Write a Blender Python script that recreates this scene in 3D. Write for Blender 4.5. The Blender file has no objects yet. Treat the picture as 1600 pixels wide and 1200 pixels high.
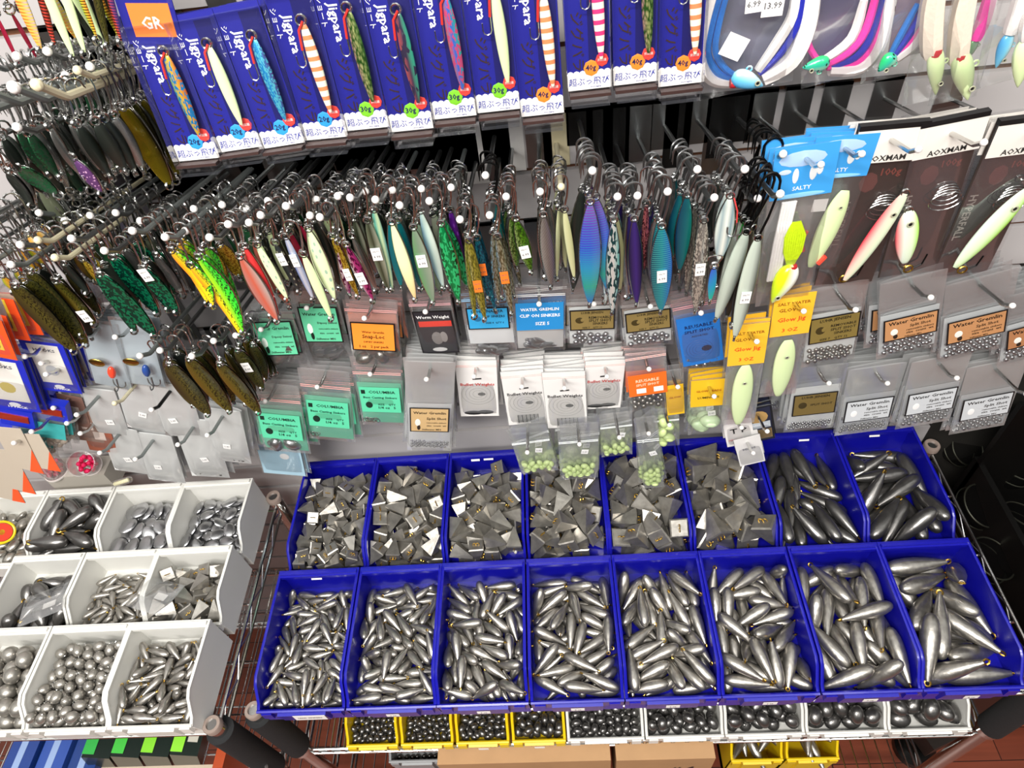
import bpy, bmesh, math, random
from mathutils import Vector, Matrix, Quaternion
PI = math.pi
V = Vector
scene = bpy.context.scene
col = scene.collection
T = 0.85            # height of the rims of the blue bins above the floor

# ---------------------------------------------------------------- camera
CAM = V((-0.0573, -0.5347, 1.0298 + T)); PITCH, YAW, ROLL, F = -0.8398, -0.1143, -0.1538, 1062.319
fw = V((math.sin(YAW)*math.cos(PITCH), math.cos(YAW)*math.cos(PITCH), math.sin(PITCH)))
r0 = V((math.cos(YAW), -math.sin(YAW), 0)); u0 = r0.cross(fw)
RT = math.cos(ROLL)*r0 + math.sin(ROLL)*u0; UP = -math.sin(ROLL)*r0 + math.cos(ROLL)*u0
cd = bpy.data.cameras.new('camera'); cam = bpy.data.objects.new('camera', cd); col.objects.link(cam)
cd.sensor_width = 36; cd.lens = F/1600*36; cd.clip_start = 0.02
cam.matrix_world = Matrix(((RT.x, UP.x, -fw.x, CAM.x), (RT.y, UP.y, -fw.y, CAM.y), (RT.z, UP.z, -fw.z, CAM.z), (0, 0, 0, 1)))
scene.camera = cam
# ---------------------------------------------------------------- light
wd = bpy.data.worlds.new('shop_air'); scene.world = wd; wd.use_nodes = True
nt = wd.node_tree; N = nt.nodes.new; bg = nt.nodes['Background']     # dim shop: pale ceiling with rows of tubes, mid grey shelving, dark floor
tc = N('ShaderNodeTexCoord'); sp = N('ShaderNodeSeparateXYZ'); nt.links.new(tc.outputs['Generated'], sp.inputs[0])
rp = N('ShaderNodeValToRGB'); nt.links.new(sp.outputs['Z'], rp.inputs[0]); e = rp.color_ramp.elements
e[0].position = 0.0; e[0].color = (.10, .07, .055, 1); e[1].position = .75; e[1].color = (.62, .62, .60, 1); q = e.new(.12); q.color = (.16, .14, .13, 1); q = e.new(.42); q.color = (.30, .29, .28, 1)
wv = N('ShaderNodeTexWave'); wv.inputs['Scale'].default_value = 1.1; wv.inputs['Distortion'].default_value = .4; wv.bands_direction = 'Y'; nt.links.new(tc.outputs['Generated'], wv.inputs['Vector'])
g1 = N('ShaderNodeMath'); g1.operation = 'GREATER_THAN'; g1.inputs[1].default_value = .90; nt.links.new(wv.outputs['Fac'], g1.inputs[0])
g2 = N('ShaderNodeMath'); g2.operation = 'GREATER_THAN'; g2.inputs[1].default_value = .45; nt.links.new(sp.outputs['Z'], g2.inputs[0])
g3 = N('ShaderNodeMath'); g3.operation = 'MULTIPLY'; nt.links.new(g1.outputs[0], g3.inputs[0]); nt.links.new(g2.outputs[0], g3.inputs[1])
g4 = N('ShaderNodeMath'); g4.operation = 'MULTIPLY_ADD'; g4.inputs[1].default_value = 5; g4.inputs[2].default_value = 1; nt.links.new(g3.outputs[0], g4.inputs[0])
nt.links.new(rp.outputs[0], bg.inputs[0]); g5 = N('ShaderNodeMath'); g5.operation = 'MULTIPLY'; g5.inputs[1].default_value = .62; nt.links.new(g4.outputs[0], g5.inputs[0]); nt.links.new(g5.outputs[0], bg.inputs[1])
def area(name, loc, sx, sy, power, target, color=(1, 0.97, 0.92)):
    l = bpy.data.lights.new(name, 'AREA'); l.shape = 'RECTANGLE'; l.size = sx; l.size_y = sy; l.energy = power; l.color = color
    o = bpy.data.objects.new(name, l); col.objects.link(o); o.location = loc
    o.rotation_euler = (V(target)-V(loc)).to_track_quat('-Z', 'Y').to_euler(); return o
area('ceiling_tube_light', (-0.35, -1.15, 2.85), 1.2, 0.16, 36, (-0.15, 0.1, 1))
area('ceiling_tube_light', (-0.9, -1.9, 2.85), 1.2, 0.3, 30, (-0.1, 0.1, 1))
area('ceiling_tube_light', (0.9, -1.4, 2.85), 0.3, 1.2, 8, (0.1, 0.1, 1))
scene.view_settings.view_transform = 'Standard'; scene.view_settings.look = 'None'
scene.view_settings.gamma = 1; scene.view_settings.use_curve_mapping = False; scene.view_settings.exposure = 0.4
scene.cycles.transparent_max_bounces = 32; scene.cycles.max_bounces = 6

# ---------------------------------------------------------------- helpers
def ray(u, v): return fw + RT*((u-800)/F) - UP*((v-600)/F)
def at(u, v, Y): d = ray(u, v); return CAM + d*((Y-CAM.y)/d.y)
def atz(u, v, z): d = ray(u, v); return CAM + d*((z+T-CAM.z)/d.z)
def depth(p): return (p-CAM).dot(fw)
def m_of(wpx, p): return wpx*depth(p)/F
def lin(h):
    h = h.lstrip('#'); c = [int(h[i:i+2], 16)/255 for i in (0, 2, 4)]
    return tuple(x/12.92 if x <= .04045 else ((x+.055)/1.055)**2.4 for x in c)+(1,)
MATS = {}
def mat(name, hexc, rough=.5, metal=0, noise=0, nscale=40, bump=0, spec=.5, coat=0):
    if name in MATS: return MATS[name]
    m = bpy.data.materials.new(name); m.use_nodes = True; nt = m.node_tree; b = nt.nodes['Principled BSDF']
    c = lin(hexc); b.inputs['Base Color'].default_value = c; b.inputs['Roughness'].default_value = rough
    b.inputs['Metallic'].default_value = metal; b.inputs['Specular IOR Level'].default_value = spec; b.inputs['Coat Weight'].default_value = coat
    if noise or bump:
        tc = nt.nodes.new('ShaderNodeTexCoord'); n = nt.nodes.new('ShaderNodeTexNoise'); n.inputs['Scale'].default_value = nscale; n.inputs['Detail'].default_value = 3
        nt.links.new(tc.outputs['Object'], n.inputs['Vector'])
        if noise:
            mx = nt.nodes.new('ShaderNodeMix'); mx.data_type = 'RGBA'
            mx.inputs[6].default_value = tuple(x*(1-noise) for x in c[:3])+(1,); mx.inputs[7].default_value = tuple(min(1, x*(1+noise)) for x in c[:3])+(1,)
            nt.links.new(n.outputs['Fac'], mx.inputs[0]); nt.links.new(mx.outputs[2], b.inputs['Base Color'])
        if bump:
            bp = nt.nodes.new('ShaderNodeBump'); bp.inputs['Strength'].default_value = bump; bp.inputs['Distance'].default_value = .001
            nt.links.new(n.outputs['Fac'], bp.inputs['Height']); nt.links.new(bp.outputs[0], b.inputs['Normal'])
    MATS[name] = m; return m
def C(h, rough=.45, metal=0): return mat('paint_'+h+('_m' if metal else ''), h, rough, metal)
def film(name, clear=.8, tint='ffffff', milk='e8ecee', gl=.5, rough=.12):
    """thin clear plastic: light goes straight through, with a share of sheen and milkiness"""
    if name in MATS: return MATS[name]
    m = bpy.data.materials.new(name); m.use_nodes = True; nt = m.node_tree; nt.nodes.clear()
    out = nt.nodes.new('ShaderNodeOutputMaterial'); tr = nt.nodes.new('ShaderNodeBsdfTransparent'); tr.inputs[0].default_value = lin(tint)
    g = nt.nodes.new('ShaderNodeBsdfGlossy'); g.inputs['Roughness'].default_value = rough; d = nt.nodes.new('ShaderNodeBsdfDiffuse'); d.inputs[0].default_value = lin(milk)
    m1 = nt.nodes.new('ShaderNodeMixShader'); m1.inputs[0].default_value = gl; nt.links.new(d.outputs[0], m1.inputs[1]); nt.links.new(g.outputs[0], m1.inputs[2])
    fr = nt.nodes.new('ShaderNodeFresnel'); fr.inputs[0].default_value = 1.45
    mt = nt.nodes.new('ShaderNodeMath'); mt.operation = 'MULTIPLY_ADD'; mt.inputs[1].default_value = .45; mt.inputs[2].default_value = 1-clear; nt.links.new(fr.outputs[0], mt.inputs[0])
    mt.use_clamp = True
    m2 = nt.nodes.new('ShaderNodeMixShader'); nt.links.new(mt.outputs[0], m2.inputs[0]); nt.links.new(tr.outputs[0], m2.inputs[1]); nt.links.new(m1.outputs[0], m2.inputs[2])
    nt.links.new(m2.outputs[0], out.inputs[0]); MATS[name] = m; return m
def lure_mat(name, stops, pat=None, pc='ffffff', metal=.25, rough=.28, scale=14, zst=None):
    """painted lure: stops across the width (belly to back), zst = (colour, colour) top to bottom mixed in, pat = surface print"""
    if name in MATS: return MATS[name]
    m = bpy.data.materials.new(name); m.use_nodes = True; nt = m.node_tree; b = nt.nodes['Principled BSDF']; L = nt.links
    N = nt.nodes.new; tc = N('ShaderNodeTexCoord'); sp = N('ShaderNodeSeparateXYZ'); L.new(tc.outputs['Generated'], sp.inputs[0])
    def ramp(src, cs, interp='LINEAR'):
        r = N('ShaderNodeValToRGB'); e = r.color_ramp.elements; r.color_ramp.interpolation = interp
        for i in range(len(cs)-2): e.new(.5)
        for i, c_ in enumerate(cs): e[i].position = i/(len(cs)-1) if interp == 'LINEAR' else i/len(cs); e[i].color = lin(c_)
        L.new(src, r.inputs[0]); return r.outputs[0]
    def mix(fac, a, c_, v=None):
        x = N('ShaderNodeMix'); x.data_type = 'RGBA'
        if isinstance(fac, float): x.inputs[0].default_value = fac
        else: L.new(fac, x.inputs[0])
        L.new(a, x.inputs[6])
        if isinstance(c_, str): x.inputs[7].default_value = lin(c_)
        else: L.new(c_, x.inputs[7])
        return x.outputs[2]
    def gt(src, th):
        t = N('ShaderNodeMath'); t.operation = 'GREATER_THAN'; L.new(src, t.inputs[0]); t.inputs[1].default_value = th; return t.outputs[0]
    base = ramp(sp.outputs['X'], stops) if len(stops) > 1 else ramp(sp.outputs['X'], stops*2)
    if zst: base = mix(.6, base, ramp(sp.outputs['Z'], zst))
    mp = N('ShaderNodeMapping'); L.new(tc.outputs['Generated'], mp.inputs[0])
    if pat in ('scales', 'glitter', 'spots'):
        mp.inputs['Scale'].default_value = (scale*.35, .01, scale); vo = N('ShaderNodeTexVoronoi'); vo.inputs['Scale'].default_value = 1; L.new(mp.outputs[0], vo.inputs['Vector'])
        if pat == 'spots':
            lt = N('ShaderNodeMath'); lt.operation = 'LESS_THAN'; L.new(vo.outputs['Distance'], lt.inputs[0]); lt.inputs[1].default_value = .28; base = mix(lt.outputs[0], base, pc)
        elif pat == 'scales':
            r = N('ShaderNodeMapRange'); L.new(vo.outputs['Distance'], r.inputs[0]); r.inputs[2].default_value = .75; base = mix(r.outputs[0], base, pc)
        else:
            s2 = N('ShaderNodeSeparateColor'); L.new(vo.outputs['Color'], s2.inputs[0]); base = mix(gt(s2.outputs[0], .55), base, pc)
    elif pat in ('bars', 'tiger', 'diag', 'holo', 'rib'):
        w = N('ShaderNodeTexWave'); w.wave_type = 'BANDS'; w.bands_direction = 'Z'; w.inputs['Scale'].default_value = scale*.31
        if pat in ('bars', 'diag', 'rib', 'holo'): L.new(mp.outputs[0], w.inputs['Vector'])
        if pat == 'diag': mp.inputs['Rotation'].default_value = (0, .9, 0); mp.inputs['Scale'].default_value = (.35, 1, 1)
        if pat == 'tiger': w.inputs['Distortion'].default_value = 9; w.inputs['Detail'].default_value = 2; w.inputs['Detail Scale'].default_value = 3; mp.inputs['Rotation'].default_value = (0, .25, 0); L.new(mp.outputs[0], w.inputs['Vector'])
        if pat == 'holo': base = mix(.75, base, ramp(sp.outputs['Z'], ['3a70d0', '2fd070', '20b8e0', '3858f0', '6a48e0', 'b060c0']))
        f_ = gt(w.outputs['Fac'], .62 if pat != 'tiger' else .72)
        if pat == 'tiger':
            a = N('ShaderNodeMath'); a.operation = 'MULTIPLY'; L.new(f_, a.inputs[0]); L.new(gt(sp.outputs['X'], .33), a.inputs[1]); f_ = a.outputs[0]
        if pat in ('rib', 'holo'):
            a = N('ShaderNodeMath'); a.operation = 'MULTIPLY'; L.new(f_, a.inputs[0]); a.inputs[1].default_value = .4; f_ = a.outputs[0]
        base = mix(f_, base, pc)
    L.new(base, b.inputs['Base Color']); b.inputs['Metallic'].default_value = metal; b.inputs['Roughness'].default_value = rough
    b.inputs['Coat Weight'].default_value = .5; b.inputs['Coat Roughness'].default_value = .08
    MATS[name] = m; return m

TXT = {}
def text_mesh(s):
    if s in TXT: return TXT[s]
    c = bpy.data.curves.new('t', 'FONT'); c.body = s; c.resolution_u = 1; c.offset = .018 if s.isascii() else .003; c.align_x = 'CENTER'; c.align_y = 'CENTER'
    o = bpy.data.objects.new('t', c); col.objects.link(o)
    me = bpy.data.meshes.new_from_object(o.evaluated_get(bpy.context.evaluated_depsgraph_get()))
    vs = [v.co.copy() for v in me.vertices]; fs = [tuple(p.vertices) for p in me.polygons]
    bpy.data.objects.remove(o); bpy.data.curves.remove(c); bpy.data.meshes.remove(me)
    if vs:
        x0 = min(v.x for v in vs); x1 = max(v.x for v in vs); y0 = min(v.y for v in vs); y1 = max(v.y for v in vs)
        vs = [V((v.x-(x0+x1)/2, v.y-(y0+y1)/2, 0)) for v in vs]
    else: x0 = y0 = 0; x1 = y1 = 1
    TXT[s] = (vs, fs, x1-x0, y1-y0); return TXT[s]
FRONT = Matrix(((1, 0, 0, 0), (0, 0, -1, 0), (0, 1, 0, 0), (0, 0, 0, 1)))     # text plane -> facing -Y
class MB:
    def __init__(s): s.v = []; s.f = []; s.m = []; s.mats = []
    def mi(s, m):
        if m not in s.mats: s.mats.append(m)
        return s.mats.index(m)
    def add(s, vs, fs, m, M=None):
        k = len(s.v); s.v += [tuple(M @ V(v)) if M else tuple(v) for v in vs]; s.f += [tuple(i+k for i in f) for f in fs]; s.m += [s.mi(m)]*len(fs); return s
    def box(s, a, b, m, M=None):
        vs = [(x, y, z) for x in (a[0], b[0]) for y in (a[1], b[1]) for z in (a[2], b[2])]
        return s.add(vs, [(0, 1, 3, 2), (4, 6, 7, 5), (0, 4, 5, 1), (2, 3, 7, 6), (0, 2, 6, 4), (1, 5, 7, 3)], m, M)
    def prism(s, poly, x0, x1, m, M=None):       # poly in (y, z), swept along x
        n = len(poly); vs = [(x0, y, z) for y, z in poly]+[(x1, y, z) for y, z in poly]
        return s.add(vs, [tuple(range(n))[::-1], tuple(range(n, 2*n))]+[(i, (i+1) % n, n+(i+1) % n, n+i) for i in range(n)], m, M)
    def slab(s, poly, y0, y1, m, M=None):        # poly in (x, z), thick along y
        n = len(poly); vs = [(x, y0, z) for x, z in poly]+[(x, y1, z) for x, z in poly]
        return s.add(vs, [tuple(range(n)), tuple(range(n, 2*n))[::-1]]+[(i, n+i, n+(i+1) % n, (i+1) % n) for i in range(n)], m, M)
    def tube(s, pts, r, m, n=8, M=None, closed=False):
        pts = [V(p) for p in pts]; k = len(pts); vs = []; fs = []; prev = None
        for i, p in enumerate(pts):
            if closed: t = pts[(i+1) % k]-pts[i-1]
            else: t = pts[min(i+1, k-1)]-pts[max(i-1, 0)]
            t.normalize(); a = prev if prev else (V((0, 0, 1)) if abs(t.z) < .9 else V((1, 0, 0)))
            a = (a-t*a.dot(t)).normalized(); prev = a; b = t.cross(a)
            rr = r[i] if isinstance(r, (list, tuple)) else r
            vs += [p+(a*math.cos(2*PI*j/n)+b*math.sin(2*PI*j/n))*rr for j in range(n)]
        for i in range(k if closed else k-1):
            for j in range(n): q = (i+1) % k; fs.append((i*n+j, i*n+(j+1) % n, q*n+(j+1) % n, q*n+j))
        if not closed: fs += [tuple(range(n))[::-1], tuple(range((k-1)*n, k*n))]
        return s.add(vs, fs, m, M)
    def lathe(s, prof, m, n=12, M=None, sx=1, sy=1):   # prof (r, z), axis z
        k = len(prof); vs = [(r*sx*math.cos(2*PI*j/n), r*sy*math.sin(2*PI*j/n), z) for r, z in prof for j in range(n)]
        fs = [(i*n+j, i*n+(j+1) % n, (i+1)*n+(j+1) % n, (i+1)*n+j) for i in range(k-1) for j in range(n)]
        fs += [tuple(range(n))[::-1], tuple(range((k-1)*n, k*n))]
        return s.add(vs, fs, m, M)
    def ell(s, c, a, b, h, m, n=10, k=7, M=None):
        pr = [(math.sin(PI*i/k), -math.cos(PI*i/k)*h) for i in range(k+1)]; pr[0] = (.02, pr[0][1]); pr[-1] = (.02, pr[-1][1])
        MM = Matrix.Translation(c); return s.lathe(pr, m, n, (M @ MM) if M else MM, a, b)
    def text(s, t, cx, cz, w, m, y=0, hmax=1, rot=0, M=None, shear=0):
        vs, fs, tw, th = text_mesh(t)
        if not vs: return s
        k = min(w/tw, hmax/th)
        A = Matrix.Translation((cx, y, cz)) @ FRONT @ Matrix.Rotation(rot, 4, 'Z') @ Matrix(((k, k*shear, 0, 0), (0, k, 0, 0), (0, 0, k, 0), (0, 0, 0, 1)))
        return s.add(vs, fs, m, (M @ A) if M else A)
    def mesh(s, name, smooth=True, sharp=.6):
        me = bpy.data.meshes.new(name); me.from_pydata(s.v, [], s.f)
        for x in s.mats: me.materials.append(x)
        me.polygons.foreach_set('material_index', s.m)
        if smooth: me.polygons.foreach_set('use_smooth', [True]*len(s.f)); me.set_sharp_from_angle(angle=sharp)
        me.update(); return me
def ob(name, me, parent=None, M=None, label=None, smooth=True):
    if isinstance(me, MB): me = me.mesh(name, smooth)
    o = bpy.data.objects.new(name, me); col.objects.link(o)
    if parent: o.parent = parent
    if M is not None: o.matrix_basis = M
    if label: o['label'] = label
    return o
def thing(name, label, cat, M=None, group=None, me=None):
    if isinstance(me, MB): me = me.mesh(name)
    o = bpy.data.objects.new(name, me); col.objects.link(o); o['label'] = label; o['category'] = cat
    if group: o['group'] = group
    if M is not None: o.matrix_basis = M
    if me is None: o.empty_display_size = .01
    return o
def dup(root, M, label, group=None):
    r = root.copy(); col.objects.link(r); r.matrix_basis = M; r['label'] = label
    if group: r['group'] = group
    for ch in root.children:
        c = ch.copy(); col.objects.link(c); c.parent = r
        for g in ch.children:
            d = g.copy(); col.objects.link(d); d.parent = c
    return r
def tmat(o, m):                      # own colour on a shared mesh
    o.material_slots[0].link = 'OBJECT'; o.material_slots[0].material = m
def frame(P0, P1, yaw=0):
    z = (P0-P1).normalized(); x = V((1, 0, 0)); x = (x-z*x.dot(z)).normalized(); y = z.cross(x)
    M = Matrix(((x.x, y.x, z.x, P0.x), (x.y, y.y, z.y, P0.y), (x.z, y.z, z.z, P0.z), (0, 0, 0, 1)))
    return M @ Matrix.Rotation(yaw, 4, 'Z')
def struct_(name, mb, smooth=False):
    o = ob(name, mb, smooth=smooth); o['kind'] = 'structure'; return o
def hang(D): return D
ORD = ['first', 'second', 'third', 'fourth', 'fifth', 'sixth', 'seventh', 'eighth']
# ---------------------------------------------------------------- materials
CHROME = mat('chrome', 'c8c8c6', .18, 1); STEEL = mat('dull_steel', '9a9c9c', .35, 1); BLACKW = mat('black_wire', '101010', .3, .6)
BRASS = mat('brass', 'c9a24a', .3, 1); GREYW = mat('grey_peg', '8a908e', .35, .5); CREAM = mat('cream_peg', 'd8cfae', .45)
LEAD = mat('lead', 'a29e98', .33, .9, .45, 120, .5); LEADD = mat('dark_lead', '787674', .28, .88, .4, 80, .4); LEADP = mat('flat_lead', 'a6a29b', .33, .78, .45, 90, .5)
SILV = mat('bright_lead', 'b4b4b6', .28, .95, .2, 60, .1)
BLUEP = mat('blue_plastic', '121298', .28, 0, 0, 10, 0, .5, .2); WHITEP = mat('white_plastic', 'dcdbd6', .4); YELP = mat('yellow_plastic', 'e2c010', .35)
PAPER = mat('white_paper', 'ece9e6', .6); BLK = C('0e0e10'); GLOW = 'd3e6b0'
POUCH = film('clear_pouch', .93, gl=.7); POUCH2 = film('milky_pouch', .78, milk='e4e6e6'); POUCH3 = film('white_pouch', .52, milk='f0f2f2', gl=.3); BLIST = film('clear_blister', .985, milk='c8d0e0', gl=.9, rough=.06); HARD = film('clear_tub', .90, milk='e8e0e0', gl=.7)
RED = C('d84a3a'); 
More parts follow.
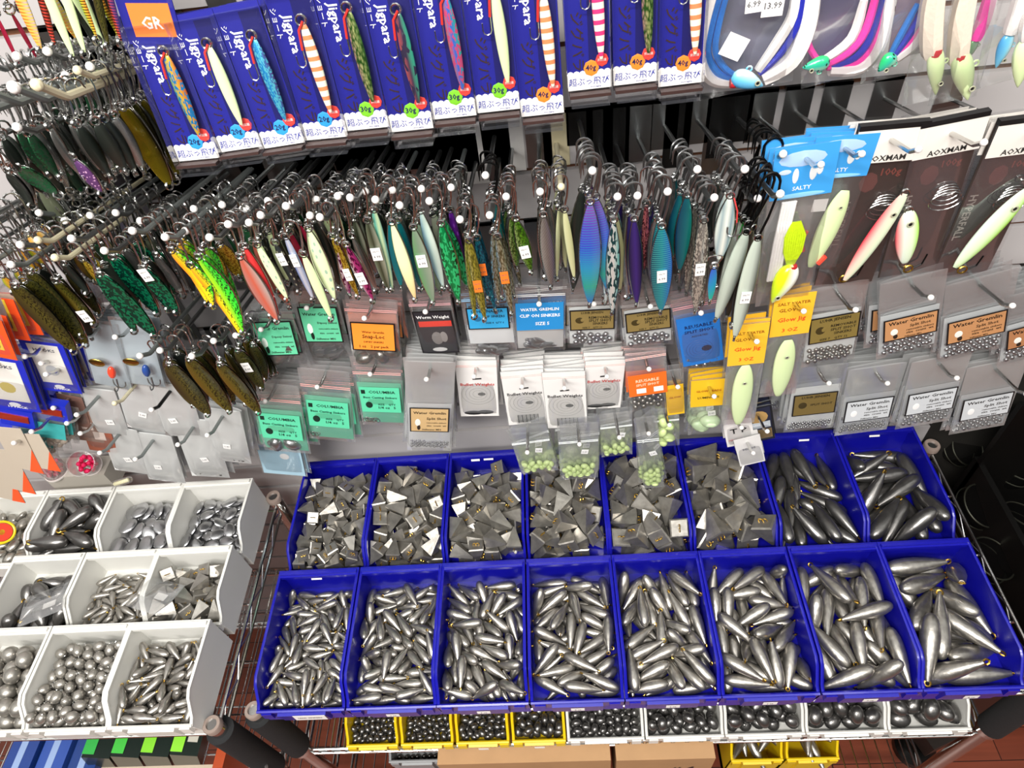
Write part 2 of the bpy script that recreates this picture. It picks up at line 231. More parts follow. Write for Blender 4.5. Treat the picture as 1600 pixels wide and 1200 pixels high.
PILE = {
 'F0': (0, [232,94,63,72,27,-62,1,68,187,204,32,-16,58,72,-323,352,173,7,-75,17,-62,-508,147,170,20,-71,-39,-54,-541,635,167,60,71,-34,-2,-220,616,177,40,32,69,48,230,310,238,53,58,24,-55,-368,168,209,54,-58,17,56,-14,333,267,28,32,-65,61,488,267,155,60,-2,-63,-47,-550,659,294,52,-28,60,52,62,123,63,8,60,33,-72,450,64,59,52,-33,-64,44,-319,64,64,32,63,46,52,-56,193,159,63,72,-14,22,167,504,176,55,55,48,-39,-222,146,139,38,16,-63,-65,-536,453,226,48,17,-67,53,-441,546,64,47,69,35,-40,-258,447,226,16,-74,3,64,471,417,187,48,72,35,33,-513,706,59,65,46,-56,19,310,514,131,12,46,-56,66,-475,1519,161,83,31,-43,-13,-340,924,231,37,45,56,-58,344,1056,172,75,-57,27,13,-42,970,221,60,16,-73,24,-220,775,271,52,-53,52,40,-192,995,175,66,-38,56,29,-237,1461,157,58,32,70,23,571,853,194,15,-17,48,84,-36,1167,249,69,61,-36,4,184,1089,244,44,75,-19,43,574,1253,156,59,-59,-26,-47,41,386,162,6,2,-75,65,-186,1338,179,23,-53,-49,64,412,194,263,67,-69,22,7,322,194,174,67,-70,14,15,580,434,61,63,73,17,-11,342,1343,239,53,-63,-30,-46,123,755,194,73,0,65,15,439,570,172,44,73,3,50,-151,183,235,63,-73,-4,21,158,1040,65,12,-65,14,-72,-162,512,143,62,42,-63,-16,471,775,59,67,34,64,-7,-498,922,181,5,38,-56,-72,578,1568,175,39,-42,-49,-64,32,843,268,61,-27,65,-33,511,1020,184,59,16,-31,-72,484,696,164,29,30,-62,-64,132,1709,175,70,-50,47,-14,357,1662,187,59,74,30,-3,96,656,63,44,-71,30,-44,143,894,181,13,69,-32,-62,461,1361,178,66,71,17,-9,-18,1794,146,16,65,-8,-72,185,181,165,28,-16,-78,-52,113,1304,181,16,50,-45,71,-145,243,63,67,-67,1,27,230,829,83,4,20,55,-80,-388,1417,59,3,30,66,68,-301,1246,70,40,-36,53,64,95,1568,232,39,71,-25,-52,-452,1792,73,77,-20,-59,5,14,1516,94,63,-53,-17,53,-517,1432,62,60,-48,60,17,-152,1534,62,41,-25,73,-47,299,1524,155,26,-48,44,70,29,610,252,49,62,10,58,-127,678,59,58,58,43,-35,-162,1785,67,40,69,37,45,508,1794,154,35,-23,90,5,-360,1658,178,36,-73,13,55,-453,1643,59,50,31,65,45,-431,1276,194,67,61,-8,39,418,656,60,17,72,10,65,-135,1084,59,2,-66,-30,-68,-398,1134,124,34,15,-73,-56,476,900,129,19,-81,36,-40,-153,1206,169,65,-44,57,-20,-569,1746,167,16,4,-94,26,-290,1780,210,19,60,-2,76,421,1308,59,4,32,-65,-68,-365,219,59,56,14,-71,37,166,1454,171,36,-75,30,44,-525,1122,169,74,60,15,23,-146,1686,170,70,32,45,43,-76,1662,60,13,72,-15,-66,300,1261,120,53,65,19,49,-54,844,128,45,-67,58,-1,-534,1059,62,56,-77,4,-27,422,1606,59,54,-70,-18,41,189,406,62,12,-68,16,-70,494,114,184,20,43,-74,-45,-298,725,164,57,66,-8,-46,-579,194,59,59,-57,-44,-34,461,1035,59,56,-71,15,-39,-544,385,113,85,45,22,-12,493,1410,60,38,-70,13,58,-126,948,78,57,38,-71,5,-377,371,59,65,-57,44,-18,91,1132,141,39,58,39,58,450,415,63,67,-47,-48,-27,280,1138,59,14,-71,-13,66,219,1484,60,6,33,-63,-69,-266,650,59,46,-30,66,49,73,1237,72,73,-6,63,-22,501,1707,61,38,-72,16,54,-578,802,180,18,95,17,-14,183,1686,59,17,43,-58,-66,-479,913,59,34,72,10,-58,90,525,63,55,-30,-60,47,266,289,59,34,58,-43,-58,28,1367,61,57,48,58,30,-92,387,59,66,-41,-59,-15,-196,1333,60,63,-52,-48,-29,254,1799,75,45,41,-69,-37,75,821,59,15,-59,-42,-66,-336,802,63,30,49,60,-54]),
 'R0': (60, [126,79,294,13,-63,-9,-75,543,660,510,31,-37,34,80,424,74,417,5,-31,-14,-93,-123,1080,396,57,-60,53,-12,326,1678,406,26,47,70,46,375,371,386,66,-44,-49,-34,-82,543,375,75,-39,-16,-49,-290,1323,339,33,73,2,-59,-554,1097,481,37,-67,62,9,107,1411,330,26,75,53,25,-460,219,442,11,-26,47,-82,543,1570,359,69,51,-44,23,-462,681,337,22,-43,67,55,-102,163,319,88,-11,31,-30,-291,647,291,56,51,-46,45,-311,345,341,4,-39,20,-89,98,254,389,85,3,-9,-50,339,655,437,18,58,43,-65,-566,1479,343,41,57,-43,55,-170,1482,440,88,45,-1,-10,-434,994,349,2,15,-32,92,390,1408,328,90,6,-16,38,395,962,437,66,14,49,-53,-518,492,293,9,66,-10,-73,-333,194,282,4,66,-43,60,-390,1552,380,27,61,-38,62,501,129,259,41,-57,22,-66,496,1283,285,72,9,63,25,-516,120,327,53,58,-41,44,39,1165,310,85,-18,19,-43,150,572,338,33,-22,-88,-23,532,567,340,51,-61,-53,-27,495,1072,370,46,53,21,67,565,300,172,7,69,65,-27,-54,910,288,81,10,-54,-10,156,838,338,25,-87,-31,26,137,104,74,2,-59,-2,-79,-430,138,74,56,42,-42,56,14,1629,230,48,-21,6,-84,-273,1673,326,20,-40,38,80,556,837,284,50,47,35,-63,-133,1748,260,60,-60,37,37,-125,145,92,10,15,54,-81,-532,1722,284,56,-42,43,56,561,1260,74,65,-34,-48,-46,476,1744,268,34,-32,-61,-62,399,138,74,56,42,-42,56,-248,1082,282,36,-30,-53,69,186,1146,203,59,65,5,46,-28,1426,248,48,39,-15,-76,61,410,282,72,55,-3,40,-510,888,260,60,52,-29,52,82,1770,201,5,-64,69,-31,16,814,165,25,-68,67,-14,-378,1051,74,77,57,-14,-19,-111,650,257,67,-65,31,12,-465,1214,226,2,34,3,-93,483,1536,74,42,-50,-32,-67,311,233,237,52,-13,-6,-83,511,485,167,93,-33,10,-3,240,576,158,36,-72,-17,-55,295,1625,250,15,40,-69,56,393,361,198,43,-37,-81,3,495,1156,208,50,-28,68,-43,-11,1013,162,58,-54,55,-24,487,1762,74,79,5,59,-6,186,1228,74,69,-30,51,40,-311,335,136,26,51,37,72,343,807,290,56,75,-12,-31,306,1365,151,22,-48,83,13,-347,696,156,29,-76,-15,-55,24,316,114,79,-38,-45,11,-528,247,182,30,63,-30,-63,-221,1236,179,58,-29,-8,75,-172,527,89,78,47,31,24,127,1570,74,14,58,-10,78,468,614,74,55,-42,-41,-57,-56,1256,151,7,-3,-40,-90,217,374,74,41,-50,31,68,429,990,186,77,-21,-56,19,-526,881,107,71,0,-69,0,-449,1492,151,14,-83,26,45,-492,677,74,79,3,-59,4,79,634,94,82,26,-49,3,-327,1679,156,50,13,-68,50,-155,1035,74,2,-59,1,79,-422,472,74,19,14,-58,-77,199,902,74,63,-47,36,-48,-146,801,74,40,-51,30,69,-277,1421,74,56,42,-42,56,-547,1704,74,50,-46,-38,-61,-86,1432,74,48,-47,36,63,449,891,74,1,-1,-59,79,-158,1737,74,38,-28,52,-70,-502,1247,74,79,0,-59,0]),
 'F1': (37, [253,129,192,43,-68,31,-49,-391,68,204,68,16,-69,-11,136,417,68,11,-70,-17,67,-210,923,204,81,33,-46,-3,-10,193,191,27,-66,48,-49,505,271,235,32,10,-56,-74,-147,541,296,39,46,56,-55,396,436,187,66,-17,71,-11,546,796,313,77,-48,-31,-23,-296,207,167,42,63,44,46,-301,451,213,45,-72,28,-43,10,589,70,39,-72,-18,-53,400,719,242,41,-65,19,59,222,276,163,40,57,-45,-53,26,625,211,66,-45,55,20,-526,1354,234,34,60,-62,34,-443,296,89,58,-58,19,-52,35,107,69,46,-67,-29,48,-54,365,175,37,60,40,57,86,826,126,49,-15,84,-13,-300,1640,201,11,-71,35,-59,-133,1245,294,61,63,46,6,-86,695,72,60,-47,61,16,-461,517,171,24,79,-45,31,-218,759,184,29,-73,-19,58,422,70,108,42,-44,33,-70,-46,922,68,56,-71,14,-38,82,1148,290,63,-66,-8,36,-414,968,72,1,-27,-62,72,-169,68,104,79,-9,56,-17,294,1718,209,10,-60,-30,-72,-312,1126,289,58,-54,-49,-34,-320,1481,179,9,-65,-9,-73,2,1335,218,60,17,-76,9,183,1085,144,55,76,-29,-9,205,1661,69,65,10,72,17,162,593,114,38,-19,81,37,298,621,220,15,46,-37,78,-492,1096,205,31,1,-74,57,-568,560,68,37,-41,-59,-57,268,1383,174,64,-66,31,-22,-496,876,199,35,8,-86,33,99,1502,192,53,35,-71,-28,568,1254,207,52,-63,41,37,384,1077,294,48,-67,-31,45,-127,1749,239,58,54,-22,-56,412,214,68,54,-37,-62,40,146,1660,322,56,71,-6,41,-95,1035,287,66,-59,-44,6,423,1362,202,36,-65,-42,-50,412,518,68,10,70,-17,-67,435,1262,72,18,-55,41,69,-435,1645,69,66,-33,-66,-5,-570,1633,189,9,18,65,-72,432,1628,128,57,-28,-48,59,-426,1310,68,51,-65,-31,-45,479,709,93,17,49,34,-77,204,1521,68,66,-13,-71,14,307,796,116,52,78,31,-1,88,957,213,49,-78,-8,36,550,1517,245,80,52,-22,11,417,354,68,67,23,-69,-4,500,1028,165,34,-6,68,-63,-435,717,224,22,80,-33,-44,-200,1142,160,65,48,-48,-31,408,1780,70,51,-37,65,-40,-417,1792,123,41,46,-71,-31,-295,1274,170,12,-34,-70,59,14,1125,68,31,72,6,-60,23,1297,72,11,65,41,-61,452,867,212,53,71,35,28,-566,1113,319,1,19,-81,-53,-350,667,121,21,49,-69,-47,-571,1033,73,37,-40,55,62,46,1677,203,56,-74,26,-24,-228,1702,72,40,-68,-36,48,-443,137,70,50,-71,23,-42,-68,265,68,52,-34,64,-43,-227,1425,68,59,72,-8,-32,-318,509,68,54,-70,-19,41,291,1227,68,50,-24,-68,-45,546,1780,214,16,-96,14,-15,-22,1790,71,68,10,-69,-18,-268,882,68,55,61,38,-39,-136,1319,73,39,12,66,61,549,1362,71,66,69,-2,25,390,943,81,53,-25,59,-53,-570,1468,73,10,-17,66,71]),
 'R1': (50, [482,233,474,24,-28,-87,29,-15,1605,572,74,-50,14,-41,-195,141,475,6,6,-73,67,-480,114,483,76,0,38,51,540,805,476,64,41,-50,38,478,1400,335,57,-41,42,-56,286,149,348,58,64,39,-29,138,1350,390,21,-12,70,66,-260,997,515,33,-56,74,-4,-271,1212,543,59,18,-70,-33,-27,224,382,31,-23,57,-71,-460,541,388,45,42,39,-67,160,97,119,62,-45,-28,56,-309,747,406,17,-24,-75,-58,-156,520,349,31,-57,20,-72,-321,1551,543,14,92,-31,14,144,362,376,54,-5,-37,-74,-535,1068,566,57,41,50,-49,503,161,87,56,42,42,-56,-208,120,87,59,-44,-39,53,252,1622,447,28,24,-59,70,-549,817,386,66,16,5,72,242,948,371,1,35,41,-83,-50,1242,408,29,10,-71,-62,521,421,377,0,-24,57,78,-532,1480,544,60,54,-19,54,63,776,355,87,3,24,-40,304,685,320,33,33,-53,69,-158,1773,468,37,-46,-60,53,471,1151,371,53,24,-29,75,552,1613,396,1,69,-68,-20,-442,196,87,44,49,33,-66,-104,983,337,49,65,18,54,493,818,209,67,28,-13,-65,38,649,198,33,-74,15,-55,553,1006,216,3,14,-22,-95,-192,1457,354,59,25,63,-42,-549,254,324,45,-51,-37,-62,-268,243,340,65,-20,-64,-33,254,1170,168,31,-33,-26,-84,357,312,239,38,13,85,-32,-212,746,153,27,-29,36,-83,-76,297,195,53,73,-39,-12,510,429,163,57,41,57,41,-517,1151,396,46,-53,55,44,88,1685,314,3,36,-7,92,352,1766,211,92,13,32,-10,126,1421,87,71,-27,53,36,252,822,118,42,-38,-55,60,-511,1378,277,61,6,30,71,479,1731,87,56,42,42,56,-423,575,194,20,0,-80,55,-266,955,159,13,-98,5,-1,-441,1704,346,4,-37,11,91,478,1277,87,57,-42,41,-56,-511,966,186,65,-2,37,64,-14,1257,152,45,-2,63,-62,-121,1720,280,36,-3,-92,-2,380,1540,87,73,23,54,-32,-546,365,87,65,-34,48,46,-270,1159,216,6,71,43,53,209,297,87,38,-52,28,70,56,1720,96,78,-2,61,3,465,628,87,47,48,-35,64,-3,917,87,2,1,59,80,-510,1575,202,23,-66,-23,66,-263,1496,87,64,35,-47,47,-474,1168,87,79,-58,-8,11,339,1009,87,79,-9,58,12,-115,506,87,79,58,9,12,-447,739,87,39,-51,29,69,-398,1699,87,56,-42,-42,-56]),
 'F2': (44, [-401,97,226,24,-64,-5,72,-220,272,75,50,-24,68,45,82,854,331,15,-63,30,-69,169,677,297,20,-70,13,66,154,412,238,0,-57,42,-69,-78,325,195,42,59,-32,59,394,721,227,54,70,37,-26,216,216,80,68,44,52,-22,129,212,217,20,-55,48,64,-344,386,313,29,33,65,-60,-116,129,155,5,78,-41,45,561,246,79,52,-64,-44,-34,-15,655,219,50,68,36,37,37,91,320,23,-58,-63,44,428,1401,281,67,21,-68,17,373,472,267,20,-82,-17,49,-436,766,316,12,25,-72,62,488,455,138,48,77,-37,-12,-52,1641,220,45,77,-25,35,-454,459,199,69,-68,11,15,522,1213,173,0,-27,65,70,26,1431,263,64,-66,-6,-35,222,1153,246,70,-52,-20,42,-164,1318,192,57,-59,-35,-43,456,976,92,44,-1,80,39,-268,1109,348,39,60,-43,-53,444,1087,266,4,27,-75,59,-421,959,208,66,-41,-60,-13,-461,1653,180,5,-43,36,81,195,1418,278,46,81,2,-34,-77,956,206,15,10,78,-59,-405,1270,299,51,61,37,45,428,128,286,68,50,27,44,205,1048,75,31,-47,-55,-60,-431,1461,231,40,-73,-1,54,406,1607,203,26,52,-41,-69,258,1778,225,54,-42,-58,42,-305,474,150,50,-48,-64,-29,90,1070,215,32,21,-72,-56,-413,220,76,45,-68,-25,-50,-458,1116,75,12,40,-61,-66,-289,639,224,52,-71,-37,28,-176,1681,79,12,-43,-64,61,18,845,75,67,69,-21,6,365,1164,76,31,47,56,-59,-290,1691,233,6,-63,44,62,-565,661,257,7,-18,82,52,-142,763,79,21,4,76,-59,249,1324,150,65,67,-27,-20,243,1611,77,66,68,29,1,-561,1458,93,60,56,29,-47,448,702,75,58,-11,-71,-35,426,1706,75,59,7,72,-32,-290,1062,200,69,64,1,29,-267,1318,75,67,69,-20,7,32,227,75,28,3,-72,-61,290,633,79,26,-52,57,56,-498,614,75,51,23,68,-45,563,808,156,21,-51,-71,-41,-45,1370,95,69,61,5,35,-560,271,295,33,-46,-75,-30,-286,720,75,47,67,-27,48,-565,300,102,13,14,58,-78,48,1620,79,61,76,13,-13,475,1466,75,17,-58,44,65,-54,1109,75,68,-28,67,0,380,216,108,30,2,-58,-74,45,520,98,27,-61,-7,73,153,736,144,47,75,-44,-12,136,1435,121,21,48,69,-49,-398,1782,79,70,-19,66,-8,-456,1315,131,30,42,31,-78,-504,881,79,56,77,4,27,561,1723,218,18,6,24,-94]),
 'R2': (42, [-454,124,367,76,-37,-47,21,271,535,599,19,-68,25,65,-536,555,455,19,4,73,64,169,192,590,6,-72,31,60,501,168,560,45,57,-54,40,503,730,522,66,-24,66,-24,-150,95,436,98,-15,1,3,77,1151,536,40,69,-18,55,511,1059,549,74,50,1,-43,-23,726,505,88,-30,-34,1,-126,1486,480,43,73,-10,-50,-298,805,453,14,33,50,-77,-545,1220,386,75,63,10,12,172,807,537,41,-25,-40,-77,230,1770,385,70,27,-7,-65,-480,908,365,74,-65,-8,7,110,144,359,51,48,48,-51,-79,502,470,11,-48,86,0,-453,465,305,31,21,83,39,-88,1126,412,81,-38,-43,-1,-162,298,389,53,26,-74,-28,-271,1245,520,12,31,-88,-30,338,1182,457,65,-66,-8,35,172,1419,411,67,-29,-4,67,-438,1586,489,16,-96,-14,14,372,1529,309,36,-34,-59,-62,550,1406,360,86,46,-13,-7,279,506,391,19,-77,-26,-53,-417,1354,355,65,-39,-46,-45,420,270,412,45,-47,31,68,-503,327,191,27,-65,-27,65,-375,169,90,56,42,-42,56,125,187,183,49,86,1,0,455,628,273,79,30,48,17,340,287,235,5,78,13,-59,-322,758,90,57,-41,-43,-55,-171,219,127,59,53,-2,59,298,872,337,85,-21,38,25,-477,1755,230,10,25,-15,94,-260,987,230,53,-63,25,-49,-10,1269,276,46,-2,54,69,506,1691,90,56,-42,42,56,478,947,206,70,3,68,18,457,710,95,66,-31,50,46,-550,730,97,50,48,-32,62,-137,711,204,6,-79,-54,-25,61,782,338,6,-39,54,73,218,1056,222,90,-21,-19,-30,-226,449,118,79,10,57,11,435,341,90,78,-11,58,15,-156,1554,215,4,5,-34,-93,48,1584,235,74,-9,37,53,-263,1330,132,71,52,-7,46,-474,1311,180,48,-50,-62,-32,40,383,91,43,-50,-32,-67,372,1133,90,1,1,59,79,479,1412,155,64,76,-1,-1,-519,1597,118,24,37,-41,79,-492,1105,90,65,34,48,-46,246,1505,90,46,48,35,-64,84,1691,90,56,-42,42,56,37,1263,90,77,13,58,-18,32,913,90,73,-54,24,-32,-184,1691,90,56,-42,-42,-56,159,557,187,6,21,93,28]),
 'F3': (48, [362,347,231,60,24,-73,15,100,82,309,9,-74,18,-63,371,167,307,70,-8,-67,-21,-270,356,257,12,-59,-25,74,-432,528,315,27,77,23,-51,-17,267,247,47,23,72,42,88,447,310,33,67,-3,65,355,971,102,73,6,-62,-23,548,1279,118,52,63,51,-23,380,1077,238,5,-64,41,-63,-388,167,206,46,66,10,56,353,82,148,42,55,-35,-61,-407,1172,238,68,24,-63,24,318,547,209,24,47,43,72,221,696,91,53,-11,77,31,339,772,221,66,5,-65,34,-256,688,230,7,54,-27,-78,356,1281,235,27,-75,1,58,98,828,239,26,7,-73,62,-554,792,198,52,-55,-49,-41,-370,887,260,35,78,20,46,-295,1429,298,59,49,-62,-5,-418,429,149,79,-43,31,-29,547,874,335,68,72,-1,-4,-234,876,80,22,72,-4,-64,-131,1550,85,26,77,3,-57,8,1311,142,31,23,-60,-69,-30,993,234,7,15,72,-66,-324,1780,209,62,-17,-75,10,-363,1621,273,50,-53,29,-60,-235,200,85,51,74,-18,-37,268,1716,228,62,31,71,-2,109,1652,355,46,-53,-62,31,-542,1419,273,23,26,-89,27,296,1496,244,46,-15,64,-57,-193,1191,327,23,-62,-48,-55,214,1434,99,8,61,-18,-76,47,795,80,23,-72,3,-64,-357,1650,102,74,8,62,19,61,1363,294,64,41,44,-47,-347,604,81,8,69,19,68,555,1577,282,50,36,49,-59,-429,1038,80,56,15,-70,39,387,455,86,34,-67,-6,-64,394,261,80,68,34,-64,6,-114,1779,85,52,40,-64,-37,-395,1475,138,15,-53,-15,-81,59,288,80,66,-71,10,17,372,1568,80,68,30,66,-2,423,673,81,37,71,13,-56,-26,1112,80,57,71,14,37,-176,463,81,12,-61,-39,-67,357,1771,82,64,6,-73,-20,-386,1291,80,61,-5,72,30,-199,982,246,73,23,-17,60,370,1172,86,57,65,18,44]),
 'R3': (43, [-439,599,498,81,-23,-50,14,-43,421,646,85,-5,-49,12,8,1235,549,36,-52,35,68,32,167,494,60,55,37,-44,-480,134,576,84,-7,32,41,-272,1469,552,11,-52,60,-58,317,510,484,52,-70,38,28,-312,1047,572,65,-51,-7,-54,509,1247,286,17,47,59,-62,-69,801,629,38,-63,-34,-57,-437,119,199,50,20,36,75,-299,1711,604,0,-88,0,-46,276,801,456,30,-22,-26,-88,-157,142,100,19,-57,-14,-77,128,1607,546,76,-44,-40,22,-282,266,439,48,-58,42,-48,442,1712,542,83,0,54,0,168,239,341,36,31,59,64,213,1352,476,57,59,-10,55,517,1460,575,19,-15,-19,94,220,187,100,56,42,-42,56,-427,1434,378,36,54,-16,-73,393,351,369,32,47,-16,79,487,378,157,49,-50,50,-49,521,777,265,94,22,-14,-16,137,1025,330,46,19,-67,54,-395,1088,387,61,52,-58,0,15,560,391,78,-18,57,13,-262,790,393,70,27,-49,43,-116,1111,368,26,-72,-42,-47,405,958,182,66,-46,51,28,-488,1231,209,25,-66,-25,65,-458,1711,470,15,68,68,15,-53,765,311,61,-37,60,33,-210,1657,303,4,-50,-17,-84,476,1452,100,54,-43,-40,-58,-506,374,377,7,44,83,30,-410,768,100,58,-40,43,54,102,1752,268,97,16,5,4,78,440,154,28,-34,-58,67,175,1050,111,1,57,-8,80,227,1313,198,31,58,-31,-67,-72,1349,230,56,43,60,35,-336,474,134,40,-53,11,-72,410,638,100,66,33,49,-44,-453,1711,100,56,42,-42,-56,480,1671,248,11,-26,1,95,323,1739,104,6,58,7,-80,-66,1604,100,78,58,12,16,-34,676,100,47,48,-35,64,-375,1412,100,59,-40,-44,-54,-201,1126,100,58,40,-43,54]),
 'F4': (46, [331,96,94,70,10,67,17,-264,284,267,1,75,27,-58,428,290,391,20,-52,36,73,-546,307,323,51,-42,-50,-54,-332,89,213,53,45,-63,-31,-90,146,88,27,72,1,-62,-99,521,336,21,-57,-47,63,287,251,260,58,-72,-8,35,-232,270,88,51,69,-22,-44,-321,605,294,66,-48,38,-41,300,1208,281,48,-15,-59,-61,547,979,277,50,65,-36,42,292,556,317,48,-32,-79,18,62,290,252,20,-49,61,57,491,659,256,56,25,59,-50,-28,879,282,9,-12,-62,-76,-380,814,277,34,31,62,62,-249,466,155,47,-67,40,-38,26,1315,276,50,81,21,14,-393,1530,257,61,41,-63,23,-26,1279,88,65,44,57,-18,552,466,88,67,70,16,-11,136,1550,234,46,-47,44,59,166,606,89,20,-47,56,-63,-149,1246,236,73,-65,-13,-3,248,718,226,19,88,-12,39,465,945,91,65,67,-33,-4,-278,1248,362,70,-66,16,18,-546,1626,224,38,73,-53,14,424,1623,401,63,16,61,-43,-284,1054,130,61,20,59,-47,325,1541,264,43,-25,-70,-49,160,982,247,33,29,-78,-42,-61,1573,237,35,31,84,-24,-448,1227,281,53,-78,8,-29,-358,1705,102,19,77,10,-58,541,1551,255,29,-38,64,59,-546,1115,134,79,57,-9,18,266,969,88,14,13,-71,66,331,1528,88,67,-16,-70,11,-332,835,88,40,62,37,55,353,1342,99,43,-71,-33,44,-20,948,91,14,43,-62,-63,-291,649,93,38,66,38,50,-74,1675,88,52,69,-22,-44,316,1718,88,47,66,-28,-48,-552,310,88,36,42,59,-57,264,349,89,67,34,64,-6,-282,1325,88,38,-14,71,-56,461,320,205,55,24,63,-48]),
 'R4': (41, [381,689,499,36,-8,52,76,-219,123,561,15,-35,12,91,-332,494,463,53,-43,46,-55,265,1011,585,50,16,43,72,-37,798,514,11,43,-42,-78,-185,1315,488,0,49,44,74,188,1366,483,41,28,74,-43,506,1573,473,80,-12,-29,-49,-461,697,432,72,-4,-67,4,-98,115,107,13,-59,-9,-78,-11,325,590,41,-43,0,-79,469,352,442,65,26,-21,67,303,168,297,66,66,-22,22,-327,1631,393,75,-37,-47,-24,-314,924,511,25,-39,77,43,513,1100,378,12,16,-4,-97,-525,195,367,98,10,12,1,-14,1619,409,79,-58,-6,12,-334,192,223,10,-31,-28,-89,435,223,107,79,0,59,0,168,233,453,83,45,-26,17,-401,1737,108,10,59,8,-79,13,471,430,62,-32,50,49,275,732,295,79,-45,-35,-19,295,1466,252,1,88,-37,-27,-157,1115,275,64,-14,-36,-65,118,1022,318,19,-69,-15,67,-410,1146,225,82,-36,-39,17,-381,1389,107,32,-54,-24,-72,-481,893,168,0,-70,70,0,208,1748,306,68,21,0,69,-170,528,234,56,-4,82,5,504,1365,113,42,48,34,-68,-244,744,226,56,-72,35,-19,411,1720,180,69,-9,49,-50,33,1600,107,65,-49,-34,45,-389,559,107,43,-32,-50,67,366,916,107,64,-48,35,-47,143,694,112,60,42,-41,-52,-83,1253,107,70,-28,53,37,219,446,111,16,57,14,-78,168,1069,107,75,-56,19,-25]),
 'F5': (41, [150,312,315,51,-34,-45,-63,-315,102,262,13,-63,24,-71,-541,684,278,36,40,-61,56,-532,324,111,38,-39,-51,-65,-40,393,386,37,22,68,-57,-370,275,382,66,15,66,-29,360,194,98,48,-73,-23,41,-11,316,99,59,66,15,41,360,317,288,6,-16,-74,63,-307,865,337,62,31,67,-23,-204,300,235,59,-6,-71,-35,-16,1060,316,56,54,-58,-18,304,660,97,64,-3,69,30,314,1029,94,65,9,-72,-18,301,1036,281,56,48,-60,-27,-543,1215,285,47,62,-51,33,310,1260,278,33,-54,50,-58,-104,1455,240,25,-68,-33,59,219,848,100,71,12,66,15,-350,1213,281,58,77,-22,7,198,1577,178,59,-68,-11,39,-80,98,98,7,-66,20,-71,128,1389,93,58,-71,-10,34,-519,1576,194,86,-45,19,11,538,1383,161,25,-4,54,79,422,1504,311,57,56,-26,52,66,1663,354,61,0,-68,39,407,751,267,15,-65,-43,-59,-245,1636,284,54,71,-18,-40,-353,517,99,12,16,-75,61,-239,1618,93,56,14,-71,38,22,580,236,70,70,0,4,-87,1187,103,39,38,54,-62,368,474,118,59,60,-17,-49,339,1698,93,24,50,-52,-63,173,814,344,19,58,63,46,540,255,253,52,17,-31,76,-191,570,231,58,37,16,-69,-260,944,98,63,74,16,-12,-380,1300,93,55,-70,17,-40,525,1749,320,0,46,-86,-15,-488,858,97,27,-49,-50,-65]),
 'R5': (30, [-317,230,570,36,26,71,-52,-9,408,598,6,-59,-52,59,483,150,564,93,-14,-23,-21,-405,1403,573,68,-8,-66,28,-140,895,501,76,8,27,57,370,965,430,70,-45,-46,-26,347,1388,457,32,-36,-29,82,-127,1235,472,43,-79,14,-40,-198,1738,500,72,10,66,-9,-480,254,201,70,52,-8,47,214,670,488,48,-55,-13,66,177,1600,369,19,-38,-43,-79,-520,818,585,14,-97,2,-14,253,235,409,71,24,-51,-40,216,228,120,56,42,42,-56,-410,799,120,79,0,-59,0,-394,1572,341,57,26,-63,-44,-345,427,357,58,-3,-69,-40,428,403,267,33,-68,28,-58,-161,300,120,79,2,59,-3,-417,1118,269,7,30,21,92,249,1140,120,56,-42,-42,56,-102,676,226,61,-11,-44,63,-463,1455,120,61,38,46,-50,225,617,194,31,-64,-34,-59,-209,1006,120,57,-42,41,-55,287,1659,120,22,57,-17,76,519,1412,141,77,60,-11,-9,-157,1722,244,50,16,83,-10,403,916,120,2,59,-2,79]),
 'F6': (28, [536,398,302,55,62,43,-34,-276,110,265,35,72,-42,-39,22,528,295,54,66,35,-37,304,683,110,60,51,56,-21,-512,454,135,34,-41,47,69,-274,417,104,64,-48,-54,-22,164,115,314,31,-21,-90,18,-412,587,307,64,-69,-6,31,237,986,463,65,5,-74,9,386,315,161,47,81,6,32,104,288,104,55,-70,-17,40,535,1461,313,39,41,-56,59,-489,989,256,12,44,77,-43,395,856,290,66,48,-43,36,229,1325,104,25,1,-72,63,-530,1466,250,43,34,-63,53,288,1222,305,62,59,-43,27,-253,1118,226,66,70,4,-24,-188,660,172,78,56,-6,23,-117,1501,371,63,-63,-42,-7,536,881,110,34,-43,-62,-54,-24,1360,110,9,-18,74,63,-376,1315,104,41,-70,-18,-54,461,1346,109,0,26,64,-71,-270,1690,132,41,-35,-71,44,110,1513,228,85,47,12,-12,68,681,104,68,65,31,4,303,1750,257,33,45,75,32]),
 'R6': (22, [459,454,262,63,51,51,-25,-106,319,273,70,-59,-7,37,172,380,283,48,-31,-62,-51,310,1111,107,67,-35,-64,-7,-530,394,322,14,-12,-68,-69,-469,963,239,57,54,-55,25,312,852,110,67,-55,-44,19,-258,394,106,67,-70,16,11,-316,718,236,46,31,-61,54,-126,1094,111,64,73,-18,9,82,1466,347,21,5,73,-64,199,669,113,49,73,21,39,-189,1459,300,58,57,37,-43,524,1466,106,58,-58,-42,-35,16,1545,130,19,51,-39,73,287,1495,138,31,43,-45,71,31,400,107,67,65,31,4,355,297,106,56,-15,-70,-39,-522,1388,106,66,-71,-11,-16,-301,1465,106,66,-71,-12,-15,-453,1505,300,77,57,-25,-1,-522,400,109,6,21,67,-69]),
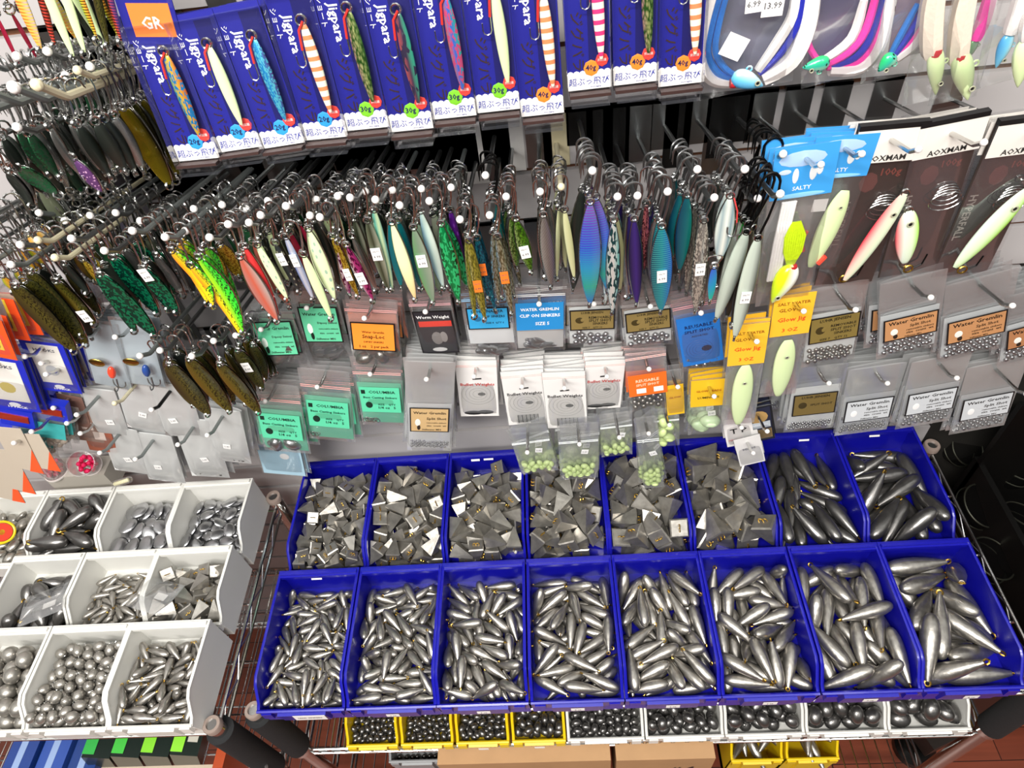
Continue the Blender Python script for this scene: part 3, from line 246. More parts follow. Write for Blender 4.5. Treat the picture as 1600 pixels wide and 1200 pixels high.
 'F7': (17, [185,712,347,74,56,33,11,-486,433,486,4,29,78,-53,160,132,140,14,-66,14,-71,-281,132,344,76,22,32,50,-189,739,429,72,-63,-4,-27,181,1241,229,47,-83,-11,25,483,1149,138,48,30,61,-54,-353,1335,136,40,73,-23,49,-162,1731,383,71,-15,66,-12,-125,1726,129,13,71,-14,-67,-165,520,129,33,57,44,59,-186,823,129,63,-2,72,-25,200,404,223,24,63,54,48,-320,1031,369,51,-29,75,27,-128,1465,347,22,59,54,55,244,898,129,56,-14,-71,-38,415,1558,358,92,33,-17,-8]),
 'R7': (17, [103,189,316,15,-61,-65,40,-373,809,308,20,-35,-26,-87,504,593,128,39,-39,-63,-53,498,1214,252,41,56,-47,52,-87,370,167,4,-44,-66,59,-301,345,362,42,10,66,59,116,881,333,59,57,-50,-21,-254,1395,259,53,25,43,67,-74,1183,355,67,-16,-68,21,482,595,387,26,-51,63,50,182,1728,127,33,55,-45,-61,-290,528,124,14,41,59,66,73,1045,124,52,-69,21,-43,261,464,124,56,-60,39,38,-245,1132,132,48,-73,23,-41,-62,1549,130,64,-30,-69,-1,-509,1508,342,36,-89,19,14]),
 'W00': (37, [33,144,61,24,-8,-74,61,39,803,152,36,11,-67,62,489,429,187,76,-35,-40,35,-244,819,80,34,64,-5,-67,83,344,162,14,20,65,71,478,261,158,35,59,47,53,368,884,78,44,3,-75,47,360,90,161,54,-43,58,-41,-67,531,61,2,-18,-72,-66,496,124,61,63,-63,18,-38,211,382,61,72,58,-31,-16,72,550,92,49,-49,40,58,-142,598,163,57,-73,19,-31,294,485,164,24,41,-40,-77,263,1009,62,53,-44,59,-41,362,714,148,12,42,43,-78,301,220,80,63,24,71,15,529,840,85,51,-80,-18,-22,54,976,62,29,9,-66,-68,-128,1000,93,50,56,-65,-2,237,91,61,37,-57,47,-54,-345,995,61,42,-22,62,-61,-11,332,62,20,40,61,64,482,655,70,50,30,-68,-41,209,839,151,27,1,56,-77,-170,366,158,46,43,60,47,-467,831,61,50,30,59,55,-246,484,61,3,16,72,-66,169,728,61,57,37,54,47,478,499,80,16,72,-23,-62,451,336,61,47,65,36,46,-53,785,62,18,1,-70,67,-508,1006,97,52,48,0,70,251,578,61,52,32,58,53,-100,168,160,76,47,-39,-18,-259,678,80,75,-27,58,-9,-248,272,61,52,57,33,53]),
 'W01': (24, [-218,490,536,58,74,22,-22,133,585,571,52,2,-72,44,402,873,454,22,79,-32,46,-164,123,582,26,60,-16,-73,-428,717,517,83,-44,30,5,-378,246,118,14,-62,-43,-62,-352,892,359,7,69,-39,59,273,115,116,16,71,11,66,315,197,518,51,28,-60,-53,50,117,332,40,-52,37,-64,-355,491,321,9,-46,-43,-76,338,565,392,43,-22,-82,26,-66,832,475,38,-20,75,-49,13,977,291,17,63,10,74,308,542,124,52,-26,61,-51,296,760,245,39,64,39,51,37,383,383,70,27,55,33,-384,182,401,40,-73,51,-15,349,267,275,8,51,-31,78,300,984,143,46,-51,31,-63,-95,268,115,67,63,-37,-9,-115,580,199,20,84,-22,-42,-292,876,115,40,-18,71,-54,-495,663,152,79,-56,-14,-13]),
 'W02': (34, [3,439,109,25,7,-46,-84,-480,229,144,71,67,13,-13,198,571,128,57,69,40,14,75,181,204,65,75,2,6,427,452,145,42,51,50,54,-435,609,195,21,-18,-66,69,460,171,146,16,-24,-67,66,-322,927,204,15,-8,-66,72,364,748,191,9,-16,-75,62,-235,194,145,14,4,68,71,-254,513,140,23,12,61,73,-197,201,48,64,-65,32,-22,141,151,49,28,35,-63,-62,335,243,210,14,-8,67,-71,-459,492,48,16,-24,63,-70,-100,682,114,50,-59,-50,38,-474,180,48,67,-72,-2,11,-236,926,111,68,68,-23,-8,430,964,140,44,45,-59,-49,167,901,132,62,74,-5,20,474,918,48,67,72,0,10,-475,917,145,11,2,-72,-67,406,718,100,61,-68,-36,14,-106,910,48,71,-68,3,-13,475,500,48,72,67,-11,-2,459,169,49,65,-68,-25,20,33,929,176,37,1,66,-64,-146,498,49,34,29,66,58,-434,676,95,42,48,62,43,181,964,48,39,49,-53,-55,-460,928,48,8,16,66,72,-19,173,113,14,10,66,72,238,318,89,83,54,0,-10,119,637,48,23,13,-67,-68]),
 'W03': (60, [63,322,195,57,-66,43,-17,256,404,188,74,-64,-1,14,-300,132,150,17,-13,79,-55,14,100,183,49,-37,-65,41,505,180,128,63,-72,5,25,174,763,177,69,69,-12,-13,-247,534,151,5,27,75,59,-503,624,133,79,-58,5,-9,267,171,194,40,49,-54,-53,-286,766,171,41,-48,-56,52,68,558,193,27,-72,57,-27,-226,106,43,59,48,-47,-42,193,349,44,52,41,-53,-51,504,667,44,1,-12,-70,69,333,148,118,1,2,74,66,-374,410,118,73,66,-3,6,-504,948,43,67,71,13,1,-509,215,202,69,-68,-5,-18,477,125,44,34,-25,-63,64,-167,954,124,65,-74,-8,4,-37,918,53,62,-75,16,-3,121,183,116,70,68,-13,-10,261,632,124,76,63,2,5,-494,202,116,9,11,-74,-64,-194,623,43,29,21,-69,-61,-147,340,136,33,37,-67,-53,508,453,119,17,3,64,-74,-488,134,43,62,-70,-18,27,475,363,43,37,25,62,62,-491,429,44,69,65,-16,-22,290,421,97,64,62,36,24,53,783,116,65,-73,16,-4,112,980,218,21,-39,-56,68,446,413,186,7,-32,65,67,-287,981,184,32,30,-69,-55,471,989,142,48,-69,-34,40,-512,944,147,9,21,67,-69,32,458,131,15,24,-66,68,-375,954,105,66,-73,-8,6,-97,212,98,75,59,-25,-8,-491,434,164,47,70,-49,-18,254,127,43,64,-64,35,-22,463,986,54,26,-48,-55,61,239,1006,154,58,43,-63,-26,240,838,43,38,-45,51,-61,-160,743,86,6,-28,44,-84,268,968,81,2,-7,85,51,-360,709,67,13,-26,69,65,33,693,44,65,-68,24,-17,371,792,165,17,22,46,-83,-334,253,61,34,-36,47,-72,21,147,44,12,-11,66,-72,-509,716,68,77,-59,-12,-16,36,1005,99,43,-43,-25,74,411,642,107,46,-75,-44,9,503,811,107,7,7,38,-91,-240,429,43,49,38,-56,-53,-242,964,44,70,63,-25,-18,204,596,44,4,16,69,69,-38,458,68,56,76,30,10]),
 'W10': (20, [-284,200,108,47,-27,69,46,-165,367,251,75,62,-17,-7,437,463,305,45,-77,6,-43,103,198,278,56,55,58,-21,-493,330,121,39,-38,-50,-66,-492,682,111,34,41,70,-45,498,692,176,30,91,-15,21,501,215,108,17,10,73,-64,475,183,327,22,4,-86,43,-41,878,160,85,-6,-43,27,28,649,108,50,70,-23,-43,-107,668,298,65,15,70,-21,-461,114,274,8,87,29,-36,-274,835,109,10,64,-39,64,303,851,113,17,-53,63,-53,53,428,121,20,-82,-17,48,-300,515,111,56,77,-26,4,-55,202,109,46,-28,-68,-47,264,188,111,50,-81,-6,25,349,524,111,40,75,31,40]),
 'W11': (62, [560,277,126,54,62,-39,39,512,593,58,26,66,42,-55,-277,189,50,42,-35,63,53,450,486,123,51,62,-52,26,-165,122,119,58,59,-55,-3,444,672,128,62,-17,71,23,-280,150,154,68,-63,35,-7,-462,297,153,65,-35,64,16,278,950,104,86,-12,-45,15,496,130,50,16,-58,-43,-65,-258,407,62,55,-6,80,-19,-559,187,53,51,-65,41,36,-186,717,54,26,-67,2,-68,137,53,50,20,72,-7,-65,-468,901,138,15,-66,-24,-69,-284,744,133,1,70,30,63,198,467,154,53,74,-22,-32,-559,753,54,11,16,65,-72,222,142,133,63,10,-74,14,277,709,149,69,-53,34,33,6,610,123,67,23,-69,-5,-345,837,133,60,40,-66,13,390,115,148,40,-83,36,-5,328,366,108,34,48,-50,63,-328,285,122,64,57,-39,-31,-84,72,50,45,65,-31,-50,-447,615,133,20,65,36,62,99,504,130,12,-51,-45,-71,-447,464,50,0,27,-67,68,-388,715,50,4,-65,-31,-68,196,292,149,23,-51,59,-56,-202,545,120,11,-18,69,-68,184,781,136,37,29,53,-69,109,947,52,54,-40,62,-37,-65,408,50,8,-63,35,67,38,281,146,16,-62,41,64,-69,533,50,16,-71,-12,66,-181,844,50,46,66,30,50,-65,55,157,52,51,-63,-24,532,442,50,63,-51,52,25,-415,118,72,78,-30,50,18,186,446,50,9,36,-63,-67,506,858,50,52,-21,-69,-43,384,812,50,32,-72,7,60,-322,538,54,69,51,44,23,-557,474,99,44,-69,-52,-18,-171,226,54,59,77,8,-18,164,599,50,20,47,-55,-64,-1,858,53,59,2,-76,-23,126,725,50,68,-26,-67,2,448,851,144,69,38,46,-38,364,508,50,51,65,-32,45,-166,950,76,8,81,-18,-54,-107,644,52,3,68,32,-65,337,180,50,56,-61,39,39,-454,294,50,56,71,14,38,-31,224,81,16,24,-80,-51,143,204,50,21,-47,55,-64,334,722,50,42,-20,70,-53,450,248,124,12,30,-86,-37,123,355,51,57,-71,-13,37,-416,856,50,51,22,-69,44]),
 'W12': (34, [282,182,340,53,-30,66,40,496,205,257,0,0,94,-30,-85,422,352,2,-56,18,80,-521,458,459,38,-62,66,11,534,671,270,67,-21,-41,-57,153,627,402,52,-81,17,-12,-333,237,286,6,60,53,58,-344,502,307,47,-51,-15,-69,444,433,339,34,40,-54,64,-503,246,379,58,-63,-14,-48,-213,91,97,58,-51,19,-59,19,188,311,79,45,23,31,501,807,396,41,-86,-18,18,-466,76,254,7,-1,-98,-15,-517,868,348,90,35,13,20,-102,677,334,42,-54,-66,29,157,437,352,2,40,-55,72,-280,764,276,54,66,14,-48,511,420,166,35,92,-5,-7,475,138,76,57,41,-41,57,222,132,180,35,48,-61,51,136,899,285,4,12,8,-98,296,485,259,77,-52,-28,-18,286,909,244,73,1,28,-61,-471,196,76,80,-58,-6,8,171,690,180,54,-2,-82,-14,-19,161,155,58,63,44,24,-9,887,169,2,31,1,-94,474,883,165,51,-55,-44,-48,-380,862,199,41,-22,57,67,-534,622,196,3,-15,18,-96,-534,398,175,29,-64,70,8,-216,366,112,85,-24,45,-8,-364,507,76,39,-51,-28,-70,22,316,109,0,5,99,0,265,244,76,18,13,57,78,333,788,76,72,52,-26,-35,-11,512,176,58,1,-29,75,-151,900,79,80,5,-58,4,462,600,101,40,21,-49,73,-284,693,84,81,11,56,-6,240,533,76,69,50,-30,-41,-472,833,76,57,41,-41,-57,-14,724,109,0,99,0,0]),
 'W20': (29, [226,131,124,14,-35,22,89,252,279,327,30,18,73,-57,494,248,351,46,-31,-28,-77,305,949,452,71,-24,-30,-57,490,625,116,77,-60,-16,-10,492,517,343,53,14,1,-83,202,713,433,64,-6,38,65,132,518,293,55,65,28,41,172,1102,330,34,46,75,30,478,123,124,3,39,14,90,-229,1086,128,61,-4,-40,67,56,868,317,30,-57,-17,-73,492,372,133,13,-54,-82,-5,476,1094,324,57,52,38,49,397,753,305,28,-34,15,-87,493,907,133,12,-96,-20,9,-87,1095,336,45,34,17,79,249,654,126,78,-2,-41,-45,189,896,117,77,26,56,-3,260,391,116,59,-55,-28,-50,-6,624,116,75,36,-50,18,327,1094,124,84,29,34,-28,22,366,124,75,35,-23,50,-482,1102,132,36,-20,90,4,-256,671,134,12,-95,-23,-6,-102,868,124,32,-81,36,30,26,1096,124,15,90,-2,-39,-101,646,342,33,68,-55,-32,-278,875,279,27,50,54,-60]),
 'W21': (139, [528,98,255,44,31,67,-49,429,89,401,48,63,59,12,-31,168,365,39,-83,6,-37,-194,97,390,45,68,-35,44,-168,88,235,8,58,29,-75,132,81,405,61,-24,-56,48,-254,368,410,30,-51,-35,-71,-368,233,362,19,-70,37,-56,-344,749,413,44,-35,33,74,360,654,393,49,25,79,-21,531,256,78,19,-7,76,60,177,970,391,24,-48,40,73,514,79,88,52,39,-18,-73,43,415,330,29,13,-63,70,22,98,78,59,-77,-5,-20,15,637,370,15,-35,78,-48,532,895,229,33,75,-45,32,517,990,376,61,-11,-49,60,-198,1067,430,42,20,71,-51,-532,612,235,77,-59,-20,-9,-37,230,213,10,-28,-55,-77,-241,432,263,66,-49,-6,54,-517,332,438,64,-34,-65,-19,157,257,362,53,41,-54,-49,516,826,385,42,-29,-31,79,345,881,397,13,-57,-36,71,344,777,274,23,-80,-29,-45,308,1078,378,15,-8,-48,-85,-397,406,339,39,59,34,-61,101,514,190,48,-42,-51,56,510,728,252,56,-35,-11,73,-526,93,400,91,38,9,6,378,318,357,53,17,-38,73,530,1080,231,28,47,-72,40,183,705,376,70,37,15,-58,342,79,98,82,17,-7,-53,-525,501,377,68,4,-23,68,-272,915,380,60,20,-51,57,-512,83,78,77,-22,-58,3,-230,254,244,67,65,23,23,-330,585,350,31,56,27,70,528,642,400,18,17,1,-96,287,287,233,93,22,-26,2,-487,699,371,2,-40,59,68,-392,302,211,57,49,-35,54,126,667,224,34,-74,57,-2,114,1139,405,17,-67,1,-71,202,136,256,77,27,33,-45,280,610,264,54,-57,3,61,-114,333,333,33,4,-2,93,484,416,246,21,-48,1,-84,178,828,250,42,-41,-69,39,-459,878,363,27,-69,-17,64,-114,880,380,13,80,57,-4,-28,1014,384,65,2,68,-30,42,288,78,67,-8,62,38,520,961,80,14,60,-41,66,251,441,240,37,-1,-9,-91,520,619,84,25,-24,57,-73,-357,78,395,21,-29,-4,-92,532,209,395,82,2,13,-54,380,490,350,10,-20,-96,-3,-362,1134,379,75,36,54,-6,-532,237,290,12,19,-96,6,363,945,242,84,-4,-44,29,74,852,377,48,-17,61,-59,-177,702,385,45,-19,-83,21,-201,424,89,90,5,-42,-3,461,1141,395,9,82,54,1,182,83,97,54,10,-15,81,169,541,355,76,-12,20,-59,-146,540,345,37,-15,-84,-33,-131,1128,295,13,63,-59,47,470,573,238,93,-4,28,19,-512,1056,380,44,-73,-31,40,119,326,220,5,-10,-64,75,-382,517,210,69,-37,58,-18,-523,244,97,14,82,54,6,524,441,90,21,30,-81,-43,-389,686,195,75,8,12,-63,-163,785,242,20,-29,40,-83,-137,100,78,45,33,-53,63,-12,448,78,4,-59,21,-77,518,790,88,21,-88,1,40,-328,820,254,85,17,3,47,-512,79,234,60,7,-76,-19,182,984,235,7,73,21,63,7,770,253,95,10,-14,23,504,1136,85,65,-10,-74,-5,-237,635,223,44,72,47,-21,-531,404,236,56,59,31,-46,-312,79,78,60,7,-76,-19,-185,1129,78,75,-52,-35,16,-532,970,234,57,59,47,-29,378,1123,230,58,-80,-10,-4,-147,589,84,82,52,16,-8,-187,971,236,61,-77,-1,11,-364,1132,89,17,-30,-30,88,35,1092,260,5,24,-46,-84,201,246,97,1,-31,-93,-16,-519,942,79,63,-64,-12,41,25,966,86,8,-20,-84,-47,-468,1140,243,33,62,45,53,-530,1125,87,12,16,-88,41,-283,1134,230,49,-57,64,-4,468,260,228,48,21,-84,-2,-373,411,78,62,75,18,-10,45,79,253,95,9,14,-20,-338,115,233,64,-58,31,37,-328,802,78,14,52,-34,75,-312,589,78,55,-76,-9,30,354,587,97,58,16,4,-78,-510,773,78,52,57,27,57,-62,626,225,53,-35,-74,-13,-8,929,246,33,53,-36,-68,369,255,78,68,-48,40,35,-14,1139,97,14,56,-80,-9,-158,783,78,31,-47,-60,-54,364,125,260,16,31,-60,70,144,1136,97,78,-15,4,58,-83,462,217,12,-77,40,45,22,632,86,28,79,-41,-34,357,925,78,60,-76,-10,-16,-531,419,78,7,19,60,-76,-501,605,78,15,-35,52,-75,-363,980,258,7,-87,20,-42,-310,246,78,74,50,-38,-20,360,430,97,57,-4,16,-79,-512,792,234,31,-45,-43,70,21,792,78,48,-36,68,-39,-340,971,86,36,-49,74,-24,203,798,89,37,-89,-3,-24,203,1141,262,64,-6,72,-21,200,981,78,5,68,35,-62,183,410,78,10,-75,17,-62,358,746,97,15,97,-13,-9,195,611,78,68,48,40,-36,-151,959,84,52,-12,-82,13,-138,276,95,17,22,92,24]),
 'W22': (96, [-545,189,263,39,38,62,-54,-549,775,262,60,-56,-40,-38,369,170,158,7,66,13,-72,445,304,211,52,-13,81,17,98,130,170,19,49,65,53,546,187,238,73,-62,-14,-23,-153,539,277,68,36,-56,27,270,275,178,41,-23,81,32,526,297,61,46,30,-66,50,-308,63,243,65,19,71,7,158,273,311,54,-75,-29,-22,538,566,292,33,-55,-50,-56,23,230,232,51,-2,73,42,-178,707,256,53,-17,-46,67,-370,764,308,24,11,87,40,-180,340,298,55,-57,17,-58,-375,643,243,57,-26,-46,61,-97,61,315,56,43,60,34,534,770,199,23,-1,72,64,-211,826,186,37,69,2,-61,520,1029,63,65,-49,50,26,524,521,132,25,3,-71,64,426,790,268,2,29,62,72,-3,796,262,44,38,55,-58,545,750,65,61,75,-18,9,21,452,278,10,-36,70,59,412,796,139,67,-71,-11,-15,-472,1060,281,49,24,73,-39,447,1023,235,21,16,-46,-84,-423,517,293,67,-29,65,-13,-517,354,376,23,6,-69,-67,-123,61,66,9,-76,-17,60,291,66,238,38,55,40,61,4,1063,292,60,35,67,-19,-409,811,65,50,-63,-24,-53,198,959,61,49,29,66,47,288,770,185,72,-18,44,49,-14,772,93,9,-32,-77,53,156,584,64,5,-24,74,61,-546,442,186,72,-67,4,10,207,896,270,55,19,-79,12,-280,181,294,53,-46,-55,43,-238,904,302,68,-24,-65,19,541,1102,291,31,86,37,0,87,386,106,51,-65,39,39,311,1037,194,51,-67,24,47,-535,187,62,63,73,-7,20,-229,1041,297,52,35,-55,-53,-426,65,135,6,78,2,60,159,811,122,57,68,-42,-13,191,1032,245,18,0,-88,42,429,67,84,80,15,57,2,-75,646,143,61,4,-75,-20,426,575,61,65,-72,-6,-20,-541,1014,189,47,-29,-62,-54,-381,403,325,3,33,33,87,-65,1014,175,39,-49,43,-64,335,580,194,48,58,30,57,191,634,282,29,79,-15,-49,-547,689,126,38,40,60,-57,-215,1140,180,21,80,-7,-54,-407,512,169,31,38,-44,74,391,440,192,80,4,57,-14,157,751,243,82,-27,42,-25,-314,712,64,39,-37,68,48,62,1143,201,48,-35,-68,41,123,510,198,23,70,-40,-52,318,643,61,61,-53,49,28,-245,929,86,35,-6,-57,72,-177,158,171,23,-23,63,-70,-302,999,193,77,28,56,6,199,61,96,81,-8,54,-18,43,1031,65,56,32,59,46,-188,360,156,27,-75,28,52,-383,278,172,57,-73,5,34,341,253,61,37,-13,-71,57,-426,1156,204,34,-73,-40,43,-274,496,199,69,31,-40,49,-54,351,61,67,38,62,-11,-71,452,176,1,43,-58,-68,432,1155,193,79,-20,-54,12,178,1159,65,32,63,45,53,-459,952,66,18,40,54,71,-430,778,191,26,1,-68,67,-502,422,61,30,5,-72,-61,-147,796,61,31,-7,-72,60,264,388,256,1,-95,-8,28,380,1115,74,55,60,-19,-53,-149,254,64,24,-77,1,57,208,299,61,64,48,-54,22,-282,158,61,36,-59,42,-57,-140,546,63,68,-11,-69,16,-375,448,64,46,-25,-73,-41,-425,1143,61,5,-69,23,-67,-173,1154,61,29,55,-47,-61,300,848,61,59,72,-9,-33]),
 'Y0': (41, [-383,205,221,81,-9,-40,-41,-359,123,138,59,-12,75,23,-381,65,50,51,19,-73,39,-185,347,117,61,-70,34,-6,35,254,131,80,-55,-17,-5,-277,387,147,74,59,-23,17,177,458,134,17,-74,-6,-64,-68,61,160,65,43,60,-7,-156,225,132,8,-31,69,-63,92,141,130,79,11,58,-7,-129,451,162,43,-77,-26,-37,-66,266,135,85,-49,-13,-8,390,415,49,48,-30,56,59,388,84,156,57,21,40,-67,-254,204,135,67,-71,6,17,319,364,107,71,-66,7,16,-382,363,139,72,23,-52,38,-256,50,49,61,-8,-76,18,49,59,171,18,52,-25,79,167,53,146,25,47,27,79,286,164,143,56,-72,-23,-31,390,298,155,71,-40,-26,-50,-345,481,147,48,72,-30,-37,-76,390,103,74,55,7,-35,9,174,49,54,-58,25,53,75,306,49,1,-28,71,63,11,461,49,2,-71,27,-63,-284,58,152,28,90,15,-26,-221,498,126,26,54,-52,59,-373,428,49,44,31,70,-46,-182,109,136,80,-39,26,-35,-248,394,49,73,63,6,-22,181,203,150,67,0,51,-52,267,279,151,12,-82,-16,52,296,483,129,75,-21,-15,60,391,439,152,81,53,3,-21,378,163,62,79,-25,-28,47,390,196,183,20,7,-13,-96,-26,478,148,45,44,-23,73,69,505,131,3,11,-56,-81,132,358,146,22,-56,-75,24,-295,160,49,62,-75,-13,-14,222,387,67,17,-68,69,-7,-292,507,55,76,39,-35,36,293,49,172,0,81,55,-15,-366,257,135,12,-74,15,-63,-95,170,49,67,-49,40,36,179,294,67,97,9,-16,10,232,506,49,68,-48,-42,-34,-244,276,49,70,44,-46,-31,-128,300,50,57,-59,46,32,287,272,50,23,50,-44,70,390,279,49,36,-40,49,67,26,380,122,50,-8,6,-85,-32,157,149,7,96,-5,-22,-36,66,56,7,-21,85,46,-371,311,50,18,-75,-8,61,385,531,67,96,4,-18,-13,-137,52,67,15,-21,-95,-11,64,61,62,18,8,36,-90,-391,192,50,8,20,66,-71,-196,169,49,19,7,76,-61,133,546,49,7,-29,-56,76,381,58,58,40,-14,45,-77,126,198,49,24,76,0,-59,-25,307,49,25,-53,55,58,130,423,49,59,18,-61,48,-93,535,66,34,23,-1,-90,-152,444,49,76,-59,-23,-1,165,96,56,59,-20,43,64,268,61,56,42,5,-46,-77,255,170,49,24,-63,-5,72,-381,554,55,48,51,-68,12,-189,566,56,41,87,-9,-22]),
 'Y1': (43, [278,67,148,34,4,-64,-68,-100,230,138,34,-62,-11,68,72,210,49,47,69,32,-43,-339,285,214,69,-16,69,8,-7,288,139,50,-64,-2,56,182,370,137,74,23,-61,2,22,162,130,64,35,62,-23,-168,50,50,46,57,-28,-61,-288,301,49,47,-25,72,42,-282,70,148,55,-60,47,31,-370,235,130,9,62,3,77,129,255,130,9,55,-42,70,372,160,139,37,82,-10,-39,-316,461,140,35,-42,58,58,291,369,174,78,-59,-18,-7,140,136,130,54,5,65,-51,-214,191,152,45,46,73,20,154,70,49,35,-42,-63,-53,-36,409,49,2,23,-59,76,15,51,143,63,-11,-74,12,-135,343,144,50,-14,67,-51,389,364,153,73,-42,-35,-39,249,182,140,69,29,57,32,-263,348,135,24,-41,-32,81,-98,453,124,46,51,-37,61,274,299,49,21,-7,63,73,388,58,158,29,92,12,-17,-383,347,145,62,-68,4,-36,6,474,131,84,51,-12,3,53,76,49,5,-20,60,76,59,445,50,40,37,-53,63,-378,126,153,79,9,39,43,382,331,49,16,60,46,-61,334,259,129,10,-20,-21,-94,-173,161,50,58,72,-9,-33,124,470,125,28,18,30,-88,295,164,49,20,-5,-76,-60,-274,427,50,73,57,33,10,-174,88,146,14,-85,25,42,-209,442,126,66,24,-21,-66,-277,185,67,4,78,-58,18,-76,124,139,1,-89,26,34,-188,281,201,89,17,39,10,271,50,49,48,-56,-30,59,-83,293,55,85,-48,19,2,-285,68,49,53,-25,58,55,29,311,49,35,-14,-75,53,-386,430,67,54,-17,-11,81,290,488,155,2,59,-80,0,-388,50,67,17,-53,-81,0,-49,67,49,58,-76,-2,26,390,203,49,13,14,-75,62,-163,512,49,76,-30,-56,-8,388,513,152,30,-42,72,45,229,280,161,0,47,86,16,-48,189,49,58,-2,76,26,157,315,49,17,-62,11,-74,388,444,67,95,15,-10,-20,66,361,146,1,-53,77,33,-192,274,67,92,14,11,-33,-386,531,67,20,18,3,95,-281,538,66,22,27,5,93,191,542,50,43,34,-64,53,183,201,50,50,-72,22,-40,-46,537,56,6,-42,-75,48,387,67,49,51,-27,-57,-56,174,421,49,2,71,27,63,-390,170,49,17,10,-63,74,-142,385,50,4,-30,-63,70,288,418,67,94,20,-9,-21,-202,530,178,34,-73,-6,57,291,539,49,40,36,67,-49,76,568,49,62,16,74,12,390,563,49,36,40,-49,67,-390,311,50,15,13,-70,67,-388,539,190,24,60,63,-40]),
 'Y2': (42, [282,69,158,65,33,-65,12,-247,291,153,62,24,-73,12,-15,77,233,40,71,-20,53,240,200,147,66,-46,-55,15,-188,68,58,47,-17,61,-60,30,140,144,50,31,-64,-48,135,299,138,4,56,20,79,371,438,159,6,31,40,85,-335,301,247,32,56,-43,-62,-19,265,168,18,-23,-64,70,-380,157,275,3,-19,-73,-64,-161,208,182,78,42,-25,-36,-313,199,58,73,-63,-6,-22,99,378,58,29,-58,-49,56,-227,423,165,15,-66,-11,-71,-371,83,174,18,50,-43,72,376,173,182,21,93,-14,24,72,59,59,17,69,-10,-68,101,503,63,76,-9,-62,-12,-113,80,161,25,-3,-76,-58,120,187,219,63,45,-32,53,-341,59,58,12,-75,-15,62,32,247,58,74,63,10,-18,244,290,66,42,-48,-71,28,-105,364,179,21,71,46,46,380,298,182,23,54,-78,16,216,474,160,86,-7,47,-10,-372,394,174,26,20,48,80,374,61,244,2,-93,-16,-30,-250,113,154,48,-74,-45,0,143,59,173,17,-18,96,-8,360,65,58,63,26,-72,-3,-214,362,58,75,-13,-62,14,14,436,153,44,19,-6,-86,265,359,185,36,-42,-82,7,231,110,58,38,-74,-19,-51,-58,523,59,59,-3,-76,-24,139,192,66,87,44,-15,6,-92,288,74,27,82,41,27,-202,479,59,72,14,-65,-13,-63,402,58,54,-59,-24,54,-381,483,58,40,36,67,-49,-373,226,158,3,-57,62,52,-319,519,154,90,-10,-29,26,-186,207,58,72,-42,-48,-25,381,503,58,47,-31,55,60,257,408,58,69,-43,-47,32,256,537,58,19,-49,-58,60,381,334,58,22,-7,63,73,-362,329,59,32,5,69,63,-63,122,58,76,59,23,-2,355,190,58,58,1,76,-25,-42,546,175,44,70,23,-50,90,546,182,36,-49,22,75,-164,557,138,7,-6,88,44]),
 'Y3': (38, [-287,198,273,25,-51,40,70,255,267,291,57,59,-27,49,-372,95,196,17,-9,-60,-76,343,69,203,62,-33,54,-44,-15,135,276,34,-26,67,59,212,93,282,55,79,-13,16,-278,388,292,42,4,-66,-61,100,82,187,59,-67,-29,32,-347,314,194,77,-5,-60,-16,116,282,250,77,60,-10,13,363,364,278,15,-31,77,-52,-167,216,185,41,18,-50,-73,-161,82,326,48,-78,21,-31,-86,327,234,18,-52,14,-81,370,132,327,61,-75,20,7,-311,117,68,34,-13,-75,54,-48,80,143,83,-19,-37,-35,-6,426,178,29,69,-47,-45,193,453,68,58,-11,71,35,-15,340,68,65,-34,66,6,-356,472,191,1,-45,-51,-72,352,476,184,61,-65,38,-22,218,195,171,71,49,48,-9,-132,450,68,52,59,-23,55,-208,413,177,80,-45,29,-24,63,165,68,41,-62,-11,-64,-1,240,163,34,-16,-72,56,33,501,68,62,-13,-75,14,-213,70,198,66,-5,-70,22,-356,254,68,54,-16,72,38,231,352,167,55,58,54,24,361,219,198,61,-68,-4,38,-161,98,68,30,48,-59,56,178,92,69,3,29,62,72,-205,301,68,60,-76,4,21,156,298,68,4,-57,27,76,-321,414,68,4,57,27,-76,347,389,68,59,-3,76,-22,328,85,68,53,14,-75,35,205,533,187,11,-68,-7,-71,334,248,68,64,55,47,21,343,562,68,62,-12,-75,14]),
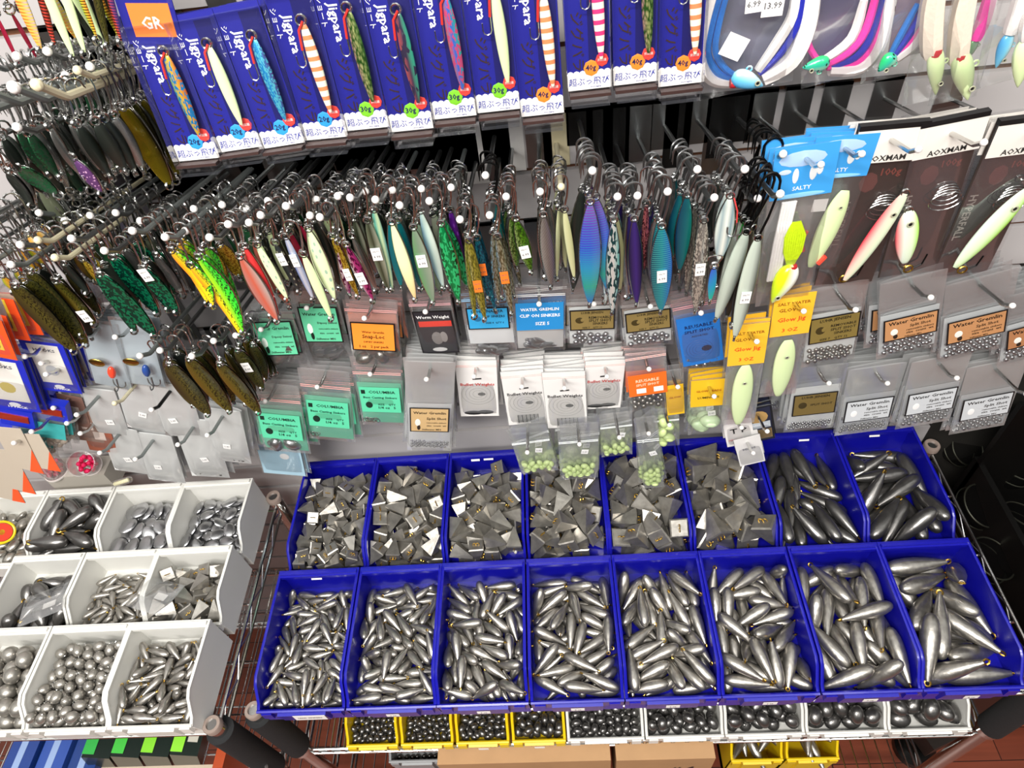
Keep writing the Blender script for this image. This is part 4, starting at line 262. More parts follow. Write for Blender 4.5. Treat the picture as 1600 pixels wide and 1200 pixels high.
 'L0': (55, [530,67,212,71,6,-65,-22,236,99,197,65,-51,41,36,372,88,220,7,-16,-79,57,-474,69,219,79,-16,-55,16,-326,138,191,28,51,-35,-72,240,260,159,53,82,12,-2,-174,113,192,19,2,-66,71,-67,233,222,59,-28,-71,21,-350,311,182,62,68,-36,-1,-274,445,177,62,-29,-71,8,-494,200,226,32,59,48,55,-214,284,182,19,-23,-69,-65,-64,384,212,4,-10,84,-52,465,376,66,18,-59,-48,-60,86,370,180,45,-24,62,-57,224,428,159,48,-60,-28,55,333,195,66,61,-48,59,18,173,330,68,22,-38,-47,75,442,460,184,62,-61,27,38,-243,71,77,84,24,-37,-29,398,244,178,53,-48,68,6,-406,452,255,34,42,-64,-53,554,345,159,78,-25,-27,-48,-552,469,195,24,55,64,-45,97,221,187,34,-85,10,37,-490,341,222,40,5,84,34,483,221,67,47,-64,-21,-55,141,189,66,48,35,-68,-41,6,322,73,5,82,24,49,530,516,66,66,-39,-50,38,541,201,189,89,18,-33,-22,-29,84,207,39,-87,-11,-23,61,68,66,20,-76,6,-60,238,66,66,19,76,8,60,-287,212,74,45,82,31,-1,-400,72,78,26,45,75,38,-420,360,80,89,-35,-22,-15,-274,362,66,64,12,62,-42,210,530,66,48,-72,-24,41,367,487,74,45,-71,51,-11,-98,75,84,18,6,-31,92,-147,227,74,44,-87,6,15,327,344,87,16,-53,-82,2,-133,373,87,96,-13,-19,-2,105,72,208,6,20,95,20,-224,501,66,75,53,34,13,91,447,66,39,-67,-37,49,-12,188,87,15,81,54,-10,-554,336,88,81,-15,-2,55,418,68,87,20,83,-48,-15,-66,500,74,4,84,27,45,-421,208,86,25,-94,17,5,-551,67,87,5,54,-81,-16,-553,200,87,19,-7,-15,96,3,509,187,12,55,-29,-76,553,86,73,42,-71,47,28,-545,497,66,52,-26,57,56,-387,499,66,74,11,-62,-17,553,553,196,54,64,-33,42]),
 'L1': (35, [124,86,228,80,-19,54,-10,-104,101,95,18,29,-42,-83,-366,112,345,9,-11,-45,-87,-431,232,218,54,27,-78,-8,-135,346,345,58,51,50,-36,520,128,225,30,83,-26,36,521,400,235,36,75,-22,50,315,165,236,40,-71,39,41,89,198,365,61,7,58,-52,-442,442,237,41,-21,-60,64,-237,181,223,5,-30,-56,76,-519,340,96,26,85,-18,39,-50,204,240,71,49,-22,43,-156,317,86,28,-50,57,57,231,114,86,57,57,51,-27,50,188,86,24,54,-54,58,113,380,86,61,-8,-76,18,-532,93,286,2,53,-81,21,-330,87,86,63,-21,73,-7,319,294,86,11,61,-15,-75,533,274,86,62,-75,-16,-12,-34,412,211,28,94,-14,-7,406,112,96,15,10,46,-86,322,383,237,35,40,12,-83,-297,504,86,42,-62,12,63,456,491,86,72,42,47,-25,-275,366,245,1,-90,-19,-37,273,517,86,38,39,-51,65,155,280,222,25,-13,-41,-86,-328,293,86,59,-76,2,23,148,485,240,86,1,-48,-9,-509,527,97,17,-45,-9,86,-528,115,86,46,-69,-32,-43,76,549,87,65,-2,69,29,-124,560,86,60,76,-7,19]),
 'L2': (20, [-58,371,282,49,36,-74,24,-241,230,342,55,-44,-61,-34,252,299,287,54,-38,-59,-44,110,329,108,29,-58,49,-56,494,365,289,38,74,-20,50,-63,173,108,48,-23,-73,-41,394,251,110,15,-73,-12,64,-4,128,334,79,-42,-5,42,-479,327,309,17,-47,9,85,494,108,259,31,54,76,10,-480,112,361,47,-35,-26,76,-508,159,108,75,61,15,-11,435,485,108,76,-55,-31,9,-80,507,108,9,74,19,63,-285,332,110,62,22,-74,-6,-500,454,117,51,-48,60,37,-286,112,144,96,15,-10,-17,191,108,145,15,-82,53,-7,-299,478,294,72,-30,-33,52,175,532,188,62,11,76,-12]),
 'L3': (16, [462,139,368,70,34,-60,8,-254,304,302,31,-39,-57,-64,-493,167,365,32,51,57,-54,390,404,354,40,37,-65,-52,188,146,398,5,21,90,-34,-445,408,122,23,52,-55,-59,-143,144,122,74,51,-38,-19,-10,289,324,88,-40,-8,20,166,124,122,74,-11,-62,17,-114,444,122,76,22,59,3,177,376,163,11,22,95,-13,-457,156,122,21,-76,-4,60,476,161,122,61,-46,-61,-16,-477,474,362,12,39,-30,85,142,459,470,51,-63,34,45,457,454,123,29,74,4,-59]),
 'L4': (10, [27,179,477,40,63,-63,18,-158,320,313,53,16,-75,33,280,185,338,51,-82,0,22,-461,270,398,81,49,28,1,-406,141,142,67,-21,-69,7,43,163,140,60,61,16,46,47,470,140,5,56,-28,76,478,214,140,59,56,-30,48,-395,427,140,8,61,18,76,432,472,305,76,8,58,25,-321,460,561,16,-39,6,90]),
}
# ================================================================ the room
rnd = random.Random(7)
def wood_mat():
    m = bpy.data.materials.new('red_wood_floor'); m.use_nodes = True; nt = m.node_tree; b = nt.nodes['Principled BSDF']; N = nt.nodes.new; L = nt.links
    tc = N('ShaderNodeTexCoord'); br = N('ShaderNodeTexBrick'); br.inputs['Scale'].default_value = 1; br.inputs['Brick Width'].default_value = .6; br.inputs['Row Height'].default_value = .07
    br.inputs['Mortar Size'].default_value = .0012; br.inputs['Color1'].default_value = lin('9a5038'); br.inputs['Color2'].default_value = lin('84402c'); br.inputs['Mortar'].default_value = lin('3a1c14')
    L.new(tc.outputs['Object'], br.inputs[0]); mp = N('ShaderNodeMapping'); mp.inputs['Scale'].default_value = (4, 60, 1); L.new(tc.outputs['Object'], mp.inputs[0])
    n = N('ShaderNodeTexNoise'); n.inputs['Scale'].default_value = 1; n.inputs['Detail'].default_value = 4; L.new(mp.outputs[0], n.inputs[0])
    mx = N('ShaderNodeMix'); mx.data_type = 'RGBA'; mx.blend_type = 'MULTIPLY'; mx.inputs[0].default_value = .6; L.new(br.outputs[0], mx.inputs[6]); L.new(n.outputs['Fac'], mx.inputs[7])
    L.new(mx.outputs[2], b.inputs['Base Color']); b.inputs['Roughness'].default_value = .35; return m
fl = MB(); fl.add([(-3, -3, 0), (3, -3, 0), (3, 1.2, 0), (-3, 1.2, 0)], [(0, 1, 2, 3)], wood_mat()); struct_('floor', fl)
LAM = mat('grey_white_laminate', 'b8b4b4', .5, 0, .04, 6); MDF = mat('brown_groove_core', '6a4128', .7, 0, .2, 60)
WY = .25; w = MB(); G0 = T+.028; PITCHG = .0755
w.box((-3, WY+.009, 0), (.62, WY+.03, 2.5), MDF)
k = -12
while G0+k*PITCHG < 2.45:
    z0 = G0+k*PITCHG; w.box((-3, WY, max(0, z0+.0055)), (.62, WY+.009, z0+PITCHG-.0035), LAM); k += 1
struct_('wall_back', w)
wr = MB(); wr.box((.62, WY, 0), (3, WY+.03, 2.5), mat('charcoal_panel', '24221f', .6, 0, .1, 8)); struct_('wall_right', wr)

# ================================================================ storage bins
BW, BD, BH = .1375, .213, .088
def bin_mesh(W, D, H, plastic, lip=.036, floor=.026, tab=True):
    b = MB(); t = .003; h = W/2; f = 0; k = D
    side = [(k, 0), (k, -H), (f+.006, -H), (f+.002, -lip-.012), (f, -lip), (f+.012, -lip+.004), (f+.030, -.006), (f+.040, 0)]
    for s in (-1, 1): b.prism([(y, z) for y, z in side], s*h if s < 0 else h-t, s*h+t if s < 0 else h, plastic)
    b.box((-h, k-t, -H), (h, k, 0), plastic); b.box((-h, .004, -H), (h, k, -H+floor), plastic)
    b.prism([(f, -lip), (f+.004, -lip), (f+.010, -H), (f+.006, -H)], -h, h, plastic)
    # rolled rims
    b.box((-h-.0004, k-.011, -.006), (h+.0004, k+.0016, .0006), plastic); b.box((-h+.003, k-.008, .0006), (h-.003, k-.003, .0045), plastic)
    for s in (-1, 1): b.tube([(s*(h-.0018), k-.004, -.0008), (s*(h-.0018), f+.042, -.0008), (s*(h-.0018), f+.031, -.0065), (s*(h-.0018), f+.012, -lip+.004), (s*(h-.0018), f+.001, -lip-.002)], .0026, plastic, 6)
    b.tube([(-h, f+.001, -lip), (h, f+.001, -lip)], .0028, plastic, 6)
    if tab: b.prism([(f-.005, -lip-.006), (f+.003, -lip-.004), (f+.006, -H+.012), (f-.001, -H+.012)], -h*.55, h*.55, plastic)
    for s in (-1, 1): b.box((s*h*.8-.008, f-.003, -lip-.022), (s*h*.8+.008, f+.004, -lip-.004), plastic)
    return b.mesh('storage_bin')
blue_me = bin_mesh(BW, BD, BH, BLUEP)
def paper_tag(w, h, txt, parent, M, name='price_sticker', c=PAPER):
    b = MB(); b.slab([(-w/2, -h/2), (w/2, -h/2), (w/2, h/2), (-w/2, h/2)], -.0004, 0, c)
    if txt: b.text(txt, 0, 0, w*.75, BLK, -.0006, h*.4)
    return ob(name, b, parent, M, smooth=False)
BINS = {}
for row, y0, rn in (('F', -.221, 'front'), ('R', .004, 'rear')):
    for i in range(8):
        wig = rnd.uniform(-.001, .001)
        lbl = '%s blue bin of the %s row counted along the shelf, holding %s sinkers' % (ORD[i], rn, 'torpedo' if row == 'F' or i > 5 else 'pyramid')
        o = thing('storage_bin', lbl, 'bin', Matrix.Translation(((i-3.5)*.14+wig, y0, T)), 'blue plastic bins on the wire shelf', blue_me)
        BINS[row+str(i)] = o
        if row == 'F':
            paper_tag(.020 if i else .05, .010 if i else .02, '%d oz' % (i+1) if i else 'LEAD SINKERS', o, Matrix.Translation((.0 if i else .012, -.0055, -.052 if i else -.05)))
        if (row, i) in (('F', 0), ('R', 2), ('R', 6), ('R', 7)):
            paper_tag(.018, .007, '', o, Matrix.Translation((rnd.uniform(-.01, .02), BD-.0095, -.008)) @ Matrix.Rotation(-.5, 4, 'X'))
            if row+str(i) == 'R2': paper_tag(.016, .007, '', o, Matrix.Translation((-.022, BD-.0095, -.009)) @ Matrix.Rotation(-.5, 4, 'X'))
WX = [-1.106, -.972, -.838, -.706]
white_me = [bin_mesh(.131, d, BH, WHITEP) for d in (.130, .122, .146)]
for r, (y0, cols) in enumerate(((.036, (0, 1, 2, 3)), (-.092, (1, 2, 3)), (-.246, (1, 2, 3)))):
    for c_ in cols:
        cc = {0: ['oval weights by a yellow and red spool', 'dark bell sinkers', 'large flat coin sinkers', 'small flat coin sinkers'],
              1: ['', 'black teardrop sinkers and a clear bag', 'short brass ringed sinkers', 'pyramid sinkers and a clear bag'],
              2: ['', 'round silver ball sinkers at frame edge', 'swivel ball sinkers', 'longer brass ringed sinkers']}[r][c_]
        o = thing('storage_bin', 'white plastic bin full of '+cc, 'bin', Matrix.Translation((WX[c_], y0, T+.03)), 'white plastic bins', white_me[r])
        if c_ and r: 
            b = MB(); b.text(rnd.choice(['4 OZ', '3/4 OZ', '1 OZ', '2 OZ']), 0, -.004, .02, C('8a8a88'), (.122, .146)[r-1]-.0102, .005); ob('size_mark', b, o, smooth=False)
yel_me = bin_mesh(.094, .11, .07, YELP, .034, .012); lw_me = bin_mesh(.133, .11, .07, WHITEP, .034, .012)
LZ = -.247
for i in range(4):
    o = thing('storage_bin', '%s yellow bin of egg sinkers on the lower shelf' % ORD[i], 'bin', Matrix.Translation((-.444+.1*i, -.212, T+LZ)), 'yellow bins on the lower shelf', yel_me)
    paper_tag(.018, .008, '', o, Matrix.Translation((0, -.006, -.049)))
for i in range(5):
    o = thing('storage_bin', '%s white bin of egg sinkers on the lower shelf' % ORD[i], 'bin', Matrix.Translation((-.027+.136*i, -.212, T+LZ)), 'white bins on the lower shelf', lw_me)
# ================================================================ loose sinkers, tumbled into the bins
TP = [(0, .16), (.025, .46), (.09, .74), (.20, .94), (.34, 1), (.50, .95), (.68, .76), (.84, .52), (.95, .34), (1, .26)]
def m_torpedo(L, R, m=None, eye=True):
    b = MB(); b.lathe([(R*r, L*(t-.5)) for t, r in TP], m or LEAD, 12)
    me = b.mesh('torpedo'); e = None
    if eye:
        q = MB(); q.tube([(R*.30*math.cos(a*PI/4), 0, L*.5+R*.2+R*.30*math.sin(a*PI/4)) for a in range(8)], R*.11, BRASS, 5, closed=True); e = q.mesh('eyelet')
    return me, e
def m_pyr(b_, h):
    b = MB(); q = .35; a = b_/2; t = b_*.06; c = a*.86
    ring = lambda r, z: [(-r, -r, z), (r, -r, z), (r, r, z), (-r, r, z)]
    vs = ring(c, h*q)+ring(a, h*q-a*.12)+ring(t, -h*.65)
    fs = [(0, 1, 2, 3), (11, 10, 9, 8)]+[(k*4+(i+1) % 4, k*4+i, k*4+4+i, k*4+4+(i+1) % 4) for k in (0, 1) for i in range(4)]
    b.add(vs, fs, LEADP); me = b.mesh('pyramid', False)
    e = MB(); r = b_*.10
    for s in (-1, 1): e.tube([(s*r*1.05+r*math.cos(k*PI/4), 0, h*q+r*.4+r*math.sin(k*PI/4)) for k in range(8)], r*.3, BRASS, 5, closed=True)
    return me, e.mesh('eyelet')
def m_ell(a, b_, c_, m, loops=False, hole=False):
    b = MB(); b.ell((0, 0, 0), a, b_, c_, m, 14, 9)
    e = None
    if hole:
        e = MB(); e.tube([(a*.2*math.cos(k*PI/3), a*.2*math.sin(k*PI/3), c_*.97) for k in range(6)], a*.06, BLK, 4, closed=True); e = e.mesh('hole_rim')
    if loops:
        e = MB(); r = a*.22
        for s in (-1, 1): e.tube([(r*math.cos(k*PI/4), 0, s*(c_+r*.6)+r*math.sin(k*PI/4)) for k in range(8)], r*.28, CHROME, 5, closed=True)
        e = e.mesh('wire_loop')
    return b.mesh('ellipsoid'), e
SPEC = {}
for i, (L, R) in enumerate([(.038, .0062), (.045, .0072), (.048, .0080), (.057, .0086), (.061, .0094), (.065, .0100), (.079, .0112), (.095, .0140)]): SPEC['F%d' % i] = m_torpedo(L, R)
for i, (a, h) in enumerate([(.021, .031), (.025, .036), (.026, .038), (.029, .042), (.031, .047), (.035, .052)]): SPEC['R%d' % i] = m_pyr(a, h)
SPEC['R6'] = m_torpedo(.078, .0115, LEADD); SPEC['R7'] = m_torpedo(.092, .0135, LEADD)
SPEC['W01'] = m_torpedo(.062, .0125, LEADD); SPEC['W10'] = m_torpedo(.042, .0118, LEADD); SPEC['W11'] = m_torpedo(.032, .0052, LEADP); SPEC['W22'] = m_torpedo(.037, .0064)
SPEC['W12'] = m_pyr(.022, .030); SPEC['W02'] = m_ell(.0135, .0045, .018, SILV, False); SPEC['W03'] = m_ell(.0105, .004, .0145, SILV); SPEC['W00'] = m_ell(.009, .006, .013, LEADP)
SPEC['W20'] = m_ell(.0125, .0125, .0135, LEADP); SPEC['W21'] = m_ell(.0082, .0082, .0098, LEADP, True)
for i, a in enumerate([.005, .005, .006, .007]): SPEC['Y%d' % i] = m_ell(a, a, a*1.35, LEADD)
for i, a in enumerate([.0068, .009, .0115, .013, .015]): SPEC['L%d' % i] = m_ell(a, a, a*1.3, LEADD, hole=i > 1)
ORG = {}
for i in range(8): ORG['F%d' % i] = ((i-3.5)*.14, -.211, -.062); ORG['R%d' % i] = ((i-3.5)*.14, .014, -.062)
for i in range(4): ORG['W0%d' % i] = (WX[i], .046, -.032)
for i in range(3): ORG['W1%d' % i] = (WX[i+1], -.088, -.032); ORG['W2%d' % i] = (WX[i+1], -.240, -.032)
for i in range(4): ORG['Y%d' % i] = (-.444+.1*i, -.203, -.305)
for i in range(5): ORG['L%d' % i] = (-.027+.136*i, -.203, -.305)
KIND = {'F': ('torpedo_sinker', 'torpedo'), 'R': ('pyramid_sinker', 'pyramid'), 'Y': ('egg_sinker', 'egg'), 'L': ('egg_sinker', 'egg')}
WK = {'W00': ('oval_sinker', 'oval'), 'W01': ('bell_sinker', 'dark bell'), 'W02': ('coin_sinker', 'large flat coin'), 'W03': ('coin_sinker', 'small flat coin'), 'W10': ('teardrop_sinker', 'black teardrop'),
      'W11': ('casting_sinker', 'short brass ringed'), 'W12': ('pyramid_sinker', 'small pyramid'), 'W20': ('ball_sinker', 'round silver ball'), 'W21': ('swivel_ball_sinker', 'swivel ball'), 'W22': ('casting_sinker', 'longer brass ringed')}
REST = {}
for key, (ntop, code) in PILE.items():
    raw = code; ox, oy, oz = ORG[key]; me, eye = SPEC[key]
    if key[0] == 'W': nm, kd = WK[key]; where = 'in its white bin'
    elif key in ('R6', 'R7'): nm, kd = 'torpedo_sinker', 'dark torpedo'; where = 'in the %s blue bin of the rear row' % ORD[int(key[1])]
    else:
        nm, kd = KIND[key[0]]; where = 'in the %s %s' % (ORD[int(key[1])], {'F': 'blue bin of the front row', 'R': 'blue bin of the rear row', 'Y': 'yellow bin', 'L': 'white bin of the lower shelf'}[key[0]])
    lab = 'grey lead %s sinker %s' % (kd, where)
    if key[0] == 'W' : lab = '%s lead sinker loose %s' % (kd, where)
    grp = '%s sinkers %s' % (kd, where)
    for j in range(len(raw)//7):
        x, y, z, a, b_, c_, d_ = raw[j*7:j*7+7]
        M = Matrix.Translation((ox+x/1e4, oy+y/1e4, T+oz+z/1e4+.0006)) @ Quaternion((a, b_, c_, d_)).normalized().to_matrix().to_4x4()
        if j < ntop:
            o = thing(nm, lab, 'sinker', M, grp, me)
            if eye: ob({'pyramid': 'brass_loop'}.get(KIND.get(key[0], ('', ''))[1], eye.name.split('.')[0]) if key[0] == 'R' and key not in ('R6', 'R7') else eye.name.split('.')[0], eye, o)
        else: REST.setdefault(nm, []).append((me, eye, M))
for nm, lst in REST.items():
    b = MB()
    for me, eye, M in lst:
        for q in (me, eye):
            if q: b.add([v.co for v in q.vertices], [tuple(p.vertices) for p in q.polygons], q.materials[0], M)
    o = thing(nm+'_pile', 'remaining smallest grey %s lying among the others in the bins' % (nm.replace('_', ' ')+'s'), 'sinkers', None, None, b.mesh(nm+'_pile', nm != 'pyramid_sinker')); o['kind'] = 'stuff'

# ================================================================ wire racks
def rack(name, label, x0, x1, y0, y1, shelves, cat='rack', step=.025, posts=((0, 0), (1, 0), (0, 1), (1, 1)), sleeve=True, ptop=.0):
    root = thing(name, label, cat, Matrix.Translation(((x0+x1)/2, (y0+y1)/2, 0))); ox, oy = (x0+x1)/2, (y0+y1)/2
    a, b_, c_, d_ = x0-ox, x1-ox, y0-oy, y1-oy
    for z in shelves:
        z += T; g = MB(); n = int((x1-x0)/step)
        for i in range(n+1): x = a+(b_-a)*i/n; g.tube([(x, c_, z-.003), (x, d_, z-.003)], .0014, CHROME, 6)
        for y in (c_+.1, (c_+d_)/2, d_-.1): g.tube([(a, y, z-.007), (b_, y, z-.007)], .0022, CHROME, 6)
        ob('wire_grid', g, root)
        for y in (c_, d_):
            r = MB(); r.tube([(a, y, z-.001), (b_, y, z-.001)], .003, CHROME, 8); r.tube([(a, y, z-.027), (b_, y, z-.027)], .003, CHROME, 8)
            zz = [(a+(b_-a)*i/(2*n), y, z-(.003 if i % 2 else .025)) for i in range(2*n+1)]; r.tube(zz, .0013, CHROME, 5)
            for i in range(n): xx = a+(b_-a)*(i+.5)/n; r.tube([(xx-.008, y-.0032, z), (xx+.008, y-.0032, z)], .0016, CHROME, 5)
            ob('front_rail' if y < 0 else 'rear_rail', r, root)
        for x in (a, b_):
            r = MB(); r.tube([(x, c_, z-.001), (x, d_, z-.001)], .003, CHROME, 8); r.tube([(x, c_, z-.027), (x, d_, z-.027)], .003, CHROME, 8)
            m_ = int((d_-c_)/.04); r.tube([(x, c_+(d_-c_)*i/m_, z-(.003 if i % 2 else .025)) for i in range(m_+1)], .0013, CHROME, 5); ob('side_rail', r, root)
    for px_, py_ in posts:
        x = a if px_ == 0 else b_; y = c_ if py_ == 0 else d_
        p = MB(); top = T+shelves[0]+ptop
        p.lathe([(.0125, 0.002), (.0125, top-.004), (.0115, top)], CHROME, 20, Matrix.Translation((x, y, 0))); po = ob('post', p, root)
        c2 = MB(); c2.lathe([(.014, -.012), (.0142, -.002), (.013, 0), (.0085, 0), (.0083, -.004)], mat('brown_grey_cap', '8d7d74', .45), 20, Matrix.Translation((x, y, top+.003))); ob('post_cap', c2, po)
        if sleeve and py_ == 0:
            s = MB(); zt = T+shelves[0]-.010; zb = T+shelves[1]+.03
            s.lathe([(.0215, zb), (.0215, zt)], mat('black_foam', '17181a', .85, 0, .2, 200, .3), 20, Matrix.Translation((x, y, 0))); ob('foam_sleeve', s, po)
            s = MB(); s.lathe([(.018, zb-.02), (.018, zb)], CHROME, 20, Matrix.Translation((x, y, 0))); ob('collar', s, po)
    return root
rack('wire_shelf_rack', 'chrome wire shelf rack holding the two rows of blue bins', -.585, .622, -.205, .225, (-.089, -.319, -.62), ptop=.012)
rack('wire_shelf_rack', 'chrome wire shelf rack holding the white bins', -1.62, -.628, -.235, .17, (-.06, -.33, -.62), ptop=.02)
# ================================================================ slatwall pegs
UPA = math.radians(14); PD = V((0, -math.cos(UPA), math.sin(UPA)))
PEGS = []
PEG_ME = {}
def peg(hp, D, m=STEEL, over=.02, plate=STEEL, r=.0028, tip=.016, nocheck=False):
    """peg whose wire runs under the hanging point hp; returns its X and a function giving points along it"""
    tipp = hp+PD*over; Ln = (WY-tipp.y)/math.cos(UPA); base = tipp-PD*Ln
    b = MB(); pts = [(0, 0, 0), (0, PD.y*(Ln-.004), PD.z*(Ln-.004)), (0, PD.y*Ln, PD.z*Ln+.002), (0, PD.y*Ln-tip*.72, PD.z*Ln+tip*.7)]
    b.tube(pts, r, m, 8)
    e = pts[-1]; tipc = MB(); tipc.ell(e, r*1.45, r*1.45, r*1.45, CREAM if m is CREAM else PAPER, 10, 6)
    root = thing('peg_hook', 'slatwall peg hook carrying the '+D, 'hook', Matrix.Translation(base-V((0, 0, r+.0002))), 'slatwall peg hooks')
    o = ob('peg_arm', b, root); ob('end_cap', tipc, root)
    kz = math.ceil((base.z-.006-G0)/PITCHG); ztop = G0+kz*PITCHG+.006-base.z
    p = MB(); p.box((-.016, -.0016, -.03), (.016, -.0004, ztop), plate); p.box((-.016, -.0016, ztop-.004), (.016, .006, ztop), plate)
    ob('back_plate', p, root, smooth=False)
    return base
# ================================================================ hanging lures
def unit_body(wf, df, n=18, k=12, curve=0.0, cup=0.0, sbend=0.0):
    b = MB(); vs = []; fs = []
    for i in range(n+1):
        t = i/n; w_ = max(.02, wf(t))/2; d = max(.05, df(t))/2
        for j in range(k):
            a = 2*PI*j/k; x = w_*math.cos(a); y = d*math.sin(a)
            y += curve*math.sin(PI*t)+cup*(x/.5)**2; x += sbend*math.sin(PI*t)
            vs.append((x, y, -t))
    for i in range(n):
        for j in range(k): fs.append((i*k+j, (i+1)*k+j, (i+1)*k+(j+1) % k, i*k+(j+1) % k))
    fs += [tuple(range(k)), tuple(range(n*k, n*k+k))[::-1]]
    b.add(vs, fs, CHROME); return b.mesh('lure_body', True, 1.2)
S = math.sin
BODY = {
 'slim': unit_body(lambda t: S(PI*min(1, t*.94+.03)**.85)**.55, lambda t: S(PI*min(1, t*.97+.015))**.6),
 'leaf': unit_body(lambda t: S(PI*min(1, t*.94+.03)**.95)**.75, lambda t: S(PI*min(1, t*.96+.02))**.7),
 'drop': unit_body(lambda t: S(PI*min(1, t*.96+.02)**1.35)**.8, lambda t: S(PI*min(1, t*.96+.02)**1.3)**.7),
 'head': unit_body(lambda t: S(PI*min(1, t*.96+.02)**.62)**.8, lambda t: S(PI*min(1, t*.96+.02)**.7)**.7),
 'spoon': unit_body(lambda t: S(PI*min(1, t*.93+.04)**.8)**.45, lambda t: 1, cup=-1.2, curve=1.0),
 'bend': unit_body(lambda t: S(PI*min(1, t*.96+.02)**.8)**.7, lambda t: 1, cup=-.8, curve=3.0, sbend=.22)}
def mk_hook(m, h=.036, r=.0075, w_=.0011):
    b = MB(); pts = [(-r*1.05, 0, -.013), (-r, 0, -.004)]+[(r*math.cos(PI-a*PI/8), 0, r*math.sin(PI-a*PI/8)+.0006) for a in range(1, 8)]+[(r, 0, -.004), (r*.6, 0, -h*.55), (r*.15, 0, -h+.006)]
    b.tube(pts, [w_*.25, w_*.7]+[w_]*10, m, 6); b.tube([(0.0028*math.cos(a*PI/4), 0, -h+.004+.0028*math.sin(a*PI/4)) for a in range(8)], w_*.8, m, 5, closed=True)
    return b.mesh('top_hook')
def mk_ring(m, r=.0042, w_=.0009):
    b = MB()
    for q in (0, .0012): b.tube([(r*math.cos(a*PI/5), q, r*math.sin(a*PI/5)) for a in range(10)], w_, m, 5, closed=True)
    return b.mesh('split_ring')
def mk_treble(m, s=1.0):
    b = MB(); b.tube([(0, 0, 0), (0, 0, -.012*s)], .0011*s, m, 6)
    for k_ in range(3):
        a = k_*2*PI/3+.5; ca, sa = math.cos(a), math.sin(a)
        b.tube([(0, 0, -.010*s)]+[((.0045-.0045*math.cos(q))*ca*s, (.0045-.0045*math.cos(q))*sa*s, (-.014-.0045*math.sin(q))*s) for q in (0, .8, 1.57, 2.4, 3.14)]+[(.0092*ca*s, .0092*sa*s, -.008*s)], .0009*s, m, 5)
    return b.mesh('treble_hook')
HOOK = {'s': mk_hook(CHROME), 'd': mk_hook(STEEL, .040, .009, .0014), 'k': mk_hook(BLACKW, .042, .010, .0014)}
RING = mk_ring(CHROME); TREB = mk_treble(STEEL); TRB = mk_treble(mat('bronze_wire', '8a7446', .3, 1))
b = MB(); b.tube([(.0022*math.cos(a*PI/6), -.001, .0022*math.sin(a*PI/6)) for a in range(12)], .0006, mat('eye_ring', 'a8a890', .3), 5, closed=True); b.ell((0, -.0006, 0), .0016, .0008, .0016, BLK, 8, 4); EYE = b.mesh('eye')
def lure_root(M, shape, L, W, m, D, hk='s', h=.036, sticker=None, eye=None, tail='ring', th=.38, label=None, group=None, scol=PAPER):
    root = thing('metal_jig', label or D, 'fishing lure', M, group)
    o = ob('top_hook', HOOK[hk], root, Matrix.Diagonal((1, 1, h/.036 if hk == 's' else h/.040, 1)))
    ob('split_ring', RING, root, Matrix.Translation((0, -.0006, -h+.001)))
    if shape in ('spoon', 'bend'): W *= 1.18
    T_ = .0022 if shape in ('spoon', 'bend') else W*th
    bo = ob('lure_body', BODY[shape], root, Matrix.Translation((0, 0, -h-.002)) @ Matrix.Diagonal((W, T_, L, 1))); tmat(bo, m)
    if shape in ('spoon', 'bend', 'leaf'): tmat(ob('metal_back', BODY[shape], root, Matrix.Translation((0, .0014, -h-.0012)) @ Matrix.Diagonal((W*1.0+.0022, T_*.8, L+.0018, 1))), CHROME)
    ob('split_ring', RING, root, Matrix.Translation((0, 0, -h-L-.004)) @ Matrix.Rotation(1.2, 4, 'Z'))
    if tail == 'treble': ob('treble_hook', TREB, root, Matrix.Translation((0, 0, -h-L-.006)))
    if tail == 'assist':
        q = MB(); q.tube([(.003, -.004, -h), (W*.35, -.006-W*.2, -h-.012), (W*.45, -.006-W*.2, -h-.03)], .0009, C('c03030'), 5); ob('assist_cord', q, root)
        ob('assist_hook', TREB, root, Matrix.Translation((W*.45, -.007-W*.2, -h-.026)))
    if sticker is not None:
        q = MB(); sw, sh = min(W*.8, .011), .017; cz = -h-L*sticker
        q.slab([(-sw/2, cz-sh/2), (sw/2, cz-sh/2), (sw/2, cz+sh/2), (-sw/2, cz+sh/2)], -T_/2-.0016 if shape not in ('spoon', 'bend') else -.004, -T_/2-.0010 if shape not in ('spoon', 'bend') else -.0034, scol)
        q.text('SALTY', 0, cz+.004, sw*.7, C('66666a'), -T_/2-.0018 if shape not in ('spoon', 'bend') else -.0042); q.text('6.99', 0, cz-.003, sw*.7, C('55555a'), -T_/2-.0018 if shape not in ('spoon', 'bend') else -.0042)
        ob('price_sticker', q, root, smooth=False)
    if eye: ob('eye', EYE, root, Matrix.Translation((W*.12, -T_*.36, -h-L*eye)) @ Matrix.Diagonal((W/.016, 1, W/.016, 1)))
    return root
